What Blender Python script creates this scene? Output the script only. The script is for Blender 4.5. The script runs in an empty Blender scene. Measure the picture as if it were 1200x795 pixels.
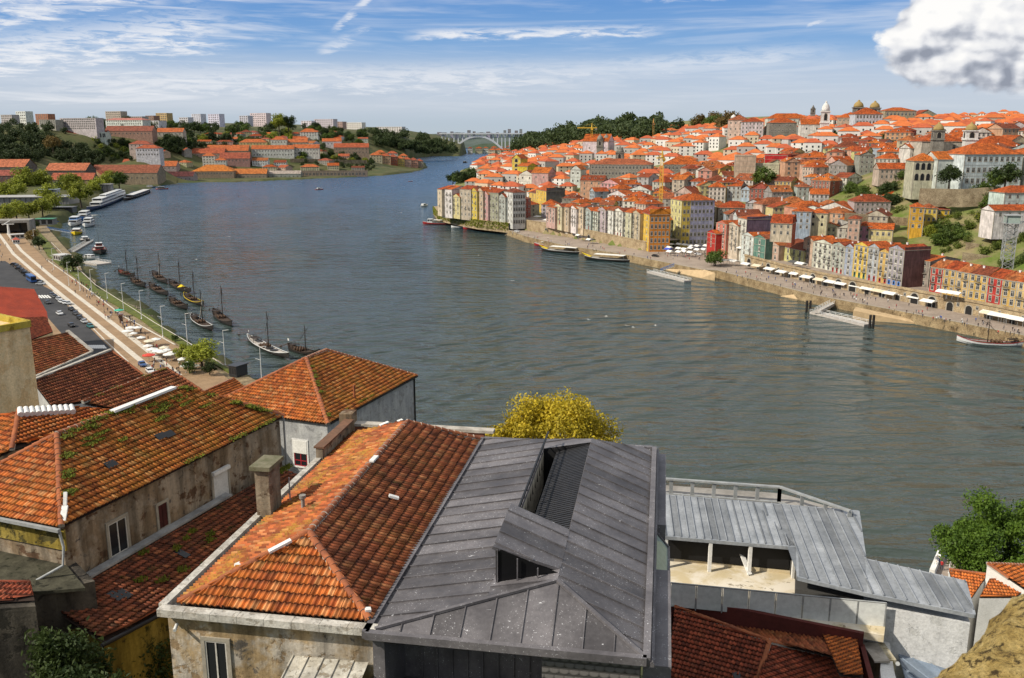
import bpy, math, random
import numpy as np
from mathutils import Vector, Matrix, Euler
random.seed(7)
R=math.radians
scene=bpy.context.scene
COL=scene.collection
# ---------------------------------------------------------------- survey helpers: sight lines from the view point onto known heights
F_=1050.;HC=75.;CX=600.;CY=397.5;PIT=math.atan((CY-155)/F_)
def ray(px,py):
    u=(px-CX)/F_; v=(CY-py)/F_
    return (u, math.cos(PIT)+v*math.sin(PIT), -math.sin(PIT)+v*math.cos(PIT))
def P(px,py,z):
    r=ray(px,py); t=(z-HC)/r[2]; return Vector((r[0]*t,r[1]*t,z))
def D(px,py,Y):
    r=ray(px,py); t=Y/r[1]; return Vector((r[0]*t,Y,HC+r[2]*t))
def proj(p):
    x,y,z=p; dz=z-HC; c,s=math.cos(PIT),math.sin(PIT)
    d=y*c-dz*s; v=y*s+dz*c
    return (CX+F_*x/d, CY-F_*v/d)
# ---------------------------------------------------------------- tagging
def tag(o,label=None,cat=None,group=None,kind=None):
    if label: o['label']=label
    if cat: o['category']=cat
    if group: o['group']=group
    if kind: o['kind']=kind
    return o
def empty(name,loc,rz=0.,label=None,cat=None,group=None):
    o=bpy.data.objects.new(name,None); COL.objects.link(o)
    o.empty_display_size=.5; o.location=loc; o.rotation_euler=(0,0,rz)
    return tag(o,label,cat,group)
def inst(name,me,parent=None,loc=(0,0,0),rz=0.,sc=(1,1,1),color=None):
    o=bpy.data.objects.new(name,me); COL.objects.link(o)
    o.location=loc; o.rotation_euler=(0,0,rz); o.scale=sc
    if parent is not None: o.parent=parent
    if color is not None: o.color=(*color[:3],1)
    return o
KIDS={}
def copy_tree(o,parent=None):
    c=o.copy(); COL.objects.link(c); c.parent=parent
    for ch in list(o.children): copy_tree(ch,c)
    return c
# ---------------------------------------------------------------- mesh builder
class MB:
    def __init__(s): s.v=[];s.f=[];s.m=[];s.uv=None;s.sm=[]
    def add(s,vs,fs,mi=0,smooth=False):
        b=len(s.v); s.v+= [tuple(p) for p in vs]
        for f in fs: s.f.append(tuple(b+i for i in f)); s.m.append(mi); s.sm.append(smooth)
    def quad(s,a,b,c,d,mi=0): s.add([a,b,c,d],[(0,1,2,3)],mi)
    def poly(s,pts,mi=0): s.add(pts,[tuple(range(len(pts)))],mi)
    def box(s,c,d,mi=0,rz=0.,M=None):
        x,y,z=d[0]/2,d[1]/2,d[2]/2
        vs=[Vector((i*x,j*y,k*z)) for i in(-1,1) for j in(-1,1) for k in(-1,1)]
        if M is None: M=Matrix.Rotation(rz,3,'Z')
        c=Vector(c); vs=[M@p+c for p in vs]
        s.add(vs,[(0,1,3,2),(4,6,7,5),(0,4,5,1),(2,3,7,6),(0,2,6,4),(1,5,7,3)],mi)
    def b2(s,p0,p1,mi=0):
        s.box([(p0[i]+p1[i])/2 for i in range(3)],[abs(p1[i]-p0[i]) for i in range(3)],mi)
    def bar(s,a,b,w,h=None,mi=0,up=(0,0,1)):
        a=Vector(a);b=Vector(b);h=h or w
        d=(b-a); L=d.length
        if L<1e-6:return
        d/=L; upv=Vector(up)
        if abs(d.dot(upv))>.98: upv=Vector((1,0,0))
        x=d.cross(upv).normalized(); z=x.cross(d)
        M=Matrix((x,d,z)).transposed()
        s.box((a+b)/2,(w,L,h),mi,M=M)
    def tube(s,pts,r,n=8,mi=0,cap=True,smooth=True):
        pts=[Vector(p) for p in pts]; rs=r if isinstance(r,(list,tuple)) else [r]*len(pts)
        vs=[];fs=[]; k=len(pts)
        px=None
        for i,p in enumerate(pts):
            d=(pts[min(i+1,k-1)]-pts[max(i-1,0)])
            d=d.normalized() if d.length>1e-9 else Vector((0,0,1))
            if px is None:
                a=Vector((0,0,1)) if abs(d.z)<.9 else Vector((1,0,0))
                px=d.cross(a).normalized()
            px=(px-d*px.dot(d)).normalized(); py=d.cross(px)
            for j in range(n):
                t=2*math.pi*j/n; vs.append(p+(px*math.cos(t)+py*math.sin(t))*rs[i])
        for i in range(k-1):
            for j in range(n):
                a=i*n+j;b=i*n+(j+1)%n
                fs.append((a,b,b+n,a+n))
        s.add(vs,fs,mi,smooth)
        if cap:
            s.add(vs[:n][::-1],[tuple(range(n))],mi); s.add(vs[-n:],[tuple(range(n))],mi)
    def lathe(s,prof,n=12,c=(0,0,0),mi=0,smooth=True,a0=0.):
        vs=[];fs=[]
        for r,z in prof:
            for j in range(n):
                t=2*math.pi*j/n+a0; vs.append((c[0]+r*math.cos(t),c[1]+r*math.sin(t),c[2]+z))
        for i in range(len(prof)-1):
            for j in range(n):
                a=i*n+j;b=i*n+(j+1)%n
                fs.append((a,b,b+n,a+n))
        fs.append(tuple(range((len(prof)-1)*n,len(prof)*n))); fs.append(tuple(range(n))[::-1])
        s.add(vs,fs,mi,smooth)
    def prism(s,poly,z0,z1,mi=0,top=None,bottom=True):
        n=len(poly); A=sum(poly[i][0]*poly[(i+1)%n][1]-poly[(i+1)%n][0]*poly[i][1] for i in range(n))
        if A<0: poly=list(poly)[::-1]
        vs=[(p[0],p[1],z0) for p in poly]+[(p[0],p[1],z1) for p in poly]
        fs=[(i,(i+1)%n,(i+1)%n+n,i+n) for i in range(n)]
        s.add(vs,fs,mi); s.add(vs[n:],[tuple(range(n))],mi if top is None else top)
        if bottom: s.add(vs[:n],[tuple(range(n))[::-1]],mi)
    def mesh(s,name,mats):
        me=bpy.data.meshes.new(name); me.from_pydata(s.v,[],s.f)
        for m in (mats if isinstance(mats,(list,tuple)) else [mats]): me.materials.append(m)
        me.polygons.foreach_set('material_index',s.m)
        me.polygons.foreach_set('use_smooth',s.sm)
        if s.uv is not None:
            l=me.uv_layers.new(name='UVMap'); l.data.foreach_set('uv',np.asarray(s.uv,dtype=np.float32).ravel())
        me.update(); return me
    def build(s,name,mats,parent=None,loc=(0,0,0),rz=0.,color=None):
        return inst(name,s.mesh(name,mats),parent,loc,rz,color=color)
# ---------------------------------------------------------------- node helpers
class NT:
    def __init__(s,nt): s.nt=nt; s.n=nt.nodes; s.l=nt.links
    def node(s,t,**kw):
        n=s.n.new(t)
        for k,v in kw.items(): setattr(n,k,v)
        return n
    def put(s,sock,v):
        if v is None: return
        if isinstance(v,bpy.types.NodeSocket): s.l.new(v,sock)
        else:
            if sock.type=='RGBA' and len(v)==3: v=(*v,1)
            sock.default_value=v
    def m(s,op,a,b=None,c=None,clamp=False):
        n=s.node('ShaderNodeMath',operation=op,use_clamp=clamp)
        s.put(n.inputs[0],a)
        if b is not None: s.put(n.inputs[1],b)
        if c is not None: s.put(n.inputs[2],c)
        return n.outputs[0]
    def vm(s,op,a,b=None,sc=None):
        n=s.node('ShaderNodeVectorMath',operation=op); s.put(n.inputs[0],a)
        if b is not None: s.put(n.inputs[1],b)
        if sc is not None: s.put(n.inputs['Scale'],sc)
        return n.outputs['Value'] if op in('LENGTH','DOT_PRODUCT','DISTANCE') else n.outputs[0]
    def mix(s,f,a,b,mode='MIX'):
        n=s.node('ShaderNodeMix',data_type='RGBA',blend_type=mode,clamp_factor=True)
        s.put(n.inputs[0],f); s.put(n.inputs[6],a); s.put(n.inputs[7],b); return n.outputs[2]
    def noise(s,vec,scale,det=4,rough=.55,dist=0.,dim='3D',w=None):
        n=s.node('ShaderNodeTexNoise',noise_dimensions=dim); s.put(n.inputs['Vector'],vec)
        n.inputs['Scale'].default_value=scale;n.inputs['Detail'].default_value=det;n.inputs['Roughness'].default_value=rough;n.inputs['Distortion'].default_value=dist
        return n.outputs[0]
    def ramp(s,f,stops,interp='LINEAR'):
        n=s.node('ShaderNodeValToRGB'); s.put(n.inputs[0],f); e=n.color_ramp.elements; n.color_ramp.interpolation=interp
        while len(e)<len(stops): e.new(.5)
        for i,(p,c) in enumerate(stops):
            e[i].position=p; e[i].color=(*c,1) if isinstance(c,(tuple,list)) else (c,c,c,1)
        return n.outputs[0]
    def sstep(s,x,a,b):
        n=s.node('ShaderNodeMapRange',interpolation_type='SMOOTHSTEP'); s.put(n.inputs[0],x)
        n.inputs[1].default_value=a;n.inputs[2].default_value=b; return n.outputs[0]
    def mapping(s,v,loc=(0,0,0),rot=(0,0,0),sc=(1,1,1)):
        n=s.node('ShaderNodeMapping'); s.put(n.inputs[0],v); n.inputs[1].default_value=loc;n.inputs[2].default_value=rot;n.inputs[3].default_value=sc
        return n.outputs[0]
    def sep(s,v):
        n=s.node('ShaderNodeSeparateXYZ'); s.put(n.inputs[0],v); return n.outputs
    def comb(s,x,y,z=0.):
        n=s.node('ShaderNodeCombineXYZ'); s.put(n.inputs[0],x);s.put(n.inputs[1],y);s.put(n.inputs[2],z); return n.outputs[0]
    def pos(s): return s.node('ShaderNodeNewGeometry').outputs['Position']
    def nrm(s): return s.node('ShaderNodeNewGeometry').outputs['Normal']
    def objc(s): return s.node('ShaderNodeTexCoord').outputs['Object']
    def uv(s): return s.node('ShaderNodeTexCoord').outputs['UV']
    def oi(s,k): return s.node('ShaderNodeObjectInfo').outputs[k]
    def bump(s,h,strength=.5,dist=.1,n=None):
        b=s.node('ShaderNodeBump'); b.inputs['Strength'].default_value=strength;b.inputs['Distance'].default_value=dist
        s.put(b.inputs['Height'],h)
        if n is not None: s.put(b.inputs['Normal'],n)
        return b.outputs[0]
def mat(name,fn=None,color=(.5,.5,.5),rough=.7,metal=0.,spec=.4):
    m=bpy.data.materials.new(name); m.use_nodes=True; t=NT(m.node_tree); b=m.node_tree.nodes['Principled BSDF']
    b.inputs['Base Color'].default_value=(*color,1); b.inputs['Roughness'].default_value=rough; b.inputs['Metallic'].default_value=metal
    b.inputs['Specular IOR Level'].default_value=spec
    if fn: fn(t,b)
    return m
# ---------------------------------------------------------------- camera
cd=bpy.data.cameras.new('camera'); cam=bpy.data.objects.new('camera',cd); COL.objects.link(cam)
cam.location=(0,0,HC); cam.rotation_euler=(R(90)-PIT,0,0); cd.sensor_width=23.6; cd.lens=F_/1200*23.6
cd.clip_start=.2; cd.clip_end=30000; scene.camera=cam
cd.dof.use_dof=True; cd.dof.focus_distance=60; cd.dof.aperture_fstop=5.6
scene.view_settings.view_transform='Standard'; scene.view_settings.look='None'; scene.view_settings.exposure=0
scene.cycles.max_bounces=5; scene.cycles.diffuse_bounces=2; scene.cycles.glossy_bounces=3; scene.cycles.transmission_bounces=3; scene.cycles.transparent_max_bounces=6
scene.cycles.caustics_reflective=False; scene.cycles.caustics_refractive=False
scene.cycles.use_denoising=True
# ---------------------------------------------------------------- sun and sky
SUN_AZ=R(-112); SUN_EL=R(40)     # azimuth measured from the viewing direction (+Y), clockwise
sd=Vector((math.sin(SUN_AZ)*math.cos(SUN_EL),math.cos(SUN_AZ)*math.cos(SUN_EL),math.sin(SUN_EL)))
ld=bpy.data.lights.new('sun','SUN'); ld.energy=5.0; ld.angle=R(.5); ld.color=(1,.92,.78)
sun=bpy.data.objects.new('sun',ld); COL.objects.link(sun); sun.rotation_euler=sd.to_track_quat('Z','Y').to_euler(); sun.location=(-200,-100,300)
w=bpy.data.worlds.new('World'); scene.world=w; w.use_nodes=True; t=NT(w.node_tree)
bg=w.node_tree.nodes['Background']
sky=t.node('ShaderNodeTexSky',sky_type='NISHITA',sun_disc=False,sun_elevation=SUN_EL,sun_rotation=SUN_AZ,altitude=100,air_density=1.,dust_density=.6,ozone_density=1.6)
dirv=t.vm('NORMALIZE',t.node('ShaderNodeTexCoord').outputs['Generated'])
X,Y,Z=t.sep(dirv)
az=t.m('MULTIPLY',t.m('ARCTAN2',X,Y),180/math.pi); el=t.m('MULTIPLY',t.m('ARCSINE',Z),180/math.pi)
ae=t.comb(az,el)
# deeper blue some degrees up, a soft grey-blue haze just above the horizon
grad=t.ramp(t.m('DIVIDE',el,30.,clamp=True),[(0,(.50,.60,.71)),(.045,(.44,.56,.72)),(.12,(.235,.44,.76)),(.25,(.10,.29,.68)),(.45,(.30,.44,.68)),(.75,(.62,.66,.70)),(1,(.72,.73,.74))])  # zenith whitened out of view, added to lift the ambient light
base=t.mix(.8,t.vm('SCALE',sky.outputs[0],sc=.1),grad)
def n2d(v,sc,det=4,rough=.55,dist=0.): return t.noise(v,sc,det,rough,dist,'2D')
# cirrus: stretched noise, tilted
def cir(rot,sx,sy,sc,seed,a,b,dist=.6,det=5):
    v=t.mapping(ae,loc=(seed,seed*.7,0),rot=(0,0,R(rot)),sc=(sx,sy,1))
    return t.sstep(n2d(v,sc,det,.62,dist),a,b)
c1=cir(-5,.045,.7,1.,3.1,.46,.74,.3)          # broad veils
c2=cir(-12,.07,1.2,1.1,8.4,.47,.74,.45)     # feathered streaks
veil=t.m('MULTIPLY',t.sstep(el,.3,1.8),t.m('SUBTRACT',1.,t.sstep(el,3.2,5.4)))
veil=t.m('MULTIPLY',veil,t.m('ADD',.62,t.m('MULTIPLY',n2d(t.mapping(ae,sc=(.05,.6,1)),1.3,6,.6,.5),.35)))
leftm=t.m('SUBTRACT',1.,t.sstep(az,-22,-8))
cirm=t.m('MAXIMUM',t.m('MULTIPLY',c1,.42),t.m('MULTIPLY',c2,t.m('ADD',.22,t.m('MULTIPLY',leftm,.7))))
NSTR=n2d(t.mapping(ae,rot=(0,0,R(-9)),sc=(.28,1.7,1)),1.5,7,.66,.28)
def streak(a0,e0,a1,e1,wd,seed,amt):
    # a thin feathery band between two bearings
    L=math.hypot(a1-a0,e1-e0); ux,uy=(a1-a0)/L,(e1-e0)/L
    da=t.m('SUBTRACT',az,a0); de=t.m('SUBTRACT',el,e0)
    s=t.m('ADD',t.m('MULTIPLY',da,ux),t.m('MULTIPLY',de,uy)); q=t.m('SUBTRACT',t.m('MULTIPLY',de,ux),t.m('MULTIPLY',da,uy))
    n=NSTR
    q=t.m('ABSOLUTE',t.m('ADD',q,t.m('MULTIPLY',t.m('SUBTRACT',n,.5),wd*1.8)))
    k=t.m('MULTIPLY',t.m('SUBTRACT',1.,t.sstep(q,wd*.15,wd)),t.m('MULTIPLY',t.sstep(s,0,L*.2),t.m('SUBTRACT',1.,t.sstep(s,L*.75,L))))
    return t.m('MULTIPLY',k,t.m('MULTIPLY',t.sstep(n,.3,.65),amt))
parts=[streak(-7.5,5.75,10.5,6.0,.5,1,1.),streak(-12,4.6,-8,6.3,.5,2,.6),streak(-11,5.6,-7.8,8.6,.34,3,.8),streak(-32,3.6,-15,6.3,1.7,4,1.),streak(-33,6.6,-19,8.3,1.6,5,1.),streak(-33,5.4,-24,7.,1.2,21,.95),
       streak(-20,7.6,-11,8.6,.7,6,.7),streak(6,7.9,25,8.3,.55,7,.9),streak(-4,3.2,21,4.8,.8,9,.5),streak(-30,2.6,8,3.6,1.2,12,.7),streak(2.8,8.25,5.6,8.6,.3,15,.9),streak(17.2,6.0,18.6,6.35,.2,16,.8)]
for q in parts: cirm=t.m('MAXIMUM',cirm,q)
cirm=t.m('MULTIPLY',cirm,t.sstep(el,.6,2.4))
s1=t.mix(t.m('MULTIPLY',veil,.75),base,(.62,.66,.73))
s2=t.mix(t.m('MULTIPLY',cirm,.9),s1,(.88,.89,.92))
# cumulus bank: puffs defined by bearing and elevation
def cum(blobs,seed):
    d=None
    for a,e,ra,re in blobs:
        q=t.vm('LENGTH',t.comb(t.m('DIVIDE',t.m('SUBTRACT',az,a),ra),t.m('DIVIDE',t.m('SUBTRACT',el,e),re)))
        d=q if d is None else t.m('SMOOTH_MIN',d,q,.25)
    nz=lambda dx,dy,k,dt: n2d(t.mapping(ae,loc=(seed+dx,dy,0),sc=(.8,1.15,1.)),k,dt,.52,.15)
    n1=nz(0,0,.55,6); n2=nz(.38,-.5,.55,2); n0=nz(0,0,.55,2); n3=nz(7,3,1.6,4)
    f=t.m('ADD',d,t.m('MULTIPLY',t.m('SUBTRACT',n1,.5),1.25))
    mk=t.m('MULTIPLY',t.m('SUBTRACT',1.,t.sstep(f,.86,1.12)),t.sstep(t.m('ADD',el,t.m('MULTIPLY',t.m('SUBTRACT',n3,.5),.9)),1.75,2.5))
    return mk,t.m('ADD',t.m('MULTIPLY',t.m('SUBTRACT',n0,n2),1.9),t.m('MULTIPLY',t.m('SUBTRACT',n3,.5),.55)),n1
m1,g1,n1=cum([(24.6,5.4,2.8,2.3),(28.,6.2,4.4,3.),(31.5,5.6,4.2,3.4),(26.,3.9,4.,1.5),(30,3.4,5.,1.6),(24.2,4.6,2.4,1.6),(36,6,4,3.5)],2.)
shade=t.m('ADD',t.m('SUBTRACT',.66,g1),t.m('MULTIPLY',t.m('SUBTRACT',el,4.9),.16))
ccol=t.ramp(shade,[(0,(.30,.33,.40)),(.3,(.48,.51,.58)),(.62,(.80,.81,.84)),(1,(1.,.99,.97))])
s3=t.mix(m1,s2,ccol)
gnd=t.mix(t.sstep(el,-3.,-.2),(.12,.13,.12),s3)
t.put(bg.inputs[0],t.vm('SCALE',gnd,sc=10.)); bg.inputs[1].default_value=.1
w.cycles.sampling_method='MANUAL'; w.cycles.sample_map_resolution=128
scene.cycles.use_adaptive_sampling=True; scene.cycles.adaptive_threshold=.02
scene.cycles.sample_clamp_indirect=4.
# ================================================================= materials
def _plaster(t,b):
    c=t.oi('Color'); p=t.pos()
    n=t.noise(p,.35,5,.6); st=t.noise(t.mapping(p,sc=(1.,1.,.12)),1.6,5,.65)
    k=t.m('MULTIPLY',t.ramp(n,[(.3,.6),(.7,1.05)]),t.ramp(st,[(.35,.62),(.6,1.)]))
    t.put(b.inputs['Base Color'],t.vm('SCALE',c,sc=k)); b.inputs['Roughness'].default_value=.85
    b.inputs['Specular IOR Level'].default_value=.2
M_plaster=mat('plaster',_plaster)
def _townroof(t,b):
    c=t.oi('Color'); uv=t.uv(); p=t.pos()
    U,V,_=t.sep(uv)
    cell=t.node('ShaderNodeTexWhiteNoise',noise_dimensions='2D'); t.put(cell.inputs['Vector'],t.comb(t.m('FLOOR',t.m('DIVIDE',U,.55)),t.m('FLOOR',t.m('DIVIDE',V,.8))))
    n=t.noise(p,.28,5,.62); big=t.noise(p,1.3,4,.7)
    row=t.m('FRACT',t.m('DIVIDE',V,.8)); colm=t.m('FRACT',t.m('DIVIDE',U,.55))
    k=t.m('ADD',.42,t.m('MULTIPLY',cell.outputs[0],.62))
    k=t.m('MULTIPLY',k,t.ramp(row,[(0,.62),(.14,1.05),(1,.95)]))
    k=t.m('MULTIPLY',k,t.ramp(colm,[(0,.8),(.3,1.08),(.75,1.),(1,.75)]))
    k=t.m('MULTIPLY',k,t.ramp(n,[(.3,.5),(.62,1.08)]))
    col=t.vm('SCALE',c,sc=k)
    col=t.mix(t.m('MULTIPLY',t.sstep(big,.55,.75),.45),col,(.10,.055,.035))
    t.put(b.inputs['Base Color'],col); b.inputs['Roughness'].default_value=.8; b.inputs['Specular IOR Level'].default_value=.2
    h=t.m('ADD',t.m('MULTIPLY',row,-.5),t.m('SINE',t.m('MULTIPLY',U,2*math.pi/.55)))
    t.put(b.inputs['Normal'],t.bump(h,.35,.06))
M_troof=mat('terracotta roof',_townroof)
def _stone(base,dark,sc=1.):
    def f(t,b):
        p=t.pos()
        n=t.noise(p,.25*sc,6,.65); f2=t.noise(p,2.2*sc,5,.7)
        br=t.node('ShaderNodeTexVoronoi',feature='DISTANCE_TO_EDGE'); t.put(br.inputs['Vector'],t.mapping(p,sc=(.8*sc,.8*sc,1.6*sc))); br.inputs['Scale'].default_value=1.
        k=t.ramp(n,[(.32,dark),(.66,base)])
        k=t.vm('SCALE',k,sc=t.m('MULTIPLY',t.ramp(f2,[(.3,.6),(.7,1.15)]),t.ramp(br.outputs[0],[(0,.5),(.06,1.)])))
        t.put(b.inputs['Base Color'],k); b.inputs['Roughness'].default_value=.9; b.inputs['Specular IOR Level'].default_value=.2
        t.put(b.inputs['Normal'],t.bump(t.m('ADD',f2,t.m('MULTIPLY',br.outputs[0],.5)),.5,.15))
    return f
M_stone=mat('granite masonry',_stone((.42,.34,.22),(.19,.14,.085)))
M_granite=mat('grey granite',_stone((.30,.28,.24),(.16,.145,.12)))
M_quaywall=mat('quay stone',_stone((.40,.30,.17),(.17,.115,.06)))
def _flat(c1,c2,sc,bump=0.,rough=.85):
    def f(t,b):
        p=t.pos(); n=t.noise(p,sc,7,.65); n2=t.noise(p,sc*9,4,.7)
        c=t.vm('SCALE',t.mix(t.sstep(n,.3,.7),c1,c2),sc=t.ramp(n2,[(.3,.82),(.7,1.1)]))
        t.put(b.inputs['Base Color'],c); b.inputs['Roughness'].default_value=rough; b.inputs['Specular IOR Level'].default_value=.25
        if bump: t.put(b.inputs['Normal'],t.bump(n2,bump,.05))
    return f
M_quay=mat('quay paving',_flat((.36,.29,.235),(.25,.20,.16),.12,.2))
M_asphalt=mat('asphalt',_flat((.062,.06,.062),(.04,.04,.042),.15,.2))
M_pave=mat('ochre paving',_flat((.34,.225,.13),(.25,.165,.095),.15,.2))
M_band=mat('pale stone band',_flat((.62,.56,.47),(.5,.45,.38),.3,.1))
M_white=mat('white paint',_flat((.78,.77,.74),(.66,.65,.62),.8))
M_conc=mat('concrete',_flat((.32,.30,.275),(.20,.185,.165),.3,.3))
M_grass=mat('grass',_flat((.13,.145,.025),(.065,.08,.018),.35,.6))
M_soil=mat('hill soil and scrub',_flat((.10,.145,.022),(.24,.19,.10),.07,.6))
M_scrub=mat('hill scrub',_flat((.13,.15,.04),(.24,.20,.11),.05,.6))
M_rock=mat('boulders',_flat((.34,.29,.20),(.16,.13,.085),.8,.6))
M_wood=mat('dark timber',_flat((.05,.033,.022),(.025,.018,.014),1.2,.3,.6))
M_woodl=mat('warm timber',_flat((.11,.06,.032),(.06,.034,.02),1.2,.3,.6))
M_dark=mat('dark opening',color=(.012,.011,.010),rough=.6)
M_iron=mat('dark iron',color=(.02,.02,.022),rough=.5,metal=.4)
M_steel=mat('galvanised steel',_flat((.36,.37,.37),(.24,.25,.25),1.,0.,.45))
M_pane=mat('window glass',color=(.018,.02,.023),rough=.12,spec=.3)
M_frame=mat('window frame paint',_flat((.66,.63,.57),(.5,.47,.42),.6))
M_surr=mat('granite surround',_flat((.40,.36,.29),(.28,.25,.20),1.))
M_awn=mat('white canvas',_flat((.80,.78,.73),(.68,.66,.61),.5))
def _tint(rough=.6,spec=.4):
    def f(t,b):
        p=t.objc(); n=t.noise(p,3.,4,.6)
        t.put(b.inputs['Base Color'],t.vm('SCALE',t.oi('Color'),sc=t.ramp(n,[(.3,.8),(.7,1.08)]))); b.inputs['Roughness'].default_value=rough; b.inputs['Specular IOR Level'].default_value=spec
    return f
M_paint=mat('painted surface',_tint(.45,.5)); M_cloth=mat('clothing',_tint(.9,.1)); M_car=mat('car paint',_tint(.22,.6))
M_skin=mat('skin',color=(.50,.30,.21),rough=.6)
M_hair=mat('hair',color=(.03,.02,.015),rough=.6)
M_rub=mat('rubber',color=(.015,.015,.015),rough=.8)
def _leaf(c1,c2,c3):
    def f(t,b):
        r=t.node('ShaderNodeTexWhiteNoise',noise_dimensions='3D'); p=t.objc()
        t.put(r.inputs['Vector'],t.vm('SNAP',p,(.21,.21,.21)))
        n=t.noise(p,.55,3,.5)
        c=t.mix(t.sstep(n,.36,.66),c1,c2); c=t.mix(t.m('MULTIPLY',r.outputs[0],.55),c,c3)
        c=t.vm('SCALE',c,sc=t.m('ADD',.8,t.m('MULTIPLY',t.oi('Random'),.4)))
        t.put(b.inputs['Base Color'],c); b.inputs['Roughness'].default_value=.6; b.inputs['Specular IOR Level'].default_value=.25
        tr=t.node('ShaderNodeBsdfTranslucent'); t.put(tr.inputs[0],c); ms=t.node('ShaderNodeMixShader'); ms.inputs[0].default_value=.3
        t.l.new(b.outputs[0],ms.inputs[1]); t.l.new(tr.outputs[0],ms.inputs[2])
        t.l.new(ms.outputs[0],t.n['Material Output'].inputs[0])
    return f
M_leafd=mat('dark foliage',_leaf((.020,.038,.012),(.045,.07,.018),(.06,.08,.02)))
M_leafm=mat('green foliage',_leaf((.040,.075,.014),(.085,.13,.02),(.12,.16,.03)))
M_leafy=mat('yellowing foliage',_leaf((.20,.17,.012),(.50,.38,.02),(.58,.43,.04)))
M_leafg=mat('yellow green foliage',_leaf((.13,.165,.018),(.27,.30,.03),(.34,.34,.05)))
M_leafb=mat('autumn brown foliage',_leaf((.13,.09,.03),(.22,.13,.04),(.10,.10,.03)))
M_leafbr=mat('bright green foliage',_leaf((.05,.11,.012),(.12,.21,.02),(.17,.26,.035)))
M_bark=mat('bark',_flat((.10,.075,.05),(.055,.04,.028),3.,.5))
# river
def _water(t,b):
    p=t.pos(); x,y,z=t.sep(p)
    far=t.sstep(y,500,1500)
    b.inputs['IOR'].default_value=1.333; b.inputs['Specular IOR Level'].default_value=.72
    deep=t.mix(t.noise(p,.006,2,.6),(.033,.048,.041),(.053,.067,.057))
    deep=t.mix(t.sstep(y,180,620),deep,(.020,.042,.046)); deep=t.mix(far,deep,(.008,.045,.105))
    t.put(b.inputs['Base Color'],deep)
    # wind ruffles: patches of rougher and calmer water
    patch=t.noise(t.mapping(p,rot=(0,0,R(28)),sc=(1.,.35,1)),.012,3,.6,.6)
    t.put(b.inputs['Roughness'],t.m('ADD',t.ramp(patch,[(.35,.07),(.65,.16)]),t.m('MULTIPLY',far,.16)))
    w1=t.noise(t.mapping(p,rot=(0,0,R(20)),sc=(.55,1.,1)),.55,3,.62,.5)
    w2=t.noise(t.mapping(p,rot=(0,0,R(-35)),sc=(.35,1.,1)),.16,2,.55,.8)
    w3=t.noise(t.mapping(p,rot=(0,0,R(55)),sc=(.22,1.,1)),.07,1,.5,1.2)
    # long wake ripples spreading over the middle of the river
    WN=t.node('ShaderNodeTexNoise'); t.put(WN.inputs[0],p); WN.inputs['Scale'].default_value=.03; WN.inputs['Detail'].default_value=2; WN=WN.outputs[1]
    def wake(cx,cy,wl,lo,hi):
        d=t.vm('LENGTH',t.vm('SUBTRACT',t.vm('ADD',p,t.vm('SCALE',WN,sc=22.)),(cx,cy,0)))
        s=t.m('SINE',t.m('MULTIPLY',d,2*math.pi/wl))
        return t.m('MULTIPLY',s,t.m('MULTIPLY',t.sstep(d,lo,lo+40),t.m('SUBTRACT',1.,t.sstep(d,hi-60,hi))))
    wk=t.m('ADD',wake(85,230,10.5,30,230),t.m('MULTIPLY',wake(-75,420,8.5,60,260),.7))
    h=t.m('ADD',t.m('ADD',t.m('MULTIPLY',w1,.55),t.m('MULTIPLY',w2,1.7)),t.m('ADD',t.m('MULTIPLY',w3,2.6),t.m('MULTIPLY',wk,.34)))
    n=t.bump(h,.95,1.3)
    t.put(b.inputs['Normal'],n)
M_water=mat('river water',_water)
# ================================================================= river
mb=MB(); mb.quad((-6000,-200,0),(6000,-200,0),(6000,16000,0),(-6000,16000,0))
tag(mb.build('river',M_water),kind='structure')
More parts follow.
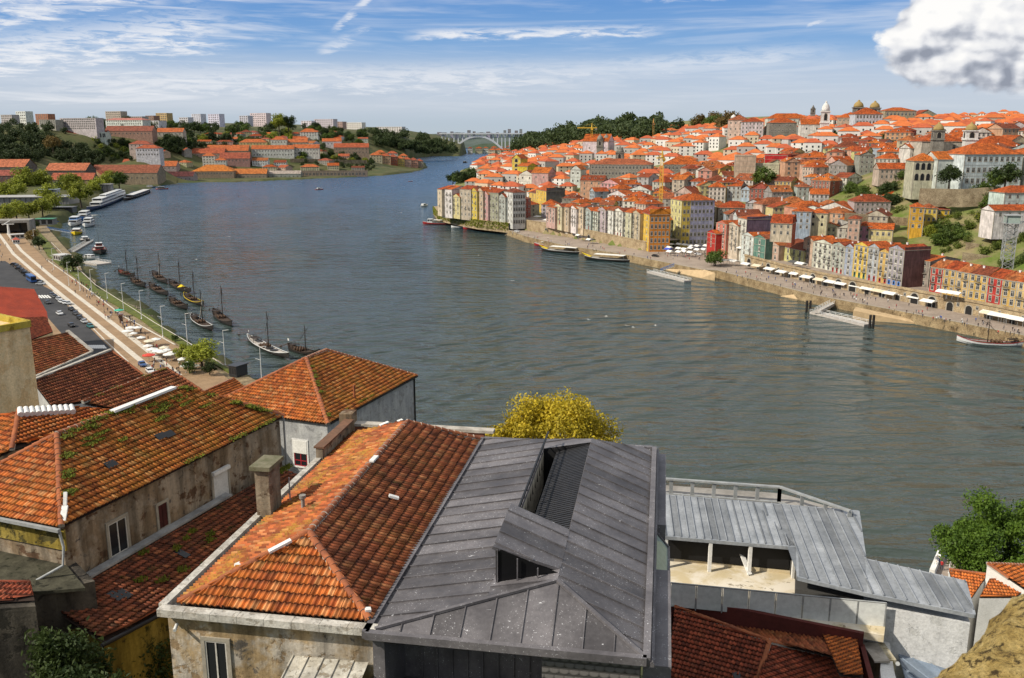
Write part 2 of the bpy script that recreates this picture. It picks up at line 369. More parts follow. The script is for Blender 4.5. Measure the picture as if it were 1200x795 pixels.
# ================================================================= near roofs: real tiles
rng=np.random.default_rng(3)
A0=R(9.5)
def W(s,t,z=0.): return Vector((s*math.cos(A0)+t*math.sin(A0),-s*math.sin(A0)+t*math.cos(A0),z))
def hit(px,py,p0,n):
    r=Vector(ray(px,py)); o=Vector((0,0,HC)); n=Vector(n); k=(Vector(p0)-o).dot(n)/r.dot(n); return o+r*k
def slope_plane(anchor,down_az,pitch):
    # plane through anchor that falls towards the bearing down_az; returns point and normal
    d=Vector((math.sin(down_az),math.cos(down_az),0)); n=Vector((d.x*math.sin(pitch),d.y*math.sin(pitch),math.cos(pitch)))
    return Vector(anchor),n
def px_poly(outline,anchor,n): return [hit(x,y,anchor,n) for x,y in outline]
def _tile(c1,c2,c3,lichen=0.,moss=0.,dirt=.4):
    def f(t,b):
        uv=t.uv(); p=t.pos(); fl=t.vm('FLOOR',uv)
        wn=t.node('ShaderNodeTexWhiteNoise',noise_dimensions='2D'); t.put(wn.inputs['Vector'],fl); rv,_,_=t.sep(wn.outputs[1]); _,rg,_=t.sep(wn.outputs[1])
        n=t.noise(p,.33,5,.62); f1=t.noise(p,7.,5,.7); mid=t.noise(p,1.4,5,.65)
        c=t.ramp(t.m('ADD',t.m('MULTIPLY',rv,.72),t.m('MULTIPLY',mid,.36)),[(.14,c2),(.42,c1),(.72,c1),(.98,c3)])
        c=t.vm('SCALE',c,sc=t.m('ADD',.52,t.m('MULTIPLY',rg,.75)))
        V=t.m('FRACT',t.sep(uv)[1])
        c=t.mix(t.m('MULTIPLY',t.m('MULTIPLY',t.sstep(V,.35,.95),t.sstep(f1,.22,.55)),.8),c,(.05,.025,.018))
        c=t.mix(t.m('MULTIPLY',t.sstep(n,.48,.68),dirt),c,(.045,.026,.02))
        c=t.mix(t.m('MULTIPLY',t.sstep(f1,.62,.75),.35),c,(.50,.42,.33))
        if lichen: c=t.mix(t.m('MULTIPLY',t.m('MULTIPLY',t.sstep(t.noise(p,.5,6,.7),.44,.60),t.sstep(f1,.40,.56)),lichen),c,(.42,.27,.03))
        if moss: c=t.mix(t.m('MULTIPLY',t.sstep(t.noise(t.mapping(p,loc=(7,3,1)),.8,6,.72),.62-.1*moss,.72-.1*moss),.8),c,(.05,.065,.012))
        t.put(b.inputs['Base Color'],c); b.inputs['Roughness'].default_value=.78; b.inputs['Specular IOR Level'].default_value=.25
        t.put(b.inputs['Normal'],t.bump(f1,.4,.02))
    return f
ORA=(.60,.165,.035); RED=(.42,.095,.028); DRK=(.10,.036,.022); PAL=(.70,.36,.15)
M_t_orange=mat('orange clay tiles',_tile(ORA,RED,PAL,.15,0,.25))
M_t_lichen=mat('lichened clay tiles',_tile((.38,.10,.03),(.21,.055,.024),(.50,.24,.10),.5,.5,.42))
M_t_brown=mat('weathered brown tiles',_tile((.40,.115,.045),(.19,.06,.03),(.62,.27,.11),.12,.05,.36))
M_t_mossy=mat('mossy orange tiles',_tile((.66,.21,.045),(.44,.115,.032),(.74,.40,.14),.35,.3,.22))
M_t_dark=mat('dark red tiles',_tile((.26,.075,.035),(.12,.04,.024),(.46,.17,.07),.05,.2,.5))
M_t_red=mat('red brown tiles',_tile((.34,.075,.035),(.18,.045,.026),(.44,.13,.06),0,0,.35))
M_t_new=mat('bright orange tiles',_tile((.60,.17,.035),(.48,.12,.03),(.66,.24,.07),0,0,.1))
M_under=mat('roof underlay',color=(.03,.017,.012),rough=.95)
M_mortar=mat('lime mortar',_flat((.5,.46,.40),(.3,.27,.23),1.5,.4))
M_capt=mat('ridge tile clay',_flat((.40,.13,.05),(.22,.075,.04),1.2,.4))
M_moss=mat('moss',_flat((.17,.18,.015),(.07,.085,.01),3.,.8))
PROF=np.array([[0,0],[.10,.05],[.24,.085],[.38,.085],[.52,.05],[.62,.0],[.98,.0]])
def tiles(poly,down,mats,tw=.235,tl=.36,sag=.05,jit=1.,wave=.035):
    """clay tiles laid over the planar polygon poly; returns MB. down = horizontal vector of fall"""
    pts=[Vector(p) for p in poly]; n=Vector((0,0,0))
    for i in range(len(pts)): n+= (pts[i]-pts[0]).cross(pts[(i+1)%len(pts)]-pts[0])
    n.normalize()
    if n.z<0: n=-n
    d=Vector((down[0],down[1],0)); v=-(d-n*d.dot(n)).normalized(); u=v.cross(n).normalized()
    O=pts[0]; P2=np.array([[(p-O).dot(u),(p-O).dot(v)] for p in pts])
    vmin,vmax=P2[:,1].min(),P2[:,1].max()
    def span(vv):
        lo=np.full(vv.shape,1e9); hi=np.full(vv.shape,-1e9)
        k=len(P2)
        for i in range(k):
            a,b=P2[i],P2[(i+1)%k]
            if abs(a[1]-b[1])<1e-6: continue
            tt=(vv-a[1])/(b[1]-a[1]); ok=(tt>=-1e-6)&(tt<=1+1e-6); x=a[0]+tt*(b[0]-a[0])
            lo=np.where(ok,np.minimum(lo,x),lo); hi=np.where(ok,np.maximum(hi,x),hi)
        return lo,hi
    mb=MB(); V=[];Fc=[];UV=[]; base=0
    rows=int(math.ceil((vmax-vmin)/tl)); un=np.array(u);vn=np.array(v);nn=np.array(n);On=np.array(O)
    npf=len(PROF)
    for j in range(rows):
        v0=vmin+j*tl; v1=min(v0+tl*1.12,vmax-1e-4)
        l0,h0=span(np.array([max(v0,vmin+1e-4)+.0])); l1,h1=span(np.array([v1]))
        lo=min(l0[0],l1[0]);hi=max(h0[0],h1[0])
        if hi<=lo: continue
        i0=int(math.floor(lo/tw)); i1=int(math.ceil(hi/tw))
        for i in range(i0,i1):
            du,dv,dz=rng.normal(0,.006*jit),rng.normal(0,.012*jit),abs(rng.normal(0,.006*jit))
            rot=rng.normal(0,.012*jit)
            uu=i*tw+PROF[:,0]*tw+du; hh=PROF[:,1]*tw/.235*.9
            a=max(v0+dv,vmin+1e-4); 
            la,ha=span(np.array([a]));
            ua=np.clip(uu-rot*.18,la[0],ha[0]); ub=np.clip(uu+rot*.18,l1[0],h1[0])
            if ua.max()-ua.min()<.02 and ub.max()-ub.min()<.02: continue
            sagz=lambda x,y: sag*(math.sin(x*.9+j*.05)*.5+math.sin(x*.37+1.3)*.6+math.sin(y*1.1+x*.2)*.5)
            za=hh+.105+dz+wave*.3; zb=hh*.85+.012+dz
            sg0=sagz(i*tw,a);sg1=sagz(i*tw,v1)
            pa=On+ua[:,None]*un+a*vn+(za+sg0)[:,None]*nn; pb=On+ub[:,None]*un+v1*vn+(zb+sg1)[:,None]*nn
            pl=On+ua[:,None]*un+(a+.012)*vn+(np.maximum(za-.105,0.0)+sg0)[:,None]*nn
            V.append(np.concatenate([pa,pb,pl]))
            for q in range(npf-1):
                Fc.append((base+q,base+q+1,base+npf+q+1,base+npf+q)); Fc.append((base+2*npf+q,base+2*npf+q+1,base+q+1,base+q))
                f0,f1=PROF[q,0],PROF[q+1,0]
                UV+= [(i+.02+f0*.95,j+.02),(i+.02+f1*.95,j+.02),(i+.02+f1*.95,j+.97),(i+.02+f0*.95,j+.97)]
                UV+= [(i+.02+f0*.95,j+.97),(i+.02+f1*.95,j+.97),(i+.02+f1*.95,j+.9),(i+.02+f0*.95,j+.9)]
            base+=3*npf
    if V:
        mb.v=[tuple(x) for x in np.concatenate(V)]; mb.f=Fc; mb.m=[0]*len(Fc); mb.sm=[True]*len(Fc); mb.uv=UV
    # underlay sheet
    b=len(mb.v); mb.v+=[tuple(p-n*.10) for p in pts]; mb.f.append(tuple(range(b,b+len(pts)))); mb.m.append(1); mb.sm.append(False); mb.uv=list(mb.uv or [])+[(0,0)]*len(pts)
    return mb
def caps(lines,r=.15,seg=.42,mats=None,parent=None,name='ridge_tiles',lift=.05,mortar=True):
    """overlapping half-round ridge or hip tiles along the lines"""
    mb=MB()
    for a,b in lines:
        a=Vector(a);b=Vector(b); L=(b-a).length; d=(b-a)/L; x=d.cross(Vector((0,0,1))).normalized(); z=x.cross(d)
        k=max(1,int(L/seg))
        for i in range(k):
            p0=a+d*(L*i/k-.03); p1=a+d*(L*(i+1)/k); r0=r*1.08; r1=r*.94; jz=random.gauss(0,.008); jx=random.gauss(0,.012)
            vs=[];ang=[math.pi*q/6 for q in range(7)]
            for p,rr,zz in((p0,r0,lift+.02),(p1,r1,lift)):
                for t_ in ang: vs.append(p+x*(math.cos(t_)*rr+jx)+z*(math.sin(t_)*rr*.8+zz+jz))
            mb.add(vs,[(q,q+1,q+8,q+7) for q in range(6)],0,True)
            vs2=vs[:7]; mb.add(vs2,[tuple(range(7))],1 if mortar else 0)
        if mortar: 
            mb.bar(a-z*.03,b-z*.03,r*1.9,.12,1)
    return mb.build(name,mats or [M_capt,M_mortar],parent)
def roof_part(polys_downs,m,parent,name='roof',**kw):
    """one mesh for all slopes of one roof; every slope may bring its own tile material"""
    tot=MB(); tot.uv=[]; ms=[M_under]; 
    for poly,down,mm in polys_downs:
        q=tiles(poly,down,None,**kw); b=len(tot.v)
        if mm not in ms: ms.append(mm)
        k=ms.index(mm)
        tot.v+=q.v; tot.f+=[tuple(b+i for i in f) for f in q.f]; tot.m+=[k if x==0 else 0 for x in q.m]; tot.sm+=q.sm; tot.uv+=list(q.uv)
    return tot.build(name,ms,parent)
def moss_tufts(spots,parent,name='moss',n=40,rad=.5,h=.16,m=None):
    """clumps of moss and small weeds growing on a part"""
    mb=MB()
    for c,dirv,L in spots:
        c=Vector(c);dirv=Vector(dirv).normalized() if Vector(dirv).length else Vector((0,0,0))
        for i in range(int(n*1.6*max(L,.5))):
            p=c+dirv*random.uniform(0,L)+Vector((random.gauss(0,rad*.35),random.gauss(0,rad*.35),random.uniform(-.02,.06)))
            s=random.uniform(.03,.09); hh=random.uniform(.2,1)*h*.75
            a=random.uniform(0,6.28); t1=Vector((math.cos(a),math.sin(a),0))*s; 
            top=p+Vector((random.gauss(0,.05),random.gauss(0,.05),hh))
            t2=Vector((-t1.y,t1.x,0))
            mb.add([p-t1,p+t1,p+t2,p-t2*.8,top],[(0,2,4),(2,1,4),(1,3,4),(3,0,4)])
    o=mb.build(name,m or M_moss,parent); o['kind']='stuff'; return o
# stucco walls, old and patchy
def _stucco(base,pale,brick,grey,dark=.5,sc=1.):
    def f(t,b):
        p=t.pos(); n=t.noise(p,.55*sc,7,.66,.4); n2=t.noise(t.mapping(p,loc=(9,4,2)),.9*sc,7,.68,.3); n3=t.noise(p,6.,5,.7)
        st=t.noise(t.mapping(p,sc=(1,1,.1)),1.1,6,.65)
        c=t.mix(t.sstep(n,.42,.58),base,pale); c=t.mix(t.sstep(n2,.56,.60),c,brick); c=t.mix(t.sstep(n2,.40,.34),c,grey)
        c=t.vm('SCALE',c,sc=t.m('MULTIPLY',t.ramp(n3,[(.3,.75),(.7,1.12)]),t.ramp(st,[(.38,1-dark),(.62,1.)])))
        t.put(b.inputs['Base Color'],c); b.inputs['Roughness'].default_value=.9; b.inputs['Specular IOR Level'].default_value=.15
        t.put(b.inputs['Normal'],t.bump(t.m('ADD',t.m('MULTIPLY',t.sstep(n2,.55,.6),-.6),t.m('ADD',n3,t.m('MULTIPLY',n,.8))),.6,.05))
    return f
M_stucco=mat('peeling stucco',_stucco((.30,.215,.135),(.42,.34,.25),(.17,.10,.06),(.13,.11,.095),.6))
M_stucco2=mat('blotched render',_stucco((.46,.33,.18),(.56,.50,.42),(.34,.24,.14),(.16,.14,.12),.6))
M_greyren=mat('grey render',_stucco((.42,.42,.42),(.50,.50,.49),(.36,.35,.34),(.30,.30,.30),.25))
M_tanren=mat('tan render',_stucco((.82,.58,.31),(.84,.64,.38),(.74,.51,.27),(.66,.47,.26),.22))
M_ywall=mat('mossy yellow wall',_stucco((.34,.25,.05),(.42,.32,.08),(.12,.10,.035),(.06,.065,.02),.6,.8))
M_darkwall=mat('sooty wall',_stucco((.06,.053,.045),(.11,.095,.075),(.04,.036,.03),(.03,.03,.027),.6))
# leaf-clump crown: many small faces spread over uneven clumps
def crown_mesh(name,mats,R0=3.,Hc=4.,nclump=26,nleaf=5000,leaf=.16,seed=1,z0=0.,flat=1.,trunk=None,fill=.75):
    rg=np.random.default_rng(seed); V=[];Fc=[]
    cs=[]; cr=1.55 if nleaf<9000 else 1.
    for i in range(nclump):
        a=rg.uniform(0,2*math.pi); ph=math.acos(rg.uniform(-.75,1)); rr=(rg.uniform(.35,1.0))**.5
        q_=rg.uniform(.72,1.16); c=np.array([math.cos(a)*math.sin(ph)*R0*.84*rr*q_,math.sin(a)*math.sin(ph)*R0*.84*rr*q_,Hc/2+math.cos(ph)*Hc*.43*rr*flat*q_])
        cs.append((c,cr*R0*rg.uniform(.13,.34)*(24/max(nclump,24))**.22))
    per=nleaf//nclump
    for c,r in cs:
        d=rg.normal(size=(per,3)); d/=np.linalg.norm(d,axis=1)[:,None]
        q=c+d*(r*rg.uniform(.2,1.25,per)**.7)[:,None]*np.array([1,1,.85])
        nn=d*.7+rg.normal(size=(per,3))*.6; nn/=np.linalg.norm(nn,axis=1)[:,None]
        t1=np.cross(nn,rg.normal(size=(per,3))); t1/=np.linalg.norm(t1,axis=1)[:,None]; t2=np.cross(nn,t1)
        s=leaf*rg.uniform(.6,1.3,per)[:,None]
        V.append(np.stack([q-t1*s,q-t2*s*.55,q+t1*s,q+t2*s*.55],1).reshape(-1,3))
    V=np.concatenate(V); V[:,2]+=z0
    me=bpy.data.meshes.new(name); k=len(V)//4
    me.vertices.add(len(V)); me.vertices.foreach_set('co',V.astype(np.float32).ravel())
    me.loops.add(k*4); me.loops.foreach_set('vertex_index',np.arange(k*4,dtype=np.int32))
    me.polygons.add(k); me.polygons.foreach_set('loop_start',np.arange(0,k*4,4,dtype=np.int32)); me.polygons.foreach_set('loop_total',np.full(k,4,dtype=np.int32))
    me.materials.append(mats); me.update(calc_edges=True); return me
def trunk_mesh(name,h,r,R0,seed=0,limbs=5):
    rd=random.Random(seed); mb=MB()
    mb.tube([(0,0,-1.),(0,0,0),(rd.uniform(-.1,.1),rd.uniform(-.1,.1),h*.5),(rd.uniform(-.2,.2),rd.uniform(-.2,.2),h)],[r*1.25,r*1.05,r*.8,r*.55],8)
    for i in range(limbs):
        a=2*math.pi*i/limbs+rd.uniform(-.4,.4); e=Vector((math.cos(a)*R0*.55,math.sin(a)*R0*.55,h+R0*rd.uniform(.35,.8)))
        b=Vector((0,0,h*rd.uniform(.7,.98))); mb.tube([b,(b+e)/2+Vector((0,0,R0*.06)),e],[r*.45,r*.3,r*.12],6)
    return mb.mesh(name,M_bark)
# ================================================================= foreground houses
# window built on a wall plane: local x along the wall, z up, y out of the wall
def win_mesh(w,h,kind='dark'):
    mb=MB(); f=.16
    mb.b2((-w/2-f,-.02,-h/2-f),(-w/2,.07,h/2+f),0); mb.b2((w/2,-.02,-h/2-f),(w/2+f,.07,h/2+f),0)
    mb.b2((-w/2,-.02,h/2),(w/2,.07,h/2+f),0); mb.b2((-w/2-.02,-.02,-h/2-f),(w/2+.02,.12,-h/2),0)
    return mb
def near_window(parent,c,rz,w,h,style,surm):
    e=inst('window',win_mesh(w,h).mesh('window_surround',surm),parent,c,rz)
    mb=MB()
    if style=='shutter':
        n=int(h/.07)
        for i in range(n):
            z=-h/2+(i+.5)*h/n; mb.box((0,.02,z),(w,.03,h/n*.8),0)
        mb.b2((-w/2,-.01,-h/2),(w/2,.005,h/2),0)
        mb.build('shutter',M_white,e)
        b=MB(); b.b2((-w/2-.08,.0,h/2-.02),(w/2+.08,.22,h/2+.2)); b.build('shutter_box',M_white,e)
    elif style=='pane':
        mb.b2((-w/2,-.015,-h/2),(w/2,.012,h/2)); mb.build('pane',M_pane,e)
        f=MB(); 
        for x in(-w/2+.03,0,w/2-.03): f.box((x,.02,0),(.06,.05,h))
        for z in(-h/2+.03,h/2-.03): f.box((0,.025,z),(w-.01,.045,.06))
        f.build('frame',M_frame,e)
    elif style=='door':
        mb.b2((-w/2,-.015,-h/2),(w/2,.02,h/2)); mb.box((0,.03,0),(.04,.03,h)); mb.build('door_leaf',mat('maroon door paint',_flat((.09,.022,.018),(.05,.014,.012),1.)),e)
    elif style=='red':
        mb.b2((-w/2,-.015,-h/2),(w/2,.012,h/2)); mb.build('pane',M_pane,e); f=MB()
        for x in(-w/2+.05,0,w/2-.05): f.box((x,.02,-h*.2),(.1,.05,h*.6))
        for z in(-h/2+.05,-.0,-h*.28): f.box((0,.025,z),(w-.01,.045,.09))
        f.build('frame',mat('crimson frame paint',color=(.30,.02,.03),rough=.5),e)
        b=MB(); b.b2((-w/2,.0,.02),(w/2,.10,h/2)); b.build('blind',M_awn,e)
    return e
def vert(down):  # rotation so local +y points along horizontal vector
    return math.atan2(down[1],down[0])-math.pi/2
# ---- 1. hipped house with zinc roof -----------------------------------------------------------
def _zinc(c1,c2,spot,metal=.3):
    def f(t,b):
        p=t.pos(); n=t.noise(p,.5,6,.65); f1=t.noise(p,5.,5,.7); sp=t.noise(t.mapping(p,rot=(0,0,A0),sc=(.42,1.25,1.)),7.5,4,.65,.5); sp2=t.noise(t.mapping(p,loc=(4,4,4)),17.,2,.5,.5)
        uv=t.uv(); wn=t.node('ShaderNodeTexWhiteNoise',noise_dimensions='2D'); t.put(wn.inputs['Vector'],t.vm('FLOOR',uv))
        c=t.mix(t.sstep(n,.3,.7),c1,c2); c=t.vm('SCALE',c,sc=t.m('MULTIPLY',t.m('ADD',.68,t.m('MULTIPLY',wn.outputs[0],.62)),t.ramp(f1,[(.3,.8),(.7,1.15)])))
        k=t.m('MAXIMUM',t.sstep(sp,.675,.73),t.m('MULTIPLY',t.sstep(sp2,.66,.72),t.sstep(n,.42,.6)))
        c=t.mix(t.m('MULTIPLY',k,spot),c,(.62,.62,.64))
        t.put(b.inputs['Base Color'],c); b.inputs['Metallic'].default_value=metal; b.inputs['Specular IOR Level'].default_value=.3; t.put(b.inputs['Roughness'],t.ramp(f1,[(.3,.42),(.7,.6)]))
        t.put(b.inputs['Normal'],t.bump(n,.12,.2))
    return f
M_zincd=mat('dark zinc sheet',_zinc((.072,.067,.072),(.135,.126,.132),1.,0.))
M_zincl=mat('pale zinc sheet',_zinc((.19,.205,.225),(.30,.315,.335),.12,.15))
M_gglass=mat('greenish glass',_flat((.26,.33,.30),(.34,.40,.36),.3,0,.12))
def seam_roof(poly,run,m,parent,name='roof',pitch=1.02,th=.12,h=.055,w=.045,off=0.,extra=None):
    """sheet metal slope: flat pans with raised seams every `pitch`, seams follow `run` (vector in plane)"""
    pts=[Vector(p) for p in poly]; n=Vector((0,0,0))
    for i in range(len(pts)): n+=(pts[i]-pts[0]).cross(pts[(i+1)%len(pts)]-pts[0])
    n.normalize(); 
    if n.z<0: n=-n
    v=Vector(run); v=(v-n*v.dot(n)).normalized(); u=v.cross(n).normalized(); O=pts[0]
    P2=[((p-O).dot(u),(p-O).dot(v)) for p in pts]
    mb=MB(); k=len(pts); mb.uv=[]
    def addf(vs,fs,uvs):
        b=len(mb.v); mb.v+=[tuple(x) for x in vs]
        for f,q in zip(fs,uvs): mb.f.append(tuple(b+i for i in f)); mb.m.append(0); mb.sm.append(False); mb.uv+=q
    lo=min(p[0] for p in P2);hi=max(p[0] for p in P2)
    xs=[lo]+[x for x in np.arange(math.floor(lo/pitch)*pitch+off,hi,pitch) if lo+.03<x<hi-.03]+[hi]
    def spanv(x):
        ys=[]
        for i in range(k):
            a,b=P2[i],P2[(i+1)%k]
            if abs(a[0]-b[0])<1e-6:
                if abs(x-a[0])<1e-4: ys+=[a[1],b[1]]
                continue
            t_=(x-a[0])/(b[0]-a[0])
            if -1e-6<=t_<=1+1e-6: ys.append(a[1]+t_*(b[1]-a[1]))
        return (min(ys),max(ys)) if ys else (0,0)
    T=lambda a,b,c=0.: O+u*a+v*b+n*c
    brk=sorted(set([round(p[0],4) for p in P2]))
    for i in range(len(xs)-1):
        cuts=[xs[i]]+[x for x in brk if xs[i]+.01<x<xs[i+1]-.01]+[xs[i+1]]
        for a,b in zip(cuts[:-1],cuts[1:]):
            a2,b2=a+1e-4,b-1e-4; y0,y1=spanv(a2);z0,z1=spanv(b2)
            cr=random.gauss(0,.006)
            addf([T(a,y0),T(b,z0),T(b,z1),T(a,y1)],[(0,1,2,3)],[[(i+.5,.5)]*4])
        if i>0:
            x=xs[i]; y0,y1=spanv(x)
            if y1-y0>.1:
                c=T(x,y0,h/2);d=T(x,y1,h/2); q=MB(); q.bar(c,d,w,h,up=n)
                b=len(mb.v); mb.v+=q.v
                for f in q.f: mb.f.append(tuple(b+j for j in f)); mb.m.append(0); mb.sm.append(False); mb.uv+=[(i+.5,9.5)]*4
    # underside and edge
    b=len(mb.v); mb.v+=[tuple(p-n*th) for p in pts]+[tuple(p-n*.002) for p in pts]
    mb.f.append(tuple(range(b,b+k))); mb.m.append(0); mb.sm.append(False); mb.uv+=[(0,0)]*k
    for i in range(k):
        mb.f.append((b+i,b+(i+1)%k,b+k+(i+1)%k,b+k+i)); mb.m.append(0); mb.sm.append(False); mb.uv+=[(0,0)]*4
    return mb.build(name,m,parent)
tH=50.2-2.7
zh=empty('zinc_roofed_house',(0,0,0),0,'grey house with dark standing seam zinc hip roof in the foreground centre','house')
zE=57.0; zR=58.35; sL,sR,tF,tB=-10.1,-.1,28.6,50.2; sA=-3.45; tA=31.0; sO=-6.05; tO0,tO1=35.6,46.9
mW=Matrix.Rotation(-A0,4,'Z')
def zl(s): return zE+(zR-zE)*(s-sL)/(sA-sL)
def zr(s): return zE+(zR-zE)*(sR-s)/(sR-sA)
# left slope in front of, beside and behind the roof opening
Lp=[W(sL,tF,zE),W(sL,tB,zE),W(sA,tB,zl(sA)),W(sA,tO1,zl(sA)),W(sO,tO1,zl(sO)),W(sO,tO0-3.,zl(sO)),W(sA,tA,zR)]
tb2=lambda s: tB-(tB-tH)*(s-sL)/(sA-sL)
seam_roof([W(sL,tF,zE),W(sL,tB,zE),W(sO,tb2(sO),zl(sO)),W(sO,tA-(tA-tF)*(1-(sO-sL)/(sA-sL)),zl(sO))],W(1,0,0),M_zincd,zh,'roof')
seam_roof([W(sL,tB,zE),W(sR,tB,zE),W(sA,tH,zR)],W(0,1,0),M_zincd,zh,'roof',pitch=1.12)
seam_roof([W(sO,tO1,zl(sO)),W(sO,tb2(sO),zl(sO)),W(sA,tH,zR),W(sA,tO1,zR)],W(1,0,0),M_zincd,zh,'roof')
yo=tA-(tA-tF)*(1-(sO-sL)/(sA-sL))
seam_roof([W(sO,yo,zl(sO)),W(sO,32.6,zl(sO)),W(sA,32.6,zR),W(sA,tA,zR)],W(1,0,0),M_zincd,zh,'roof')
# right slope
seam_roof([W(sR,tF,zE),W(sR,tB,zE),W(sA,tH,zR),W(sA,tA,zR)],W(1,0,0),M_zincd,zh,'roof',off=.2)
# front hip
seam_roof([W(sL,tF,zE),W(sR,tF,zE),W(sA,tA,zR)],W(0,1,0),M_zincd,zh,'roof',pitch=1.12)
mb=MB()
for a,b in(((sL,tF,zE),(sA,tA,zR)),((sR,tF,zE),(sA,tA,zR))):
    mb.bar(W(*a)+Vector((0,0,.05)),W(*b)+Vector((0,0,.05)),.16,.10)
mb.build('hip_flashing',M_zincd,zh)
# raised monitor: right slope carried on past the ridge, vertical cheek on its left
sM=-6.0; zM=zr(sM); tM0,tM1=32.0,35.6
dm=seam_roof([W(sA+.02,tM0,zr(sA)+.004),W(sA+.02,tM1,zr(sA)+.004),W(sM,tM1,zM+.004),W(sM,tM0-.6,zM+.004)],W(1,0,0),M_zincd,zh,'monitor_roof',off=.25)
mb=MB(); mb.quad(W(sM+.08,tM0-.3,zl(sM)+.12),W(sM+.08,tM1-.15,zl(sM)+.12),W(sM+.08,tM1-.15,zM-.16),W(sM+.08,tM0-.3,zM-.16)); mb.build('monitor_glazing',M_pane,zh)
mb=MB(); mb.quad(W(sM+.1,tM0-.55,zl(sM)-.1),W(sM+.1,tM1,zl(sM)-.1),W(sM+.1,tM1,zM-.05),W(sM+.1,tM0-.55,zM-.05))
mb.poly([W(sM+.1,tM1-.02,zl(sM)-1.5),W(sA,tM1-.02,zl(sM)-1.5),W(sA,tM1-.02,zR),W(sM+.1,tM1-.02,zM-.05)])
gl=MB(); gl.poly([W(sM+.1,tM0-.55,zl(sM)-.2),W(sA,tM0-.3,zl(sA)-.2),W(sA,tM0-.3,zR-.02),W(sM+.1,tM0-.55,zM-.05)]); gl.build('monitor_glazing',mat('dark monitor glass',color=(.008,.008,.009),rough=.3,spec=.2),zh)
for s_ in(sM+.16,sM+.95,sM+1.75): mb.bar(W(s_,tM0-.58,zl(s_)-.1),W(s_,tM0-.58,zr(s_)-.06),.07,.05)
for i in range(4): mb.bar(W(sM+.06,tM0-.3+i*1.1,zl(sM)),W(sM+.06,tM0-.3+i*1.1,zM-.05),.06,.04)
mb.build('monitor_cheek',M_zincd,zh)
# sunken patio in the roof
mb=MB(); zf=55.6
mb.b2_=None
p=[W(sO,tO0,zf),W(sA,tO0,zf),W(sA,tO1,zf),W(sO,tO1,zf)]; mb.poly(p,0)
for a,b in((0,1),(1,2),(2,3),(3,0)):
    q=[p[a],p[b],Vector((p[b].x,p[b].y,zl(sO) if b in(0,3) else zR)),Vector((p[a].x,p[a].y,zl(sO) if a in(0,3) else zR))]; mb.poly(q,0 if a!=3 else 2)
for i in range(5):
    q=W(sO+.4+random.random()*1.6,tO0+.6+random.random()*10,zf+.05); mb.box(q,(random.uniform(.15,.5),random.uniform(.15,.4),random.uniform(.05,.35)),1,rz=random.random())
for i in range(46):
    y=tO0+.15+i*.243; mb.bar(W(sO+.75,y,zl(sO)-.12),W(sA-.04,y+.1,zR-.14),.13,.04,3)
for x in(sO+.75,sA-1.3): mb.bar(W(x,tO0,zl(sO)-.2),W(x,tO1,zl(sO)-.2),.08,.08,3)
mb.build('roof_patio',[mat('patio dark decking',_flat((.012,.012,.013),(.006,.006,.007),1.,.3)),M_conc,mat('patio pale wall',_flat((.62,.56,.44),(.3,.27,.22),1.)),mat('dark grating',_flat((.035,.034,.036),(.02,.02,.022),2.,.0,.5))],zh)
mb=MB()
for i in range(14):
    y=tO0+.1+(tO1-tO0-.2)*i/13
    mb.bar(W(sO-.05,y,zl(sO)),W(sO+.25,y,zl(sO)+1.0),.09,.05)
    if i<13: mb.bar(W(sO-.05,y,zl(sO)+.05),W(sO+.02,y,zl(sO)-.9),.05)
for hgt in(.35,.68,1.0): mb.bar(W(sO-.05+.3*hgt,tO0,zl(sO)+hgt),W(sO-.05+.3*hgt,tO1,zl(sO)+hgt),.05 if hgt<1 else .08)
mb.build('railing',M_iron,zh)
# eaves upstand, walls and glazed bay
mb=MB()
for a,b in(((sL-.12,tF-.25),(sL-.12,tB)),((sR+.12,tF-.25),(sR+.12,tB)),((sL-.12,tF-.2),(sR+.12,tF-.2)),((sL,tB),(sR,tB))):
    mb.bar(W(*a,zE-.02),W(*b,zE-.02),.26,.3)
mb.bar(W(sR+.32,tF-.3,zE-.12),W(sR+.32,tB,zE-.12),.14,.16)
mb.bar(W(sR+.32,tF-.3,zE-.02),W(sR+.32,tB,zE-.02),.05,.08)
mb.build('eaves',M_zincd,zh)
def _shingle(t,b):
    p=t.pos(); x,y,z=t.sep(p); u=t.m('ADD',t.m('MULTIPLY',x,math.cos(A0)),t.m('MULTIPLY',y,-math.sin(A0)))
    r=t.m('DIVIDE',z,.26); odd=t.m('MULTIPLY',t.m('MODULO',t.m('FLOOR',r),2.),.5)
    fu=t.m('SUBTRACT',t.m('FRACT',t.m('ADD',t.m('DIVIDE',u,.36),odd)),.5); fr=t.m('FRACT',r)
    d=t.m('SQRT',t.m('ADD',t.m('MULTIPLY',fu,fu),t.m('MULTIPLY',t.m('SUBTRACT',fr,.75),t.m('SUBTRACT',fr,.75))))
    k=t.ramp(d,[(.35,1.),(.5,.7),(.56,.35)])
    t.put(b.inputs['Base Color'],t.vm('SCALE',(.15,.14,.135),sc=k)); b.inputs['Roughness'].default_value=.7; t.put(b.inputs['Normal'],t.bump(k,.6,.04))
M_shin=mat('fish scale slate',_shingle)
mb=MB()
mb.b2((sL+.1,tF+2.6,38),(sR-.2,tB-.05,55.5),0); mb.b2((sL+.1,tF+2.6,55.5),(sL+.4,tB-.05,zE-.2)); mb.b2((sR-.5,tF+2.6,55.5),(sR-.2,tB-.05,zE-.2)); mb.b2((sL+.4,tF+2.6,55.5),(sR-.5,tF+2.9,zE-.2)); mb.b2((sL+.4,tB-.35,55.5),(sR-.5,tB-.05,zE-.2))            # body, set back behind the porch
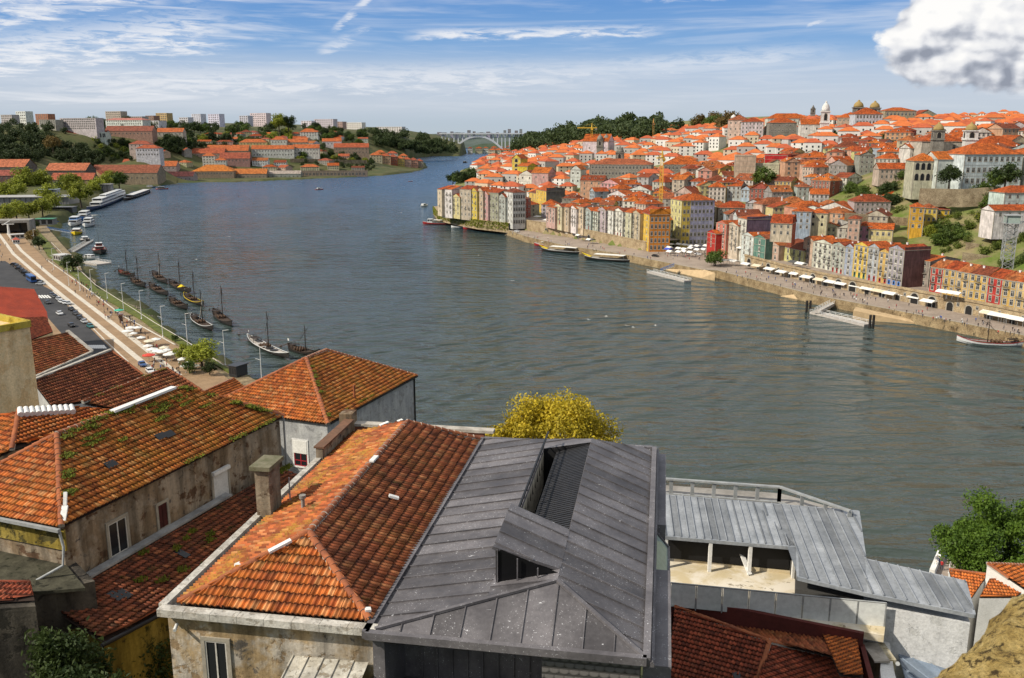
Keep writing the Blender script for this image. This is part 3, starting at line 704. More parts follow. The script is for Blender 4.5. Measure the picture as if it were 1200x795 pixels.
mb.b2((sL+.05,tF+.05,38),(sL+.5,tF+2.6,zE-.22),0); mb.b2((sR-3.6,tF+.05,38),(sR-.1,tF+2.6,zE-.22),1)
for i in range(9): mb.b2((sL+1.2+i*.62,tF+2.5,50),(sL+1.26+i*.62,tF+2.6,zE-.3),0)
mb.b2((sL+.5,tF+.2,53.2),(sR-3.6,tF+2.6,53.5),0)
o=mb.build('wall',[M_zincd,M_shin],zh); o.rotation_euler=(0,0,-A0)
mb=MB(); mb.b2((sR+.0,tF+.3,38),(sR+1.0,tF+7.6,zE-.5),0); mb.b2((sR,tF+12.,38),(sR+.8,tB+.3,zE-.4),0)
o=mb.build('side_bay',M_zincd,zh); o.rotation_euler=(0,0,-A0)
mb=MB(); mb.b2((sR+.2,tF+.12,46),(sR+.92,tF+.29,55.9),0); o=mb.build('glass_panel',M_gglass,zh); o.rotation_euler=(0,0,-A0); mb=MB()
mb.add([(sR+.12,tF+7.8,zE-.5),(sR+.95,tF+7.8,zE-1.5),(sR+.95,tF+11.8,zE-1.5),(sR+.12,tF+11.8,zE-.5),(sR+.12,tF+7.8,zE-1.7),(sR+.12,tF+11.8,zE-1.7)],[(0,1,2,3),(0,4,1),(3,2,5)],0)
o=mb.build('glass_bay',M_gglass,zh); o.rotation_euler=(0,0,-A0)
mb=MB()
for y in(tF+7.7,tF+11.9): mb.bar((sR+.1,y,zE-.46),(sR+.98,y,zE-1.5),.12,.1)
mb.bar((sR+.98,tF+7.7,zE-1.5),(sR+.98,tF+11.9,zE-1.5),.1,.1); o=mb.build('skylight_frame',M_zincd,zh); o.rotation_euler=(0,0,-A0); mb=MB(); mb.bar((sR+.18,tF+.2,55.95),(sR+.98,tF+.2,55.95),.1); mb.bar((sR+.18,tF+.2,46),(sR+.18,tF+.2,56),.1); mb.bar((sR+.96,tF+.2,46),(sR+.96,tF+.2,56),.1)
o=mb.build('glass_frame',M_zincd,zh); o.rotation_euler=(0,0,-A0)
# ---- 2. tiled hip-roof house next to it --------------------------------------------------------
h2=empty('tiled_house',(0,0,0),0,'old stucco house with orange and brown tiled hip roof, left of the zinc roof','house')
a0,a1,b0,b1=-18.15,-10.3,29.2,49.8; sr=-14.05; zt=58.75; ta=32.7
roof_part([([W(a0,b0,57),W(a0,b1,57),W(sr,b1-2.4,zt),W(sr,ta,zt)],W(-1,0),M_t_lichen),
           ([W(a0,b0,57),W(a1,b0,57),W(sr,ta,zt)],W(0,-1),M_t_orange),
           ([W(a1,b0,57),W(a1,b1,57),W(sr,b1-2.4,zt),W(sr,ta,zt)],W(1,0),M_t_brown)],None,h2,sag=.03,tl=.45)
rf=[c for c in h2.children if c.name.startswith('roof')][0]
caps([(W(a0+.1,b0+.1,57.05),W(sr,ta,zt)),(W(a1-.1,b0+.1,57.05),W(sr,ta,zt)),(W(sr,ta,zt),W(sr,b1-2.4,zt)),(W(sr,b1-2.4,zt),W(a1,b1,57.1))],parent=rf)
mb=MB()
for q,L,dr in((W(-14.5,31.9,58.62),.9,W(-.8,-.65,-.3)),(W(-16.6,31.2,57.75),.55,W(.6,-.3,-.1)),(W(-10.6,29.5,57.2),.5,W(.4,.2,0)),(W(-12.3,38.2,58.1),.6,W(.7,.25,-.25)),(W(-13.9,40.5,58.85),.8,W(0,1,0)),(W(-16.,48.4,58.0),.7,W(.6,.5,.2)),(W(-15.,48.7,58.2),.4,W(.6,.5,.2))):
    mb=MB(); mb.bar(q+Vector((0,0,.12)),q+dr*L+Vector((0,0,.1)),.24,.10); mb.build('mortar_patch',M_white,rf)
mb=MB(); mb.tube([W(-15.9,36.5,57.7),W(-15.9,36.5,58.6)],.09,8); mb.tube([W(-15.9,36.5,58.55),W(-15.9,36.5,58.7)],.16,8); mb.build('vent_pipe',M_conc,rf)
# gutter of pale stone
mb=MB()
k=8
for i in range(k):
    mb.bar(W(-18.62+i*8.75/k,28.72,56.98),W(-18.62+(i+.985)*8.75/k,28.72,56.98),.42,.30)
for i in range(14):
    mb.bar(W(-18.62,28.95+i*22/14,56.98),W(-18.62,28.95+(i+.985)*22/14,56.98),.34,.30)
mb.bar(W(-18.3,29.,56.83),W(-18.3,50.5,56.83),.3,.05); mb.bar(W(-18.3,28.9,56.83),W(-10.2,28.9,56.83),.3,.05)
mb.build('gutter',mat('pale gutter stone',_stucco((.52,.48,.42),(.62,.59,.53),(.42,.38,.32),(.30,.28,.25),.35,2.)),h2)
mb=MB(); mb.b2((-18.45,28.95,36),(-10.15,50.6,56.8),0)
o=mb.build('wall',M_stucco2,h2); o.rotation_euler=(0,0,-A0)
# party parapet at the back and raised firewall piece
mb=MB(); mb.b2((-19.,50.6,50),(-10.2,51.,57.25),0); mb.b2((-18.75,45.2,56.),(-18.35,50.6,57.7),1); mb.b2((-19.2,50.2,55),(-18.4,51.2,58.1),1)
o=mb.build('parapet_wall',[mat('brick red render',_flat((.32,.13,.08),(.24,.10,.06),.6)),M_stucco],h2); o.rotation_euler=(0,0,-A0)
mb=MB(); mb.b2((-19.2,50.5,57.25),(-9.6,51.1,57.42),0); 
o=mb.build('coping',M_mortar,h2); o.rotation_euler=(0,0,-A0)
mb=MB(); mb.b2((-18.85,45.15,57.7),(-18.25,50.2,57.8)); o=mb.build('wall_tiles',mat('brown coping',_flat((.20,.10,.06),(.12,.07,.045),2.)),h2); o.rotation_euler=(0,0,-A0)
mb=MB(); mb.b2((-18.62,37.35,55.5),(-17.92,38.6,59.45),0); mb.b2((-18.78,37.15,59.45),(-17.76,38.8,59.65),1)
o=mb.build('chimney',[mat('chimney brown render',_stucco((.26,.20,.14),(.34,.28,.20),(.17,.12,.08),(.11,.095,.075),.5)),mat('chimney cap stone',_flat((.20,.18,.12),(.10,.10,.05),2.,.5))],h2); o.rotation_euler=(0,0,-A0)
mb=MB(); mb.tube([W(-17.6,38.9,57.3),W(-17.6,38.9,58.5)],.035,6); mb.build('pipe',M_steel,h2)
n2=W(0,-1)
def on_wall(px0,py0,px1,py1,p0,n):
    a=hit(px0,py0,p0,n);b=hit(px1,py1,p0,n); c=(a+b)/2; w=math.hypot(a.x-b.x,a.y-b.y); return c,w,abs(a.z-b.z)
c,w_,h_=on_wall(246,757,264,799,W(-15,28.95),n2); near_window(h2,c,vert(n2),.9,2.0,'pane',M_surr)
mb=MB()
for i in range(5):
    mb.quad(W(-13.3+i*.6,28.85,55.5),W(-13.3+i*.6+.59,28.85,55.54),W(-13.4+i*.6+.59,26.2,54.75),W(-13.4+i*.6,26.2,54.71)); mb.bar(W(-13.3+i*.6,28.85,55.53),W(-13.4+i*.6,26.2,54.74),.05,.06)
mb.build('lean_to_sheet',mat('pale weathered sheet',_stucco((.50,.46,.38),(.60,.57,.50),(.34,.29,.22),(.22,.20,.16),.4,2.)),h2)
mb=MB(); mb.tube([W(-18.0,28.8,56.4),W(-17.9,28.45,56.35)],.07,8); mb.build('spout',M_white,h2)
# ---- 3. house with mossy roof on the left -----------------------------------------------------
h1=empty('mossy_roof_house',(0,0,0),0,'old house with long moss grown orange tile roof and peeling stucco wall','house')
ex=P(70,619,56.2); cx=P(333,488,56.2); d1=(cx-ex).normalized(); r1=Vector((d1.y,-d1.x,0)); L1=(cx-ex).length
def Q(r,d,z): return Vector((ex.x+r1.x*r+d1.x*d,ex.y+r1.y*r+d1.y*d,z))
wd=4.4; zr1=59.05
roof_part([([Q(0,0,56.2),Q(0,L1,56.2),Q(-wd,L1-4.6,zr1),Q(-wd,4.4,zr1)],r1,M_t_mossy),
           ([Q(-2*wd,0,56.2),Q(0,0,56.2),Q(-wd,4.4,zr1)],-d1,M_t_orange),
           ([Q(0,L1,56.2),Q(-2*wd,L1,56.2),Q(-wd,L1-4.6,zr1)],d1,M_t_mossy),
           ([Q(-2*wd,0,56.2),Q(-2*wd,L1,56.2),Q(-wd,L1-4.6,zr1),Q(-wd,4.4,zr1)],-r1,M_t_brown)],None,h1,sag=.07)
rf=[c for c in h1.children if c.name.startswith('roof')][0]
caps([(Q(0,0.1,56.25),Q(-wd,4.4,zr1)),(Q(-wd,4.4,zr1),Q(-wd,L1-4.6,zr1)),(Q(0,L1-.1,56.25),Q(-wd,L1-4.6,zr1)),(Q(-2*wd,0,56.25),Q(-wd,4.4,zr1))],parent=rf)
spots=[]
for i in range(26):
    d=random.uniform(4.6,L1-4.8); k=random.random()**2.2*.42; spots.append((Q(-wd+k*wd,d,zr1-(zr1-56.2)*k+.1),d1,random.uniform(.3,1.4)))
for i in range(12):
    k=random.random(); spots.append((Q(-wd*(1-k),L1-4.6+4.6*k-.3,zr1-(zr1-56.2)*k+.1),r1,.6))
for i in range(10): spots.append((Q(-.1,random.uniform(8,L1),56.33),d1,random.uniform(.5,1.8)))
for i in range(8): k=random.random(); spots.append((Q(-wd*(1-k)+.35,4.4*(1-k)+.2,zr1-(zr1-56.2)*k+.1),d1,.3))
moss_tufts(spots,rf,n=60,rad=.42,h=.17)
mb=MB()
mb.bar(Q(-wd+.15,8.2,zr1+.18),Q(-wd+.1,13.4,zr1+.22),.42,.14); mb.build('mortar_patch',M_white,rf); mb=MB(); mb.bar(Q(-.1,.3,56.4),Q(-.5,.9,56.9),.28,.14); mb.bar(Q(-.5,.9,56.9),Q(-.7,1.2,57.5),.16,.16)
mb.build('mortar_patch',M_white,rf)
mb=MB()
for d,k in((5.2,.62),(9.4,.55),(10.0,.57)): mb=MB(); mb.box(Q(-wd*(1-k),d,zr1-(zr1-56.2)*k+.14),(.7,.45,.04),0,M=Matrix((d1,(r1-Vector((0,0,.65))).normalized(),d1.cross((r1-Vector((0,0,.65))).normalized()))).transposed()); mb.build('glass_tile',M_pane,rf)
mb=MB()
c4=[Q(-.25,.3,0),Q(-.25,L1-.2,0),Q(-2*wd+.3,L1-.2,0),Q(-2*wd+.3,.3,0)]
mb.prism([(p.x,p.y) for p in c4],38,56.15); mb.build('wall',M_stucco,h1)
mb=MB(); mb.bar(Q(-9,-.18,56.15),Q(.15,-.18,56.15),.18,.16); mb.build('gutter',M_steel,h1); mb=MB(); mb.tube([Q(.05,-.1,56.1),Q(.1,0,55.2),Q(.6,-.6,54.6),Q(-1.2,-1.9,53.5)],.07,8); mb.build('downpipe',M_steel,h1); mb=MB(); mb.tube([Q(-.1,L1+.05,56),Q(-.1,L1+.05,50)],.07,8); mb.build('downpipe',M_steel,h1)
mb=MB(); mb.prism([(p.x,p.y) for p in(Q(-9,.18,0),Q(.02,.18,0),Q(.02,.28,0),Q(-9,.28,0))],54.9,56.0); mb.build('yellow_band',M_ywall,h1)
wp=Q(-.25,0,0)
for px0,py0,px1,py1,stl in((247,548,270,590,'shutter'),(184,591,197,617,'door'),(124,613,152,645,'pane')):
    c,w_,h_=on_wall(px0,py0,px1,py1,wp,r1); h_=max(1.1,min(h_,2.2)); near_window(h1,c,vert(r1),max(w_*.9,.7),h_*.85,stl,M_surr)
# ---- lean-to below it
lt=empty('lean_to_house',(0,0,0),0,'low dark red tiled lean-to between the two big tiled houses','outbuilding')
an,nn=slope_plane(P(160,640,53.),math.atan2(r1.x,r1.y),R(17))
pl=px_poly([(47,705),(239,602),(300,612),(330,640),(121,752)],an,nn)
k0=hit(47,705,an,nn);k1=hit(240,602,an,nn)
pa=[Q(.35,(k0-ex).dot(d1),0),Q(.35,(cx-ex).length-1.0,0)]
down_=(r1)
def onpl(v): return Vector((v.x,v.y,an.z-((v.x-an.x)*nn.x+(v.y-an.y)*nn.y)/nn.z))
lo_=hit(121,752,an,nn); rr=(lo_-ex).dot(r1)
dS=(lo_-ex).dot(d1)
pl=[onpl(Q(.3,dS+.2,0)),onpl(Q(.3,L1-1.2,0)),onpl(Q(rr+2.6,L1-.5,0)),onpl(Q(rr,dS,0))]
roof_part([(pl,r1,M_t_dark)],None,lt,sag=.06,jit=1.8)
rf=[c for c in lt.children if c.name.startswith('roof')][0]
moss_tufts([(onpl(Q(random.uniform(.4,rr),random.uniform(dS,L1-2),0))+Vector((0,0,.12)),d1,.3) for i in range(14)]+[(onpl(Q(.6,L1-3.5+i*.35,0))+Vector((0,0,.12)),d1,.6) for i in range(8)],rf,n=50,rad=.35,h=.3)
mb=MB()
for r_,d in((rr*.45,dS+2.6),(rr*.5,dS+3.0),(rr*.45,dS+7.5)): 
    q=onpl(Q(r_,d,0))+Vector((0,0,.16)); mb=MB(); mb.bar(q,q+(r1-Vector((0,0,.3)))*.75,.42,.03,up=(0,0,1)); mb.build('glass_tile',M_pane,rf)
mb=MB(); a=onpl(Q(.12,dS-.4,0));b=onpl(Q(.12,L1-6.4,0)); mb.bar(a+Vector((0,0,.16)),b+Vector((0,0,.16)),.55,.12); mb.build('flashing',mat('lead flashing',_flat((.40,.40,.39),(.22,.22,.22),1.2,.4,.6)),lt)
mb=MB(); e0=onpl(Q(rr+.1,dS-.2,0));e1=onpl(Q(rr+2.7,L1-.5,0)); mb.tube([e0-Vector((0,0,.05)),e1-Vector((0,0,.05))],.11,8); mb.build('gutter',M_iron,lt)
mb=MB(); mb.prism([(p.x,p.y) for p in(Q(.1,dS+.3,0),Q(.1,L1-1.4,0),Q(rr+2.1,L1-.8,0),Q(rr-.3,dS+.3,0))],36,onpl(Q(rr,dS,0)).z-.12)
mb.build('wall',M_ywall,lt)
# ---- terrace and sheds in the lower left corner
tb=empty('concrete_outhouse',(0,0,0),0,'sooty concrete outhouse with flat roof at the lower left edge','outbuilding')
mb=MB(); q=[P(-120,640,54),P(66,634,54),P(112,690,53.5),P(40,707,53.5),P(-120,720,53.5)]
mb.prism([(p.x,p.y) for p in q],36,53.9); mb.build('wall',M_darkwall,tb)
mb=MB(); q=[P(-120,650,54.1),P(60,640,54.1),P(100,688,54.1),P(-120,705,54.1)]
mb.prism([(p.x,p.y) for p in q],53.9,54.05); mb.build('roof_slab',mat('mossy roof slab',_stucco((.05,.047,.032),(.085,.08,.055),(.03,.03,.02),(.022,.026,.012),.4)),tb)
ts=empty('small_shed',(0,0,0),0,'narrow dark shed with small red tiled roof in the bottom left corner','outbuilding')
q=[P(-80,690,54.4),P(37,688,54.4),P(41,706,54.4),P(-80,714,54.4)]
mb=MB(); mb.prism([(p.x,p.y) for p in q],36,54.2); mb.build('wall',M_darkwall,ts)
roof_part([([Vector((q[0].x,q[0].y,54.65)),Vector((q[1].x,q[1].y,54.65)),Vector((q[2].x,q[2].y,54.4))*.8+Vector((q[1].x,q[1].y,54.5))*.2,Vector((q[3].x,q[3].y,54.4))*.8+Vector((q[0].x,q[0].y,54.5))*.2],(0,-1),M_t_red)],None,ts)
# creeper hanging on the walls below
def creeper(name,label,boxes,n,m=M_leafd,leaf=.12,seed=5):
    rg=np.random.default_rng(seed); mb=MB()
    for (p0,p1,dz,amt) in boxes:
        for i in range(int(n*amt)):
            k=rg.random(); p=p0.lerp(p1,k); z=p.z-dz*rg.random()**.8
            c=Vector((p.x+rg.normal(0,.25),p.y+rg.normal(0,.25)-.3,z+rg.normal(0,.15)))
            a=Vector(rg.normal(size=3)).normalized()*leaf*rg.uniform(.6,1.4); b=Vector(rg.normal(size=3)).normalized()*leaf*.6
            mb.add([c-a,c-b,c+a,c+b],[(0,1,2,3)])
    return tag(mb.build(name,m),label,'creeper')
creeper('creeper','leafy creeper tumbling over the dark wall at the bottom left corner',[(P(40,742,53),P(128,752,52),5,1.),(P(45,735,53.4),P(105,740,53),3,.6),(P(60,775,52.4),P(150,790,52.4),4,.8)],5200)
creeper('creeper','green creeper on the yellow mossy wall under the red lean-to',[(P(140,765,50),P(200,745,50),5,1.)],2600,seed=8)
# ---- 4. house with pyramid-like roof at centre back
h3=empty('hip_roof_house',(0,0,0),0,'grey walled house with steep orange hip roof standing by the river','house')
ap1=P(359,420,52); ap2=P(377,411,52); ang=math.atan2((ap2-ap1).x,(ap2-ap1).y)+R(6)
fd=Vector((math.sin(ang),math.cos(ang),0)); fr=Vector((fd.y,-fd.x,0))
def G(r,d,z): return Vector((ap1.x+fr.x*r+fd.x*d,ap1.y+fr.y*r+fd.y*d,z))
rl=3.8
c1_=hit(403,492,G(0,0,52),(0,0,1))
er=7.2; ef=8.0; sl=.56
roof_part([([G(-er,-er*1.05,52-sl*er),G(er,-er*1.05,52-sl*er),G(0,0,52)],-fd,M_t_orange),
           ([G(er,-er*1.05,52-sl*er),G(er,rl+er,52-sl*er),G(0,rl,52),G(0,0,52)],fr,M_t_mossy),
           ([G(-er,-er*1.05,52-sl*er),G(-er,rl+er,52-sl*er),G(0,rl,52),G(0,0,52)],-fr,M_t_brown),
           ([G(-er,rl+er,52-sl*er),G(er,rl+er,52-sl*er),G(0,rl,52)],fd,M_t_brown)],None,h3,tw=.3,tl=.42)
rf=[c for c in h3.children if c.name.startswith('roof')][0]
caps([(G(-er,-er*1.05,52-sl*er),G(0,0,52)),(G(er,-er*1.05,52-sl*er),G(0,0,52)),(G(0,0,52),G(0,rl,52)),(G(0,rl,52),G(er,rl+er,52-sl*er)),(G(0,rl,52),G(-er,rl+er,52-sl*er))],r=.2,parent=rf)
moss_tufts([(G(er*k+.25,-er*1.05*k,52-sl*er*k+.1),fr,.3) for k in [random.uniform(.1,.9) for i in range(12)]]+[(G(er-.4,random.uniform(-5,2),52-sl*(er-.4)+.1),fd,.8) for i in range(5)],rf,n=50,rad=.3,h=.15)
mb=MB(); q=[G(-er+.3,-er*1.05+.3,0),G(er-.3,-er*1.05+.3,0),G(er-.3,rl+er-.3,0),G(-er+.3,rl+er-.3,0)]
mb.prism([(p.x,p.y) for p in q],20,52-sl*er+.0); mb.build('wall',M_greyren,h3)
c,w_,h_=on_wall(343,518,362,545,G(0,-er*1.05+.3,0),-fd); near_window(h3,c,vert(-fd),1.5,2.6,'red',M_white)
mb=MB(); mb.bar(G(er+.05,-er,52-sl*er-.02),G(er+.05,rl+er,52-sl*er-.02),.18,.16); mb.tube([G(er-.2,rl+er-.3,47.8),G(er-.2,rl+er-.3,30)],.09,6); mb.build('gutter',M_iron,h3)
mb=MB(); mb.tube([G(er-1,-1.,48.3),G(er-1,-1.,50)],.12,8); mb.build('vent_pipe',M_capt,rf)
# ---- 5. further roofs on the left, each one house
def px_house(name,label,planes,z0,wm,cat='house',tw=.3,tl=.45,gut=True):
    """planes: list of (outline px, anchor(px,py,z), down bearing, pitch, material)"""
    e=empty(name,(0,0,0),0,label,cat); polys=[]
    for outl,(ax,ay,azz),dn,pt,mm in planes:
        an,nn=slope_plane(P(ax,ay,azz),dn,pt); polys.append((px_poly(outl,an,nn),(math.sin(dn),math.cos(dn)),mm))
    r=roof_part(polys,None,e,tw=tw,tl=tl,sag=.05)
    mb=MB()
    for pl,_,_ in polys:
        lowz=[p-Vector((0,0,.14)) for p in pl]; n=len(pl)
        for i in range(n):
            a,b=lowz[i],lowz[(i+1)%n]; mb.quad((a.x,a.y,z0),(b.x,b.y,z0),b,a)
    mb.build('wall',wm,e)
    return e,r,polys
dR=R(9.5+12+90)   # bearing of slopes that fall to the right
e,r,pp=px_house('terraced_house','house with brown tiled roof and pale verge behind the tan wall',[([(30,401),(79,389),(108,413),(42,442),(20,452),(10,420)],(79,389,47),dR,R(24),M_t_brown)],20,M_greyren)
mb=MB(); q=pp[0][0]; mb.bar(q[1]+Vector((0,0,.15)),q[2]+Vector((0,0,.15)),.5,.25); mb.bar(q[2]+Vector((0,0,.12)),q[3]+Vector((0,0,.12)),.4,.2); mb.build('verge',M_mortar,e)
e,r,pp=px_house('terraced_house','house under a broad dark brown tiled roof, second behind the mossy roof',[([(38,447),(130,411),(168,440),(94,472),(60,476)],(130,411,50),dR,R(25),M_t_dark)],24,M_greyren)
mb=MB(); q=pp[0][0]; mb.bar(q[0]+Vector((0,0,.12)),q[1]+Vector((0,0,.12)),.4,.2); mb.build('verge',M_mortar,e); caps([(q[1],q[2])],parent=r)
e,r,pp=px_house('terraced_house','house with lichened brown tile roof directly behind the mossy roof',[([(97,472),(195,432),(236,458),(214,466),(150,484)],(195,432,53),dR,R(25),M_t_brown)],26,M_greyren)
q=pp[0][0]; caps([(q[0],q[1]),(q[1],q[2])],parent=r); moss_tufts([(q[0].lerp(q[1],k)+Vector((0,0,.1)),q[1]-q[0],.6) for k in(.15,.35,.7,.9)],r,n=50)
e,r,pp=px_house('small_house','small house with bright orange roof between the mossy roof and the quay',[([(236,461),(274,444),(293,458),(268,470),(240,470)],(274,444,40),dR,R(24),M_t_new)],6,M_white)
q=pp[0][0]; caps([(q[0],q[1])],parent=r,r=.2)
# roof with pale patched ridge, left edge
e,r,pp=px_house('terraced_house','house with patched white ridge tiles at the left edge below the tan wall',[([(22,482),(100,478),(150,482),(62,512),(14,527)],(30,482,57.5),R(118),R(22),M_t_orange),([(-60,500),(22,484),(14,527),(-60,560)],(22,484,57.5),R(-160),R(24),M_t_orange)],40,M_stucco,tw=.25,tl=.38)
q=pp[0][0]; caps([(q[0],q[4])],parent=r); mb=MB()
for i in range(10): 
    b_=q[0].lerp(q[1],.02+.085*i); mb.tube([b_+Vector((0,0,.18)),b_+Vector((.45,-.75,.0))],[.16,.19],8)
mb.build('mortar_patch',M_white,r)
# tan gable wall at the left edge
tw_=empty('tan_house',(0,0,0),0,'plain tan rendered house block with yellow topped parapet at the left edge','house')
a,b,c_=P(33,376,57),P(-60,392,57),P(33,376,57)
an=P(34,377,58); az_=R(200)
mb=MB(); q=[P(-90,398,58),P(34,377,58)]; dv=(q[1]-q[0]).normalized(); nv=Vector((-dv.y,dv.x,0))
f4=[q[0],q[1],q[1]+nv*6,q[0]+nv*6]; mb.prism([(p.x,p.y) for p in f4],38,58-.5); mb.build('wall',M_tanren,tw_)
mb=MB()
for u,v in((0,1),(1,2),(2,3)): mb.bar(f4[u]+Vector((0,0,-.2)),f4[v]+Vector((0,0,-.2)),.35,.6)
mb.build('parapet',mat('yellow parapet',_stucco((.50,.36,.04),(.55,.42,.08),(.30,.20,.03),(.12,.11,.03),.3)),tw_)
# red sheet roof building beside the road
rs=empty('red_roof_warehouse',(0,0,0),0,'low warehouse with red corrugated roof beside the asphalt road','warehouse')
def px_sheet(outl,z,pitch,dn,m,parent,anchor):
    an,nn=slope_plane(P(*anchor),dn,pitch); pl=px_poly(outl,an,nn); return pl
M_redsheet=mat('red sheet roofing',_flat((.36,.062,.03),(.25,.045,.025),.25,.2,.6))
pl=px_sheet([(-30,334),(40,339),(55,366),(56,373),(-30,376)],0,R(12),R(105),None,None,(40,339,24))
seam_roof(pl,(math.sin(R(105)),math.cos(R(105)),0),M_redsheet,rs,pitch=.5,h=.08)
mb=MB()
for i in range(len(pl)):
    a_,b_=pl[i],pl[(i+1)%len(pl)]; mb.quad((a_.x,a_.y,2),(b_.x,b_.y,2),b_-Vector((0,0,.15)),a_-Vector((0,0,.15)))
mb.build('wall',mat('dark red render',_flat((.12,.03,.022),(.09,.025,.02),.5)),rs)
e,r,pp=px_house('small_house','house with weathered red tile roof just beyond the tan wall',[([(-30,374),(54,372),(62,389),(33,400),(-30,410)],(54,372,30),R(115),R(14),M_t_red)],6,M_tanren)
# ================================================================= right foreground: zinc L-roof building, terrace, red roof, annex
zb=empty('terrace_building',(0,0,0),0,'modern building with pale zinc L-shaped roof and sandy terrace above the river','building')
zz=46.
Z=lambda px,py,z=zz:P(px,py,z)
out=[(767,579),(1006,599),(1014,655),(1131,681),(1142,720),(1016,695),(935,676),(934,641),(778,628)]
# two slopes: back bar and the stepped right wing, both falling gently towards the camera side
an,nn=slope_plane(P(767,579,46.4),R(9.5+172),R(5))
def on_(px,py,dz=0): return hit(px,py,an,nn)+Vector((0,0,dz))
run=W(-.06,1,0)
seam_roof([on_(767,579),on_(884,589),on_(934,641),on_(778,628)],run,M_zincl,zb,'roof',pitch=.55,h=.1,w=.06)
seam_roof([on_(884,589),on_(1006,599),on_(1014,655),on_(1016,695),on_(935,676),on_(934,641)],run,M_zincl,zb,'roof',pitch=.66,h=.11,w=.07)
seam_roof([on_(1014,655),on_(1131,681),on_(1142,720),on_(1016,695)],run,M_zincl,zb,'roof',pitch=.66,h=.11,w=.07)
mb=MB()
ol=[on_(*p) for p in out]
for i in range(len(ol)): mb.bar(ol[i]-Vector((0,0,.12)),ol[(i+1)%len(ol)]-Vector((0,0,.12)),.16,.26)
mb.build('eaves',M_zincl,zb)
# body below: rear wall, dark glazing, posts
g=[on_(778,628),on_(934,641)]
mb=MB(); 
def wallbetween(mb,a,b,z0,z1,th=.3,mi=0):
    a=Vector((a.x,a.y,0));b=Vector((b.x,b.y,0)); d=(b-a).normalized(); n=Vector((-d.y,d.x,0))*th
    mb.prism([(p.x,p.y) for p in(a,b,b+n,a+n)],z0,z1,mi)
tfz=43.2
bk0,bk1=g[0].lerp(on_(767,579),.2),g[1].lerp(on_(884,589),.14)
wallbetween(mb,bk0,bk1,tfz+.35,45.6,-.25)
mb.build('glazing',mat('dark shopfront glass',color=(.012,.012,.013),rough=.25,spec=.15),zb)
mb=MB()
for k in(.02,.36,.66,.99):
    q=g[0].lerp(g[1],k); mb=MB(); mb.b2((q.x-.12,q.y-.05,tfz),(q.x+.12,q.y+.2,q.z-.25)); mb.build('post',M_white,zb)
mb=MB()
q=g[0].lerp(g[1],.62); mb.bar(Vector((q.x-.3,q.y+1.8,45.3)),Vector((q.x+.4,q.y-.2,tfz+.1)),.35,.08)
mb.build('brace',M_white,zb)
def _sandfloor(t,b):
    p=t.pos(); n=t.noise(p,.35,6,.65,.4); sp=t.noise(p,1.1,5,.7,.3)
    c=t.mix(t.sstep(n,.4,.6),(.52,.43,.27),(.66,.60,.50)); c=t.mix(t.m('MULTIPLY',t.sstep(sp,.60,.68),.75),c,(.13,.09,.04)); t.put(b.inputs['Base Color'],c); b.inputs['Roughness'].default_value=.85
mb=MB()
tp=[P(774,622,tfz),P(945,640,tfz),P(1010,722,tfz),P(1038,728,tfz),P(1036,745,tfz),P(785,702,tfz)]
mb.prism([(p.x,p.y) for p in tp],tfz-.5,tfz); mb.build('terrace_floor',mat('stained terrace concrete',_sandfloor),zb)
mb=MB(); s0,s1=P(790,655,tfz),P(945,672,tfz)
for i,(dz,dy) in enumerate(((.25,0),(.5,.8))): mb.bar(s0+Vector((0,dy,dz/2)),s1+Vector((0,dy,dz/2)),.9,dz)
mb.build('step',mat('terrace steps',_sandfloor),zb)
# right wing walls
mb=MB(); pr=[on_(1016,695),on_(1142,720),on_(1131,681),on_(1014,655)]
mb.prism([(p.x*.998,p.y*1.0+.25) for p in pr],36,44.2); mb.build('wall',mat('pale grey render',_stucco((.62,.62,.62),(.68,.68,.68),(.56,.56,.55),(.52,.52,.52),.12)),zb)
mb=MB(); pr=[on_(935,676),on_(1016,695),on_(1014,655),on_(1006,599),on_(890,592),on_(936,645)]
mb.prism([(p.x,p.y+.3) for p in pr],36,44.3); mb.build('wall',mat('dark recess wall',color=(.05,.048,.045),rough=.8),zb)
mb=MB(); pr=[on_(767,579),on_(890,590),bk1,bk0]; mb.prism([(p.x,p.y) for p in pr],36,45.0); mb.build('wall',M_greyren,zb)
# low canopy and railing behind the roof
mb=MB(); ra=[P(762,560,47.0),P(914,571,47.0),P(996,599,46.6)]
for a,b in zip(ra[:-1],ra[1:]):
    mb.bar(a,b,.3,.14); mb.bar(a-Vector((0,0,1.3)),b-Vector((0,0,1.3)),.2,.1)
    L=(b-a).length; k=max(2,int(L/1.5))
    for i in range(k+1):
        q=a.lerp(b,i/k); mb.bar(q,q-Vector((0,0,1.4)),.09,.3)
mb.build('railing',M_steel,zb)
mb=MB(); mb.prism([(p.x,p.y) for p in(P(760,566,45.6),P(914,577,45.6),P(998,602,45.4),P(990,612,45.4),P(760,592,45.6))],38,45.5); mb.build('balcony',M_conc,zb)
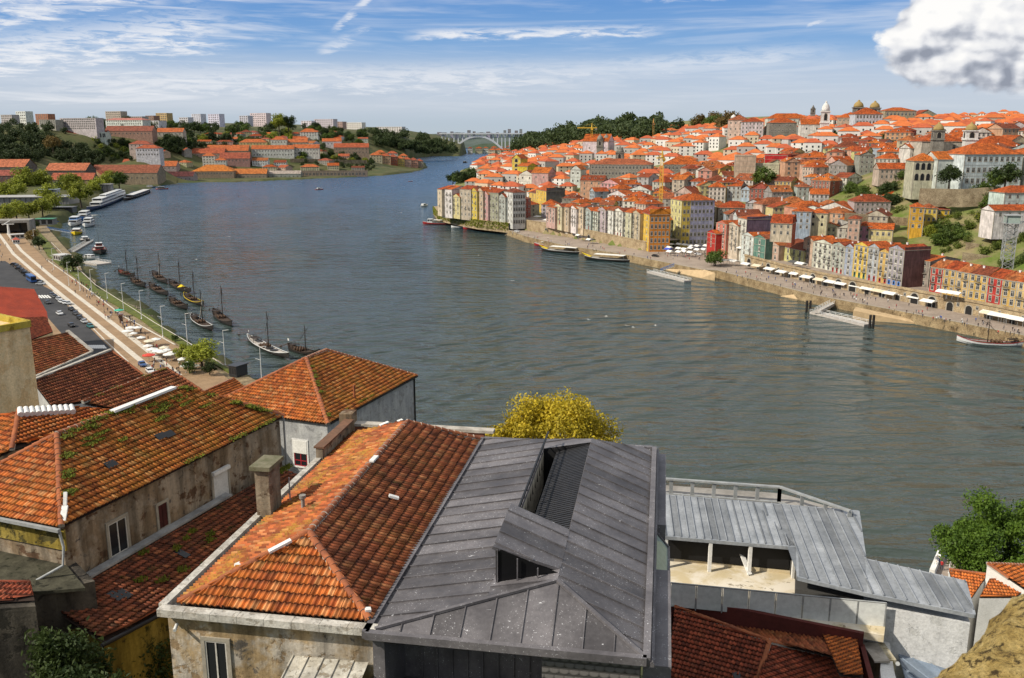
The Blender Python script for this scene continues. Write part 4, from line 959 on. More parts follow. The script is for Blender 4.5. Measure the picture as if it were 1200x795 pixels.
# glass balustrade
gb=empty('glass_balustrade',(0,0,0),0,'frosted glass balustrade with steel rail along the sandy terrace','balustrade')
g0,g1=P(786,683,44.9),P(1039,707,44.9); n=8
mb=MB(); mb.tube([g0,g1],.05,6); mb.build('handrail',M_steel,gb)
M_frost=mat('frosted glass',_flat((.58,.60,.58),(.70,.71,.69),.25,0,.25))
for i in range(n):
    a=g0.lerp(g1,i/n+.004);b=g0.lerp(g1,(i+1)/n-.004); mb=MB(); mb.bar(Vector((a.x,a.y,44.0)),Vector((b.x,b.y,44.0)),.03,1.75); mb.build('glass_panel',M_frost,gb)
for i in range(n+1):
    a=g0.lerp(g1,i/n); mb=MB(); mb.bar(Vector((a.x,a.y,43.)),Vector((a.x,a.y,44.9)),.06); mb.build('post',M_steel,gb)
# red tiled house below it
rh=empty('red_tile_house',(0,0,0),0,'house with dull red tiled hip roof below the glass balustrade','house')
zt=43.0
ridge0,ridge1=P(795,714,zt),P(902,752,zt-.1)
A_=P(792,712,zt);B_=P(1000,748,zt-.6);C_=P(902,755,zt+.3);D_=P(700,860,zt-2.2);E_=P(1010,860,zt-2.2)
an1,nn1=slope_plane(P(860,750,42.6),R(9.5+180+18),R(20))
pl1=px_poly([(791,712),(902,752),(880,820),(770,820),(786,760)],an1,nn1)
an2,nn2=slope_plane(P(902,752,42.6),R(9.5+180-35),R(16))
pl2=px_poly([(902,752),(1003,776),(1030,820),(880,820)],an2,nn2)
an3,nn3=slope_plane(P(902,752,42.6),R(9.5-12),R(10))
pl3=px_poly([(791,711),(985,742),(1003,776),(902,752)],an3,nn3)
roof_part([(pl1,(math.sin(R(207)),math.cos(R(207))),M_t_red),(pl2,(math.sin(R(155)),math.cos(R(155))),M_t_red),(pl3,(math.sin(R(-2.5)),math.cos(R(-2.5))),M_t_brown)],None,rh,tw=.26,tl=.36,sag=.03)
rf=[c for c in rh.children if c.name.startswith('roof')][0]
caps([(pl1[0],pl1[1]),(pl1[1],pl2[1]),(pl1[1],pl1[2])],parent=rf)
mb=MB(); q=hit(862,790,an1,nn1); mb.bar(q+Vector((0,0,.12)),q+Vector((.05,-.5,-.0)),.5,.04); mb.build('glass_tile',M_pane,rf)
p4=[hit(962,745,an3,nn3),hit(1003,750,an3,nn3),hit(1012,792,an3,nn3)-Vector((0,0,.3)),hit(984,790,an3,nn3)-Vector((0,0,.3))]
roof_part([([p+Vector((0,0,.25)) for p in p4],(math.sin(R(150)),math.cos(R(150))),M_t_new)],None,rh,name='roof_patch',tw=.26,tl=.36,sag=.0)
mb=MB(); wallbetween(mb,P(786,700,43.4),P(1012,748,43.2),36,43.5,.3); wallbetween(mb,P(1008,748,43.),P(1022,800,43.),36,42.6,.3); wallbetween(mb,P(785,700,43.),P(765,830,43.),34,42.3,.25)
mb.build('wall',mat('oxblood render',_flat((.13,.03,.024),(.09,.024,.02),.5,.2)),rh)
mb=MB(); wallbetween(mb,P(783,705,42.),P(760,840,42.),34,41.3,.2); mb.build('side_wall',mat('ochre render',_flat((.42,.33,.17),(.34,.26,.13),.6)),rh)
# white annex with bluish sheet roof
ax=empty('white_annex',(0,0,0),0,'small white annex with sloped blue grey metal roof beside the red roof','outbuilding')
za=41.5
q=[P(1040,722,za),P(1062,800,za),P(1130,800,za),P(1120,748,za)]
mb=MB(); mb.prism([(p.x,p.y) for p in(P(1036,722,za),P(1048,795,za),P(1060,830,za),P(1035,830,za),P(1031,790,za))],34,za+.3); mb.build('wall',M_white,ax)
an4,nn4=slope_plane(P(1060,745,za-.2),R(150),R(10))
seam_roof(px_poly([(1047,745),(1118,754),(1150,820),(1068,820)],an4,nn4),(math.sin(R(150)),math.cos(R(150)),0),mat('blue grey sheet',_zinc((.20,.25,.32),(.28,.33,.40),.05)),ax,'roof',pitch=.7)
mb=MB(); mb.tube([P(1052,778,za+.32),P(1052,778,za+.9)],.14,8); mb.build('vent_pipe',M_steel,ax)
yw=empty('boundary_wall',(0,0,0),0,'short pale ochre wall between the red roof and the white annex','wall')
mb=MB(); wallbetween(mb,P(1020,755,41.8),P(1034,775,41.8),36,41.9,.9); mb.build('wall',mat('pale ochre wall',_stucco((.5,.42,.25),(.6,.54,.4),(.35,.28,.16),(.25,.22,.16),.4)),yw)
mb=MB(); mb.bar(P(1019,754,41.98),P(1034,776,41.98),1.0,.12); mb.build('coping',M_mortar,yw)
# slim pole on the annex yard
# orange roofed houses at the right edge
oh=empty('orange_roof_house',(0,0,0),0,'white house with fresh orange tiled roof below the green tree','house')
zo=22.
def roof4(parent,outls,tw=.35,tl=.5):
    roof_part(outls,None,parent,tw=tw,tl=tl,sag=.03)
a1,m1_=slope_plane(P(1140,672,zo),R(200),R(20)); 
pA=px_poly([(1112,668),(1158,674),(1150,684),(1136,705),(1118,690)],a1,m1_)
a2,m2_=slope_plane(P(1175,664,zo+1.5),R(150),R(20)); pB=px_poly([(1157,661),(1235,664),(1240,712),(1200,690),(1182,678)],a2,m2_)
a3,m3_=slope_plane(P(1165,683,zo),R(190),R(18)); pC=px_poly([(1160,678),(1182,678),(1204,690),(1190,700),(1148,700)],a3,m3_)
roof4(oh,[(pA,(math.sin(R(200)),math.cos(R(200))),M_t_new),(pB,(math.sin(R(150)),math.cos(R(150))),M_t_new),(pC,(math.sin(R(190)),math.cos(R(190))),M_t_new)])
rf=[c for c in oh.children if c.name.startswith('roof')][0]
caps([(pA[0],pA[1]),(pB[0],pB[1]),(pB[0],pB[4])],parent=rf,r=.22)
mb=MB()
for pl in(pA,pB,pC):
    for i in range(len(pl)):
        u,v=pl[i]-Vector((0,0,.15)),pl[(i+1)%len(pl)]-Vector((0,0,.15)); mb.quad((u.x,u.y,2),(v.x,v.y,2),v,u)
mb.build('wall',M_white,oh)
# stone parapet of the viewpoint, right at the camera
pc=[P(1068,800,73.55),P(1125,742,73.55),P(1205,684,73.55)]
mb=MB(); NX,NY=90,60
o0=P(1024,806,73.55); dd=(P(1199,672,73.55)-o0); Lp_=dd.length; dd/=Lp_; nd=Vector((dd.y,-dd.x,0))
from mathutils import noise as mnoise
o0-=dd*1.2; Lp_+=2.6
prof=[(0.0,-1.2),(.0,-.5),(0.0,-.2),(.02,-.09),(.06,-.03),(.12,0)]+[(.12+.68*i/30,0) for i in range(1,31)]
NX=420
vs=[];fs=[]
for i in range(NX+1):
    for r_,z_ in prof:
        p=o0+dd*(Lp_*i/NX)+nd*r_+Vector((0,0,z_))
        k=mnoise.fractal(p*3.5,1.,2.,6)*.05+mnoise.noise(p*11)*.02+mnoise.noise(p*31)*.012
        p=p+Vector((-nd.x*k*.8,-nd.y*k*.8,k*.55)); vs.append(p)
m_=len(prof)
for i in range(NX):
    for j in range(m_-1): a=i*m_+j; fs.append((a,a+1,a+m_+1,a+m_))
mb.add(vs,fs,0,True)
def _lichenstone(t,b):
    p=t.pos(); n=t.noise(p,9.,7,.72,.3); n2=t.noise(p,30.,6,.75); n3=t.noise(p,110.,4,.7)
    c=t.ramp(n,[(.32,(.22,.15,.06)),(.44,(.52,.36,.12)),(.58,(.70,.52,.21)),(.72,(.64,.56,.36))])
    c=t.mix(t.sstep(n2,.53,.60),c,(.10,.07,.035)); c=t.vm('SCALE',c,sc=t.ramp(n3,[(.3,.65),(.7,1.2)]))
    t.put(b.inputs['Base Color'],c); b.inputs['Roughness'].default_value=.95; b.inputs['Specular IOR Level'].default_value=.1
    t.put(b.inputs['Normal'],t.bump(t.m('ADD',n2,n3),1.,.03))
tag(mb.build('stone_parapet',mat('lichened sandstone',_lichenstone)),'rough lichened yellow stone parapet close up in the lower right corner','parapet')
# ---- near trees
def near_tree(label,base,h,Rr,hc,m,n,leaf,seed,nclump=40):
    e=empty('tree',base,0,label,'tree')
    inst('trunk',trunk_mesh('trunk',h,.32,Rr,seed,7),e)
    inst('crown',crown_mesh('crown',m,Rr,hc,nclump,n,leaf,seed),e,(0,0,h-hc*.12))
    return e
near_tree('yellowing broadleaf tree rising behind the dark zinc roof',D(650,640,86),6.3,7.7,11.5,M_leafy,46000,.17,4,60)
near_tree('bright green tree at the right edge behind the orange roofs',Vector((71,117,4.8)),6.2,9.8,15.5,M_leafbr,56000,.22,9,80)
# ================================================================= land forms
class TPS:
    """thin plate surface through surveyed ground points"""
    def __init__(s,pts,lam=60.):
        a=np.array([[p[0],p[1]] for p in pts],float); z=np.array([p[2] for p in pts],float); s.a=a; n=len(a)
        d=np.linalg.norm(a[:,None]-a[None],axis=2); K=s.U(d)+np.eye(n)*lam
        Pm=np.hstack([np.ones((n,1)),a]); A=np.zeros((n+3,n+3)); A[:n,:n]=K;A[:n,n:]=Pm;A[n:,:n]=Pm.T
        s.c=np.linalg.solve(A,np.concatenate([z,[0,0,0]]))
    def U(s,r):
        r=r/100.; return np.where(r>0,r*r*np.log(np.maximum(r,1e-9)),0.)
    def __call__(s,x,y):
        x=np.atleast_1d(np.asarray(x,float));y=np.atleast_1d(np.asarray(y,float)); out=np.zeros(len(x))
        for i in range(0,len(x),20000):
            q=np.stack([x[i:i+20000],y[i:i+20000]],1); d=np.linalg.norm(q[:,None]-s.a[None],axis=2)
            out[i:i+20000]=s.U(d)@s.c[:len(s.a)]+s.c[-3]+q@s.c[-2:]
        return out
def inside(poly,x,y):
    p=np.array([[q[0],q[1]] for q in poly]); r=np.zeros(len(x),bool); n=len(p)
    for i in range(n):
        x1,y1=p[i];x2,y2=p[(i+1)%n]
        if y1==y2: continue
        c=((y1>y)!=(y2>y))&(x<(x2-x1)*(y-y1)/(y2-y1)+x1); r^=c
    return r
p0=lambda px,py,z=0.: P(px,py,z)
# waterlines (bearing / height sight lines onto the water)
porto_shore=[P(1205,408,0),P(1120,390,0),P(1040,374,0),P(1000,366,0),P(955,357,0),P(917,347,0),P(839,326,0),P(821,325,0),P(730,306,0),P(660,295,0),P(615,284,0),P(578,270,0),P(532,264,0),P(512,259,0),P(507,250,0)]
porto_poly=[Vector((330,60,0)),Vector((260,200,0))]+porto_shore+[Vector((-60,900,0)),P(540,215,0),Vector((-40,1500,0)),P(588,196,0),P(600,186,0),Vector((0,2700,0)),Vector((300,3300,0)),Vector((3000,3300,0)),Vector((3000,60,0))]
# porto hill: ground heights
T=[]
def tp(px,py,Y): T.append(tuple(D(px,py,Y)))
for q in porto_shore: T.append((q.x+6,q.y+2,6.))
# street level behind the first rows
for px,py in((1200,358),(1120,345),(1040,335),(960,318),(880,300),(800,288),(720,275),(650,258),(590,255),(530,248)): q=P(px,py,9.5); T.append((q.x+4,q.y+2,9.5)); T.append((q.x+22,q.y+12,12.5))
for a in((1190,318,385),(1100,318,410),(1060,300,430),(1010,285,450),(960,282,455),(900,272,490),(840,262,520),(780,255,580),(720,245,640),(660,236,700),(610,225,780),(570,222,800),
    (1195,300,400),(1150,290,425),(1120,262,450),(1180,262,430),(1080,262,480),(1020,255,510),(1195,222,470),(1125,219,470),(1090,213,500),(1060,213,530),(1020,228,550),(960,250,530),(900,246,565),(850,236,600),(800,232,650),(740,222,720),(680,212,800),(630,205,900),
    (1000,205,620),(960,205,650),(900,210,690),(850,205,740),(800,205,790),(760,212,800),(700,200,900),(650,194,1050),
    (1195,176,640),(1130,180,640),(1080,180,660),(1040,172,720),(1010,162,780),(960,168,770),(930,166,800),(900,165,840),(860,172,860),(800,180,950),(760,178,1020),(700,180,1080),(640,184,1200),
    (1195,152,850),(1120,150,850),(1060,150,860),(1010,156,860),(970,158,880),(930,158,900),(880,158,960),(830,160,1050),(780,164,1150),(740,167,1250),(690,170,1350),(640,176,1500),(605,183,1700),
    (1200,150,1200),(1000,152,1200),(860,154,1300),(760,157,1500),(680,160,1700),(630,170,2000),(610,179,2300),(660,160,2400),(760,154,2600),(1000,150,2600)): tp(*a)
TPo=T
BASES=[]
def capped(fn,caps_):
    def f(x,y):
        x=np.atleast_1d(np.asarray(x,float)); y=np.atleast_1d(np.asarray(y,float)); z=fn(x,y)
        for poly,zc in caps_:
            i=inside(poly,x,y); z=np.where(i,np.minimum(z,zc),z)
        return z
    return f
def terrain(name,fn,poly,xs,ys,zlo,m,rough=0.):
    gx,gy=np.meshgrid(xs,ys); x=gx.ravel();y=gy.ravel(); z=fn(x,y); ins=inside(poly,x,y); z=np.where(ins,np.maximum(z,zlo),-4.)
    nx,ny=len(xs),len(ys); keep=[]; 
    I=np.arange(nx*ny).reshape(ny,nx); f=np.stack([I[:-1,:-1],I[:-1,1:],I[1:,1:],I[1:,:-1]],-1).reshape(-1,4)
    k=ins[f].any(1); f=f[k]
    me=bpy.data.meshes.new(name); me.from_pydata(np.stack([x,y,z],1).tolist(),[],f.tolist()); me.materials.append(m)
    me.polygons.foreach_set('use_smooth',[True]*len(me.polygons)); me.update()
    return tag(inst(name,me),kind='structure')
def gpolyz(zf): return lambda x,y: float(zf(x,y)[0])
porto_inner=[Vector((q.x+9,q.y+5,0)) if i<17 else q for i,q in enumerate(porto_poly)]
# gaia side
gaia_shore=[P(301,447,0),P(265,427,0),P(220,405,0),P(181,374,0),P(178,367,0),P(134,345,0),P(118,338,0),P(112,320,0),P(92,310,0),P(90,300,0),P(78,285,0),P(70,272,0),P(66,262,0),P(80,262,0),P(84,250,0),P(104,243,0),P(150,226,0),P(195,217,0),P(205,214.5,0),P(280,213.5,0),P(340,211,0),P(400,208.5,0),P(450,206,0),P(485,202,0),P(500,197.5,0),P(497,194.5,0),P(480,191,0)]
gaia_poly=[Vector((400,-60,0)),Vector((140,60,0)),Vector((60,92,0)),Vector((36,100,0)),Vector((0,122,0)),Vector((-35,170,0)),Vector((-62,230,0))]+gaia_shore+[P(470,188,0),P(500,183.5,0),P(540,182.5,0),P(545,180.5,0),P(520,179.5,0),Vector((-700,5200,0)),Vector((-4200,5200,0)),Vector((-4200,-60,0))]
T=[]
for q in gaia_shore[:17]: T.append((q.x-6,q.y-2,4.)); T.append((q.x-45,q.y-14,4.))
for q in gaia_shore[17:]: T.append((q.x-12,q.y+14,4.5))
def wz(s,t_,z): q=W(s,t_); T.append((q.x,q.y,z))
for a in((-14,40,42),(-5,30,46),(-28,45,46),(-26,34,45),(-45,40,48),(-5,55,38),(10,60,38),(20,66,36),(10,80,24),(28,75,30),(40,60,40),(-35,85,26),(-55,75,28),(-70,95,14),(-20,100,10),(0,110,6),(40,100,8),(-80,70,30),(-120,60,40),(0,-30,70),(-150,120,12),(80,80,20),(-75,115,5)): wz(*a)
for px,py in((0,330),(0,290),(40,300),(0,265),(50,258)): q=P(px,py,4); T.append(tuple(q))
for a in((-200,330,700),(-200,250,1000)): tp(*a)
for a in((0,238,800),(60,232,850),(100,222,1000),(10,212,1150),(110,210,1350),(160,212,1420),(20,196,1200),(100,196,1350),(0,180,1300),(60,178,1380),(120,186,1450),(150,198,1480),(180,186,1500),(215,195,1500),(260,200,1560),(320,196,1600),(380,194,1700),(440,196,1800),(475,193,1880),
    (-60,160,1500),(0,158,1550),(60,160,1550),(110,160,1600),(160,160,1650),(210,162,1700),(260,172,1700),(300,172,1800),(350,172,1850),(400,178,1900),(440,184,1950),(480,186,2000),
    (0,146,1900),(80,146,1950),(160,148,2000),(230,150,2100),(300,151,2200),(360,156,2200),(420,160,2300),(470,166,2400),(510,173,2600),(530,177,2900),
    (150,146,3000),(300,148,3000),(400,150,3000),(470,152,3000),(515,160,3200),(300,147,4500),(0,146,4000),(-200,150,2000),(-200,146,3500)): tp(*a)
TGa=T
# far shore closing the valley
def ridge(name,pts,Y0,Y1,zb,m):
    mb=MB(); top=[];bot=[]
    fine=[]
    for (xa,ya),(xb,yb) in zip(pts[:-1],pts[1:]):
        for k in range(8): fine.append((xa+(xb-xa)*k/8,ya+(yb-ya)*k/8))
    fine.append(pts[-1])
    A=[];Bt=[];C=[]
    for i,(px,py) in enumerate(fine):
        t_=D(px,py,Y1); t_.z+=mnoise.noise(Vector((px*.07,3.,0)))*6; A.append(t_); b=D(px,py,Y0); b.z=zb; Bt.append(b); c=A[-1]*1.3; c.z=-5; C.append(c)
    n=len(A); mb.add(Bt+A+C,[(i,i+1,n+i+1,n+i) for i in range(n-1)]+[(n+i,n+i+1,2*n+i+1,2*n+i) for i in range(n-1)],0,True)
    return tag(mb.build(name,m),kind='structure')
M_farhill=mat('far wooded hill',_flat((.055,.08,.065),(.09,.11,.095),.008))  # distance haze is put into this bluish grey-green base colour
M_fargreen=mat('far green slope',_flat((.035,.055,.028),(.06,.08,.04),.012))
ridge('far_hill',[(430,158),(500,157),(540,156),(580,156),(620,157),(700,156),(800,155.5)],4300,5200,2.,M_farhill)
ridge('far_river_bank',[(552,171),(575,168),(600,166),(640,165),(700,160)],3350,3500,0.,M_fargreen)
# ================================================================= building kit for the town
wds=['first','second','third','fourth','fifth','sixth','seventh','eighth','ninth','tenth','eleventh','twelfth','thirteenth','fourteenth','fifteenth','sixteenth','seventeenth','eighteenth','nineteenth','twentieth']
def win_template(name,kind):
    mb=MB()
    if kind=='sash':      # surround, white frame, two dark leaves with a bar
        mb.b2((-.62,-.03,-.60),(-.5,.05,.60),0); mb.b2((.5,-.03,-.60),(.62,.05,.60),0); mb.b2((-.5,-.03,.5),(.5,.05,.60),0); mb.b2((-.66,-.03,-.62),(.66,.09,-.5),0)
        mb.b2((-.5,-.03,-.5),(.5,.012,.5),2)
        for x in(-.47,0,.47): mb.box((x,.02,0),(.06,.03,1.0),1)
        for z in(-.475,.18,.475): mb.box((0,.022,z),(.99,.03,.04),1)
    elif kind=='door':    # tall balcony door
        mb.b2((-.64,-.03,-.5),(-.5,.05,.56),0); mb.b2((.5,-.03,-.5),(.64,.05,.56),0); mb.b2((-.5,-.03,.5),(.5,.05,.56),0)
        mb.b2((-.5,-.03,-.5),(.5,.012,.5),2)
        for x in(-.46,0,.46): mb.box((x,.02,0),(.07,.03,1.0),1)
        for z in(.3,.475): mb.box((0,.022,z),(.99,.03,.05),1)
        mb.b2((-.5,.0,-.5),(.5,.03,-.34),1)
    elif kind=='plain':
        mb.b2((-.58,-.03,-.56),(.58,.03,.56),0); mb.b2((-.5,-.02,-.5),(.5,.05,.5),2); mb.box((0,.06,0),(.12,.02,1.),1)
    elif kind=='arch':
        pts=[(-.5,-.5)]+[(.5*math.cos(math.pi-a*math.pi/8),.12+.38*math.sin(a*math.pi/8)) for a in range(9)]+[(.5,-.5)]
        mb.add([(x,.03,z) for x,z in pts],[tuple(range(len(pts)))[::-1]],2)
        ou=[(-.66,-.5)]+[(.66*math.cos(math.pi-a*math.pi/8),.12+.5*math.sin(a*math.pi/8)) for a in range(9)]+[(.66,-.5)]
        n=len(pts); vs=[(x,.06,z) for x,z in pts]+[(x,.06,z) for x,z in ou]; mb.add(vs,[(i,i+1,n+i+1,n+i) for i in range(n-1)],0)
    elif kind=='blue':
        mb.b2((-.6,-.03,-.5),(.6,.04,.56),0); mb.b2((-.5,-.03,-.5),(.5,.06,.5),1); mb.box((0,.07,.1),(.6,.02,.5),2)
    return mb
WT={k:win_template(k,k).mesh('window_'+k,[M_surr,M_frame,M_pane]) for k in('sash','door','plain','arch')}
M_bluep=mat('blue door paint',color=(.03,.16,.50),rough=.5); M_redp=mat('red door paint',color=(.35,.025,.02),rough=.5); M_greenp=mat('green door paint',color=(.03,.12,.07),rough=.5)
for k,m_ in(('blue',M_bluep),('red',M_redp),('green',M_greenp)): WT[k]=win_template(k,'blue').mesh('door_'+k,[M_surr,m_,M_pane])
def balc_mesh():
    mb=MB(); mb.b2((-.5,0,-.06),(.5,.75,.06),0); mb.b2((-.5,.70,1.0),(.5,.75,1.06),1)
    for i in range(13): mb.box((-.5+i/12,.72,.5),(.018,.03,1.),1)
    for x in(-.49,.49): mb.b2((x-.01,.0,1.),(x+.01,.72,1.05),1)
    return mb.mesh('balcony',[M_surr,M_iron])
BALC=balc_mesh()
def roof_mesh(w,d,rise,kind,ov=.4,th=.18,chim=()):
    """roof in local axes, eaves at z=0; uv in metres along and up the slope"""
    mb=MB(); mb.uv=[]; X=w/2+ov;Y=d/2+ov
    def face(vs,run):
        b=len(mb.v); mb.v+=vs; mb.f.append(tuple(range(b,b+len(vs)))); mb.m.append(0); mb.sm.append(False)
        o=Vector(vs[0]); u=(Vector(vs[1])-o).normalized(); nn_=u.cross(Vector(vs[-1])-o); v=nn_.cross(u).normalized()
        k=random.uniform(0,50)
        for p in vs: q=Vector(p)-o; mb.uv.append((q.dot(u)+k,q.dot(v)))
    e=[(-X,-Y,0),(X,-Y,0),(X,Y,0),(-X,Y,0)]
    if kind=='hip':
        if X>=Y: a,b=(-(X-Y),0,rise),(X-Y,0,rise)
        else: a,b=(0,-(Y-X),rise),(0,Y-X,rise)
        if X>=Y:
            face([e[0],e[1],b,a],0); face([e[2],e[3],a,b],0); face([e[1],e[2],b],0); face([e[3],e[0],a],0)
        else:
            face([e[1],e[2],b,a],0); face([e[3],e[0],a,b],0); face([e[0],e[1],a],0); face([e[2],e[3],b],0)
    elif kind=='gx':   # ridge along x
        a,b=(-X,0,rise),(X,0,rise); face([e[0],e[1],b,a],0); face([e[2],e[3],a,b],0)
    elif kind=='gy':
        a,b=(0,-Y,rise),(0,Y,rise); face([e[1],e[2],b,a],0); face([e[3],e[0],a,b],0)
    elif kind=='shed':
        face([e[0],e[1],(X,Y,rise),(-X,Y,rise)],0); mb.add([e[1],e[2],(X,Y,rise)],[(0,1,2)]); mb.uv+=[(0,0)]*3; mb.add([e[3],e[0],(-X,Y,rise)],[(0,1,2)]); mb.uv+=[(0,0)]*3; mb.add([e[2],e[3],(-X,Y,rise),(X,Y,rise)],[(0,1,2,3)]); mb.uv+=[(0,0)]*4
    # fascia and soffit
    lo=[(p[0],p[1],-th) for p in e]; b=len(mb.v); mb.v+=e+lo
    for i in range(4):
        mb.f.append((b+i,b+4+i,b+4+(i+1)%4,b+(i+1)%4)); mb.m.append(1); mb.sm.append(False); mb.uv+=[(0,0)]*4
    mb.f.append((b+4,b+7,b+6,b+5)); mb.m.append(1); mb.sm.append(False); mb.uv+=[(0,0)]*4
    return mb.mesh('roof',[M_troof,M_surr])
ORANGE=[(.62,.135,.025),(.54,.105,.022),(.66,.17,.03),(.46,.08,.022),(.58,.12,.025),(.36,.075,.03),(.52,.16,.055),(.28,.07,.035),(.42,.12,.055),(.60,.125,.025)]
ORANGE=[(r*.84,g*.86,b*.75) for r,g,b in ORANGE]
WALLC={'white':(.74,.72,.67),'cream':(.68,.60,.42),'pale grey':(.50,.49,.47),'beige':(.58,.48,.34),'pale yellow':(.70,.60,.28),'ochre':(.62,.42,.12),'pink':(.66,.40,.34),'grey blue':(.40,.44,.50),'brick red':(.42,.12,.08),'brown grey':(.30,.25,.21),'salmon':(.66,.36,.24),'stone grey':(.38,.35,.30),'yellow':(.76,.55,.10),'orange':(.70,.28,.05),'red':(.48,.05,.04),'lilac':(.48,.47,.58),'teal green':(.16,.26,.24)}
CHIM=None
def chim_mesh():
    mb=MB(); mb.b2((-.35,-.3,-1.4),(.35,.3,1.1),0); mb.b2((-.43,-.38,1.1),(.43,.38,1.22),0)
    for x in(-.18,.18): mb.lathe([(.11,1.2),(.09,1.65)],6,(x,0,0),1)
    return mb.mesh('chimney',[M_white,M_capt])
CHIM=chim_mesh()
def dorm_mesh():
    mb=MB(); mb.b2((-.7,-.9,-.6),(.7,1.6,.75),0); mb.add([(-.85,-1.05,.75),(.85,-1.05,.75),(.85,1.7,.75),(-.85,1.7,.75),(0,-1.05,1.25),(0,1.7,1.25)],[(0,1,4),(3,2,5)[::-1],(1,2,5,4),(0,4,5,3)],1); mb.b2((-.45,-.95,-.1),(.45,-.88,.6),2)
    return mb.mesh('dormer',[M_frame,mat('dormer tile',_flat((.5,.14,.045),(.38,.1,.04),1.)),M_pane])
DORM=dorm_mesh()
HOUSES=[]
def bldg(name,c,ang,w,d,h,wall,roofc=None,roof='hip',rise=None,floors=3,cols=3,sides=2,style='sash',base=3.,label=None,cat='house',group=None,ws=(1.05,1.6),balc=0.,trim=True,wm=None,ground=None,chim=0,dorm=0,ov=.4,back=False,fh0=.55,z0=None,leftw=0,rm=None):
    """a building standing on c (base centre); local x along its front, -y its front"""
    e=empty(name,c,ang,label,cat,group); wallc=WALLC.get(wall,wall) if isinstance(wall,str) else wall
    mb=MB(); X,Y=w/2,d/2
    rise=rise if rise is not None else min(w,d)*.24
    mb.b2((-X,-Y,-base),(X,Y,h),0)
    if roof=='gx': mb.add([(X,-Y,h),(X,Y,h),(X,0,h+rise*Y/(Y+ov))],[(0,1,2)]); mb.add([(-X,-Y,h),(-X,Y,h),(-X,0,h+rise*Y/(Y+ov))],[(0,2,1)])
    if roof=='gy': mb.add([(-X,-Y,h),(X,-Y,h),(0,-Y,h+rise*X/(X+ov))],[(0,1,2)]); mb.add([(-X,Y,h),(X,Y,h),(0,Y,h+rise*X/(X+ov))],[(0,2,1)])
    if roof=='flat':
        for q in((-X,-Y,X,-Y),(X,-Y,X,Y),(X,Y,-X,Y),(-X,Y,-X,-Y)): mb.bar((q[0],q[1],h+.25),(q[2],q[3],h+.25),.3,.7)
    jit=tuple(min(1,max(0,v*random.uniform(.9,1.08))) for v in wallc)
    mb.build('wall',wm or M_plaster,e,color=jit)
    if trim:
        tb_=MB()
        for x in(-X+.12,X-.12): tb_.b2((x-.16,-Y-.05,-base),(x+.16,-Y+.1,h-.02))
        tb_.b2((-X-.04,-Y-.12,h-.42),(X+.04,-Y+.1,h-.17)); tb_.b2((X-.1,-Y,h-.40),(X+.1,Y,h-.18))
        if floors>1:
            for f in range(1,floors): z=h*f/floors; tb_.b2((-X+.3,-Y-.06,z-.1),(X-.3,-Y+.05,z+.06))
        tb_.build('cornice',M_surr,e)
    if roof!='flat':
        r=inst('roof',roof_mesh(w,d,rise,roof,ov) if rm is None else rm,e,(0,0,h+.02),color=roofc or random.choice(ORANGE))
        for i in range(chim):
            x=random.uniform(-X*.7,X*.7); y=random.uniform(-Y*.4,Y*.6)
            zz_=rise*(1-abs(y)/(Y+ov)) if roof in('gx','hip') else rise*(1-abs(x)/(X+ov))
            if roof=='hip': zz_=min(zz_,rise*(1-abs(x)/(X+ov))) if Y>X else zz_
            inst('chimney',CHIM,r,(x,y,max(.3,zz_*.8)))
        for i in range(dorm):
            x=-X+w*(i+.5)/dorm; inst('dormer',DORM,r,(x,-Y*.5,rise*.42))
    # windows
    fh=h/floors
    def row(n,L,place):
        for f in range(floors):
            for k in range(n):
                t_=(k+.5)/n-.5; st_=style
                ww,hh=min(ws[0],L/n*.62),min(ws[1],fh*.66)
                if f==0 and ground: st_=ground if not isinstance(ground,(list,tuple)) else ground[k%len(ground)]
                z=fh*(f+fh0)
                if st_=='door' or (f==0 and ground): hh=min(fh*.78,2.5); z=fh*f+hh/2+.12
                place(t_*L*.94,z,ww,hh,st_,f)
    def pf(x,z,ww,hh,s_,f):
        inst('window' if s_ not in('blue','red','green') else 'door',WT[s_],e,(x,-Y,z),math.pi,(ww,1,hh))
        if balc and f>0 and random.random()<balc: inst('balcony',BALC,e,(x,-Y,fh*f+.1),math.pi,(ww*1.9,1,1))
    def pr(x,z,ww,hh,s_,f): inst('window',WT[s_ if s_ in('sash','plain','arch') else 'sash'],e,(X,x,z),-math.pi/2,(ww,1,hh))
    def plf(x,z,ww,hh,s_,f): inst('window',WT[s_ if s_ in('sash','plain','arch') else 'sash'],e,(-X,x,z),math.pi/2,(ww,1,hh))
    if cols: row(cols,w,pf)
    if sides: row(sides,d,pr)
    if leftw: row(leftw,d,plf)
    HOUSES.append(e); BASES.append((c[0],c[1],c[2],w,d,ang))
    return e
BANK=math.atan2(-438,242)
def front(pxa,pya,pxb,pyb,z,topy,d,**kw):
    """building whose front foot runs between two sight points at height z and whose eaves reach image row topy"""
    a=P(pxa,pya,z);b=P(pxb,pyb,z); v=b-a; w=math.hypot(v.x,v.y); ang=math.atan2(v.y,v.x); yv=Vector((-v.y,v.x,0))/w
    dpx=kw.pop('dpx',None)
    if dpx:
        ds=np.arange(6,70,.5); d=float(min(ds,key=lambda q: abs(proj(b+yv*q)[0]-dpx)))
    m_=(a+b)/2; h=D((pxa+pxb)/2,topy,m_.y).z-z; c=m_+yv*(d/2); c.z=z
    return bldg(kw.pop('name','town_house'),c,ang,w,d,h,**kw)
